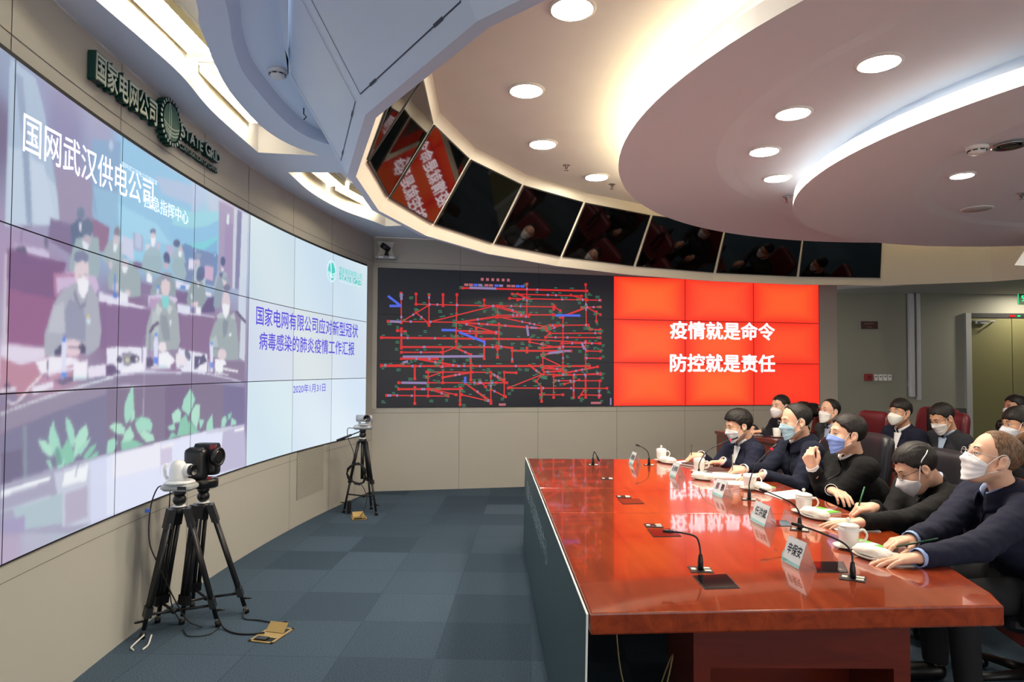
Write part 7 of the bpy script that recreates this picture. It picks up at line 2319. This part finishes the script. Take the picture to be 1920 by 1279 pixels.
# ------------------------------------------------------------------ cameras on tripods
m_camw = mat('camera_white', (232, 234, 232), 0.35)
m_camg = mat('camera_grey', (168, 172, 170), 0.4)
m_camk = mat('camera_black', (20, 21, 24), 0.3)
m_silver = mat('camera_silver', (186, 188, 192), 0.3, metal=0.4)
m_lensk = mat('lens_glass', (10, 12, 20), 0.04, coat=1.0)
m_tri = mat('tripod_black', (20, 21, 24), 0.4)
m_redpl = mat('red_plastic', (150, 40, 44), 0.4)
m_brass = mat('brass', (196, 166, 104), 0.35, metal=0.6)
m_cable = mat('cable_black', (18, 18, 20), 0.5)
m_cablew = mat('cable_white', (226, 222, 214), 0.5)
def tripod(name, label, apex, feet, multi=True, spread=.13):
    A = Vector(apex)
    t = thing('tripod', label, 'tripod', (A.x, A.y, 0), group='video tripods')
    mb = MB(); mb.lathe([(.034, -.03), (.040, -.02), (.042, .0), (.036, .006), (.02, .01)], A, 20); mb.build('bowl', m_tri, t)
    mb = MB(); mb.lathe([(.034, .008), (.036, .012), (.034, .016)], A, 20); mb.build('bubble_ring', m_camw, t)
    mb = MB(); mb.ball(A + Vector((0, 0, .048)), .036, 16); mb.lathe([(.03, .075), (.034, .085), (.034, .10), (.02, .103)], A, 16); mb.build('ball_head', m_tri, t)
    mids = []
    for F in feet:
        F = Vector((F[0], F[1], 0))
        d = F - A
        out = nrm((d.x, d.y, 0)); side = Vector((-out.y, out.x, 0))
        top = A + out * .045 - Vector((0, 0, .02))
        mb = MB()
        if multi:
            mb.obox(top + (F - top) * .05, side * .042, out * .019, nrm(F - top) * .055)
            for k in (-1, 1):
                mb.tube([top + side * k * .031 + (F - top) * .08, top.lerp(F, .80) + side * k * .027], .0125, 10)
            mb.tube([top.lerp(F, .12), top.lerp(F, .93)], .0125, 10)
            mb.obox(top.lerp(F, .79), side * .040, out * .017, nrm(F - top) * .028)
        else:
            mb.tube([top, top.lerp(F, .55)], [.017, .015], 10)
            mb.tube([top.lerp(F, .5), top.lerp(F, .96)], .011, 10)
            mb.obox(top.lerp(F, .55), side * .019, out * .017, nrm(F - top) * .022)
        lg = mb.build('leg', m_tri, t)
        mb = MB(); q = top.lerp(F, .95); mb.tube([q, F + Vector((0, 0, .002))], [.015, .017], 10); mb.build('rubber_foot', m_black, lg)
        mb = MB(); q = top.lerp(F, .86) + out * .022; mb.tube([q - out * .008, q + out * .02], .007, 8); mb.ball(q + out * .024, .013, 8, (1, 1, .5)); mb.build('clamp_knob', m_black, lg)
        mids.append(top.lerp(F, 1 - spread / A.z))
    c = sum(mids, Vector()) / 3
    mb = MB()
    for q in mids: mb.tube([q, c - Vector((0, 0, .02))], .008, 8)
    mb.ball(c - Vector((0, 0, .02)), .018, 10)
    mb.build('spreader', m_tri, t)
    return t
TA, TB, TC = (-1.905, 3.86, .700), (-1.865, 4.07, .680), (-1.555, 7.00, .770)
tripod('tripod', 'black video tripod under the white camera, nearest the front beside the wall', TA, [(-2.045, 3.75), (-1.70, 3.935), (-2.085, 3.99)])
tripod('tripod', 'black video tripod under the black camera, right of the nearer pair', TB, [(-1.93, 3.965), (-1.62, 4.15), (-2.0, 4.24)])
tc = tripod('tripod', 'slim black tripod with a pan handle in the far corner', TC, [(-1.755, 7.04), (-1.385, 6.92), (-1.50, 7.22)], False, .2)
mb = MB(); mb.tube([(TC[0] - .02, TC[1] - .01, TC[2] + .085), (TC[0] - .12, TC[1] - .03, TC[2] + .045)], .006, 8); mb.tube([(TC[0] - .11, TC[1] - .03, TC[2] + .05), (TC[0] - .255, TC[1] - .06, TC[2] - .01)], [.012, .014], 10); mb.build('pan_handle', m_tri, tc)
mb = MB(); mb.tube([(TC[0], TC[1], TC[2]), (TC[0], TC[1], .36)], .018, 12); mb.build('centre_column', m_tri, tc)

# white pan-tilt camera
x, y, z = TA[0], TA[1], TA[2] + .103
cw = thing('video_camera', 'white pan-tilt video camera on the nearer tripod', 'camera', (x, y, z))
mb = MB(); mb.rbox(x - .088, x + .088, y - .07, y + .07, z, z + .040, .03, 5); mb.build('base', m_camg, cw)
mb = MB(); mb.lathe([(.080, .041), (.082, .048), (.070, .056), (.05, .058)], (x, y, z), 28); mb.build('turntable', m_camw, cw)
mb = MB(); mb.lathe([(.052, .055), (.050, .075), (.046, .12), (.042, .145), (.030, .165), (.010, .172), (.001, .173)], (x - .005, y - .01, z), 28); mb.build('yoke', m_camw, cw)
mb = MB(); mb.tube([(x - .072, y - .01, z + .15), (x - .085, y - .01, z + .12), (x - .080, y - .01, z + .085), (x - .066, y - .01, z + .062)], .0095, 8); mb.build('side_arm', m_camw, cw)
mb = MB(); mb.lathe([(.030, -.03), (.036, 0), (.036, .035), (.031, .04)], (x + .028, y + .0, z + .115), 24, (1, -.25, 0)); mb.build('camera_head', m_camw, cw)
mb = MB(); mb.lathe([(.031, .036), (.033, .060), (.028, .062), (.026, .05), (.001, .048)], (x + .028, y, z + .115), 24, (1, -.25, 0)); mb.build('lens', m_camk, cw)
mb = MB(); mb.box(x + .02, x + .07, y - .0715, y - .069, z + .012, z + .030); mb.build('front_window', m_camk, cw)

# black pan-tilt camera
x, y, z = TB[0], TB[1], TB[2] + .103
ck = thing('video_camera', 'large black pan-tilt video camera with red trim on the right tripod', 'camera', (x, y, z))
mb = MB(); mb.lathe([(.076, .0), (.083, .006), (.083, .045), (.079, .054), (.06, .056)], (x, y, z), 32); mb.build('base', m_camk, ck)
mb = MB(); mb.lathe([(.0835, .040), (.0842, .043), (.0835, .046)], (x, y, z), 32); mb.build('base_ring', mat('camera_bronze', (96, 82, 60), 0.35, metal=0.5), ck)
def block(mb, cx, cy, hx, hy, z0, z1, e=3.2, n=32, top=.6):
    rings = []
    for k in range(13):
        v = k / 12
        s_ = 1 - (1 - top) * max(0, (v - .86) / .14) ** 2 - .10 * max(0, (.10 - v) / .10) ** 2
        rings.append([(cx + hx * s_ * abs(math.cos(a)) ** (2 / e) * (1 if math.cos(a) > 0 else -1), cy + hy * s_ * abs(math.sin(a)) ** (2 / e) * (1 if math.sin(a) > 0 else -1), z0 + (z1 - z0) * v) for a in [2 * PI * i / n for i in range(n)]])
    mb.loft(rings, True, True, True)
mb = MB(); block(mb, x - .025, y - .045, .065, .045, z + .058, z + .245, 3.0); mb.build('yoke', m_camk, ck)
mb = MB(); block(mb, x + .010, y + .02, .072, .045, z + .075, z + .262, 4.5, top=.9); mb.build('camera_head', m_camk, ck)
mb = MB(); mb.lathe([(.052, .0), (.056, .02), (.056, .035), (.048, .038), (.044, .03)], (x + .068, y - .01, z + .185), 32, (1, -.2, 0)); mb.build('lens_barrel', m_camk, ck)
mb = MB(); mb.lathe([(.001, .026), (.03, .032), (.045, .029)], (x + .068, y - .01, z + .185), 32, (1, -.2, 0)); mb.build('lens_glass', m_lensk, ck)
mb = MB(); mb.box(x + .045, x + .082, y - .028, y - .024, z + .232, z + .256); mb.box(x + .055, x + .080, y - .075, y - .07, z + .058, z + .074); mb.build('red_badge', m_redpl, ck)

# silver camera on the far tripod
x, y, z = TC[0] + .01, TC[1], TC[2] + .105
cs = thing('video_camera', 'small silver video camera on the far corner tripod', 'camera', (x, y, z))
mb = MB(); mb.rbox(x - .105, x + .095, y - .06, y + .06, z, z + .045, .03, 4); mb.build('base', m_silver, cs)
mb = MB(); mb.lathe([(.07, .046), (.055, .058), (.04, .062)], (x + .01, y, z), 24); mb.build('turntable', m_silver, cs)
mb = MB(); mb.box(x - .055, x - .035, y - .015, y + .015, z + .05, z + .10); mb.box(x + .055, x + .075, y - .015, y + .015, z + .05, z + .10); mb.build('yoke', m_silver, cs)
mb = MB(); mb.tube([(x - .075, y, z + .115), (x + .095, y, z + .115)], .036, 20); mb.build('camera_head', m_silver, cs)
mb = MB(); mb.lathe([(.036, .02), (.037, .05), (.030, .052), (.028, .045), (.001, .043)], (x + .03, y, z + .118), 24, (.25, -1, 0)); mb.build('lens', m_lensk, cs)

# ------------------------------------------------------------------ floor boxes and cables
def floor_box(c, ang, label):
    t = thing('floor_box', label, 'floor box', (*c, 0), math.radians(ang), 'brass floor outlet boxes')
    w, d = .075, .11
    mb = MB(); mb.box(-w, w, -d, d, .0005, .003); mb.build('well', m_matblack, t, True)
    mb = MB()
    for a in ((-w, w, -d, -d + .016), (-w, w, d - .016, d), (-w, -w + .016, -d, d), (w - .016, w, -d, d)): mb.box(*a, .002, .006)
    mb.box(-w, w, -.045, .02, .003, .007)
    mb.build('frame', m_brass, t, True)
    for (y0, tilt, s_) in ((.025, 38, 1), (-.05, 32, -1)):
        a_ = math.radians(tilt); L = .065
        mb = MB(); c_ = Vector((0, y0 + s_ * L / 2 * math.cos(a_), .007 + L / 2 * math.sin(a_)))
        if s_ > 0:
            mb.obox(c_, (w - .018, 0, 0), (0, L / 2 * math.cos(a_), L / 2 * math.sin(a_)), (0, -.002 * math.sin(a_), .002 * math.cos(a_)))
            mb.build('lid', m_brass, t, True)
    mb = MB(); mb.box(-.05, .02, -.092, -.052, .004, .014); mb.build('socket', m_black, t, True)
    return t
floor_box((-1.345, 3.81), -14, 'open brass floor box in the carpet right of the nearer tripods')
floor_box((-1.54, 6.80), 20, 'open brass floor box at the foot of the far corner tripod')
def cable(label, pts, r=.004, m=None, group=None, name='cable'):
    c = Vector(pts[0])
    o = MB().tube(bezier(pts, 8), r, 6)
    ob = o.build(name, m or m_cable)
    return tag(ob, label, 'cable', group)
cable('black cable looping from the white camera down its tripod', [(-1.99, 3.86, .83), (-2.03, 3.85, .81), (-2.055, 3.83, .70), (-2.04, 3.80, .52), (-1.98, 3.80, .38), (-1.93, 3.84, .22), (-1.86, 3.88, .06), (-1.78, 3.90, .008)])
cable('thin cable hanging straight down behind the nearer tripods', [(-1.97, 3.88, .80), (-2.0, 3.93, .60), (-2.01, 3.95, .35), (-2.0, 3.98, .12), (-1.96, 4.0, .008)], .003)
cable('black cable along the floor from the near tripod into the brass box', [(-1.70, 3.93, .05), (-1.64, 3.88, .008), (-1.55, 3.82, .006), (-1.46, 3.81, .006), (-1.39, 3.82, .012)], .005)
cable('black cable along the floor from the right tripod to the lid of the brass box', [(-1.62, 4.14, .05), (-1.60, 4.05, .006), (-1.50, 4.02, .006), (-1.38, 3.98, .006), (-1.33, 4.0, .006), (-1.30, 3.94, .012), (-1.325, 3.88, .014)], .004)
cable('short pale cable end sticking out at the front foot of the near tripod', [(-2.02, 3.73, .03), (-2.04, 3.68, .006), (-2.03, 3.62, .006), (-2.0, 3.59, .006)], .0045, m_cablew)
cable('second pale cable end beside the front foot of the near tripod', [(-1.98, 3.73, .03), (-1.96, 3.66, .006), (-1.955, 3.60, .006)], .0045, m_cablew)
cable('thin cable loop lying on the carpet between the two near tripods', [(-1.88, 3.88, .006), (-1.80, 3.78, .006), (-1.70, 3.80, .006), (-1.68, 3.90, .006)], .003)
t = thing('blue_tag', 'small blue tag on the cable of the white camera', 'tag', (-2.052, 3.825, .70))
mb = MB(); mb.box(-2.07, -2.045, 3.80, 3.812, .685, .705); mb.build('tag', mat('tag_blue', (70, 110, 200), 0.5), t)
# coil on the far tripod
pts = []
for i in range(60):
    a = 2 * PI * i / 14; rr_ = .095 + .012 * math.sin(i * 1.3)
    pts.append((-1.60 + rr_ * math.cos(a), 6.93 + .003 * (i % 14) - .02 * math.sin(a), .42 + rr_ * 1.15 * math.sin(a)))
ob = MB().tube(pts, .006, 6).build('cable_coil', m_cable); tag(ob, 'coil of black cable hung on the far corner tripod', 'cable')
cable('black cable from the silver camera down to the coil', [(-1.655, 7.0, .885), (-1.71, 6.99, .88), (-1.70, 6.98, .78), (-1.64, 6.98, .62), (-1.66, 6.96, .5)], .004)
cable('cable with white plugs from the coil into the far floor box', [(-1.55, 6.92, .33), (-1.48, 6.88, .2), (-1.50, 6.84, .06), (-1.53, 6.82, .012)], .004)
t = thing('power_adapter', 'black power brick hanging at the left foot of the far tripod', 'adapter', (-1.68, 6.97, .02))
mb = MB(); mb.rbox(-1.70, -1.66, 6.95, 6.99, .012, .14, .01); mb.build('brick', m_black, t)
cable('loose cables in the dark under the near end of the table', [(.40, 2.6, .60), (.42, 2.55, .35), (.50, 2.5, .12), (.56, 2.55, .30), (.60, 2.5, .45), (.52, 2.45, .2), (.45, 2.5, .008)], .003, mat('cable_tan', (120, 104, 70), 0.6))

# vent grille low on the curved wall
vg = thing('vent_grille', 'beige slatted vent grille low on the curved wall', 'vent', Lw(2.10, .25))
mb = MB(); arc_strip(mb, 1.79, 2.41, .245, .705, .002, 0, 8); mb.build('recess', mat('vent_recess', (104, 98, 86), 0.8), vg)
mb = MB()
nsl = 30
for i in range(nsl):
    z0 = .25 + .45 * i / nsl
    arc_strip(mb, 1.795, 2.405, z0, z0 + .0095, .006, .004, 8)
mb.build('slat', m_panel, vg)

# camera on the far wall beside the corner
wc = thing('wall_camera', 'black camera before a waisted cream board, high on the far wall', 'camera', Rw(.09, 2.87))
def Rp(t, z, off): return Vector(Rw(t, z, off))
prof = [(.115, 2.895), (.085, 2.95), (.078, 3.0), (.088, 3.05), (.105, 3.09)]
out = [(.09 + w_, z_) for w_, z_ in prof] + [(.09 - w_, z_) for w_, z_ in prof[::-1]]
mb = MB(); mb.loft([[Rp(a, b, .005) for a, b in out], [Rp(a, b, .025) for a, b in out]]); mb.build('backboard', m_cream, wc)
mb = MB(); mb.obox(Rp(.09, 2.882, .06), RU * .125, RN * .06, (0, 0, .018)); mb.build('shelf', m_grey, wc)
mb = MB(); mb.obox(Rp(.03, 2.882, .1215), RU * .03, RN * .001, (0, 0, .011)); mb.obox(Rp(.16, 2.882, .1215), RU * .03, RN * .001, (0, 0, .011)); mb.build('shelf_label', m_white, wc)
mb = MB(); mb.lathe([(.03, 0), (.028, .02), (.018, .05), (.016, .075)], Rp(.10, 2.90, .07), 16); mb.build('stand', m_camk, wc)
mb = MB(); mb.tube([Rp(.04, 3.035, .10), Rp(.13, 2.985, .06)], [.036, .034], 20); mb.build('camera_body', m_camk, wc)
mb = MB(); mb.lathe([(.028, 0), (.030, .012), (.001, .012)], Rp(.04, 3.035, .10), 18, (Rp(.04, 3.035, .10) - Rp(.13, 2.985, .06))); mb.build('lens', m_lensk, wc)

# ------------------------------------------------------------------ fittings on the rear wall
t = thing('notice_plate', 'small dark red-brown notice plate in a steel frame on the rear wall', 'sign', (5.65, 10.59, 2.24))
mb = MB(); mb.box(5.50, 5.81, 10.58, 10.598, 2.18, 2.31); mb.build('frame', m_grey, t)
mb = MB(); mb.box(5.535, 5.80, 10.574, 10.58, 2.185, 2.305); mb.build('plate', mat('plate_brown', (66, 28, 24), 0.4), t)
mb = MB(); put_text(mb, '应急指挥中心', lambda u, v, d: (5.667 + u, 10.5735, 2.268 + v), .17, .030); put_text(mb, '会议室', lambda u, v, d: (5.667 + u, 10.5735, 2.213 + v), .08, .024); mb.build('lettering', mat('plate_letter', (150, 110, 96), 0.5), t)
t = thing('alarm_box', 'red call point box on the rear wall', 'alarm box', (5.645, 10.6, 1.42))
mb = MB(); mb.rbox(5.586, 5.70, 10.55, 10.598, 1.363, 1.472, .008); mb.build('case', mat('alarm_red', (150, 30, 34), 0.4), t)
mb = MB(); mb.box(5.615, 5.67, 10.547, 10.551, 1.395, 1.44); mb.build('press_plate', mat('alarm_red_dark', (110, 20, 26), 0.3), t)
for i in range(4):
    x0 = 5.735 + .073 * i
    t = thing('light_switch', ['white wall switch touching the red alarm box', 'white wall switch, second to the right of the red alarm box', 'white wall switch, third to the right of the red alarm box', 'white wall switch farthest from the red alarm box'][i], 'switch', (x0 + .03, 10.6, 1.41), group='wall switches')
    mb = MB(); mb.rbox(x0, x0 + .062, 10.58, 10.598, 1.365, 1.462, .004); mb.build('plate', m_white, t)
    mb = MB(); mb.box(x0 + .016, x0 + .046, 10.575, 10.58, 1.42, 1.442); mb.build('rocker', m_grey, t)
ex = thing('exit_sign', 'green lit exit sign hanging at the right edge below the low ceiling', 'sign', (7.15, 9.0, 2.45))
mb = MB(); mb.box(6.83, 7.45, 8.995, 9.005, 2.42, 2.57); mb.build('glass_panel', mat('exit_glass', (30, 120, 80), 0.1, trans=0.6, alpha=0.5), ex)
mb = MB(); mb.box(6.83, 6.838, 8.99, 9.0, 2.42, 2.57); mb.build('lit_edge', emis('exit_edge', (60, 220, 140), 1.0), ex)
mb = MB(); put_text(mb, '安全出口', lambda u, v, d: (7.13 + u, 8.993, 2.51 + v), .50, .085, 0, .02); put_text(mb, 'EXIT', lambda u, v, d: (7.13 + u, 8.993, 2.44 + v), .2, .035); mb.build('lettering', emis('exit_green', (50, 255, 150), 1.6), ex)
mb = MB(); mb.tube([(6.95, 9.0, 2.57), (6.95, 9.0, ZB)], .004, 6); mb.tube([(7.35, 9.0, 2.57), (7.35, 9.0, ZB)], .004, 6); mb.build('hanger', m_grey, ex)

# coat over a rear chair
ct = thing('coat', 'black padded coat over a rear chair, between the crew cut and the red glasses', 'coat', (3.32, 7.55, .6))
def coat_f(P):
    d = rcone(P, (3.30, 7.30, 1.07), (3.36, 7.78, 1.07), .075, .075)
    d = smin(d, rcone(P, (3.34, 7.32, .75), (3.40, 7.76, .75), .07, .07), .20)
    d = smin(d, rcone(P, (3.24, 7.36, 1.05), (3.20, 7.42, .70), .055, .04), .05)
    return d + .012 * np.sin(P[:, 2] * 70 + 1.5 * wob(P, 10, 4)) + .008 * wob(P, 30, 9)
mesh_obj('padded_body', [nets(coat_f, (3.05, 7.1, .6), (3.6, 8.0, 1.25), .014)], cloth('coat_black', (20, 20, 22)), ct)
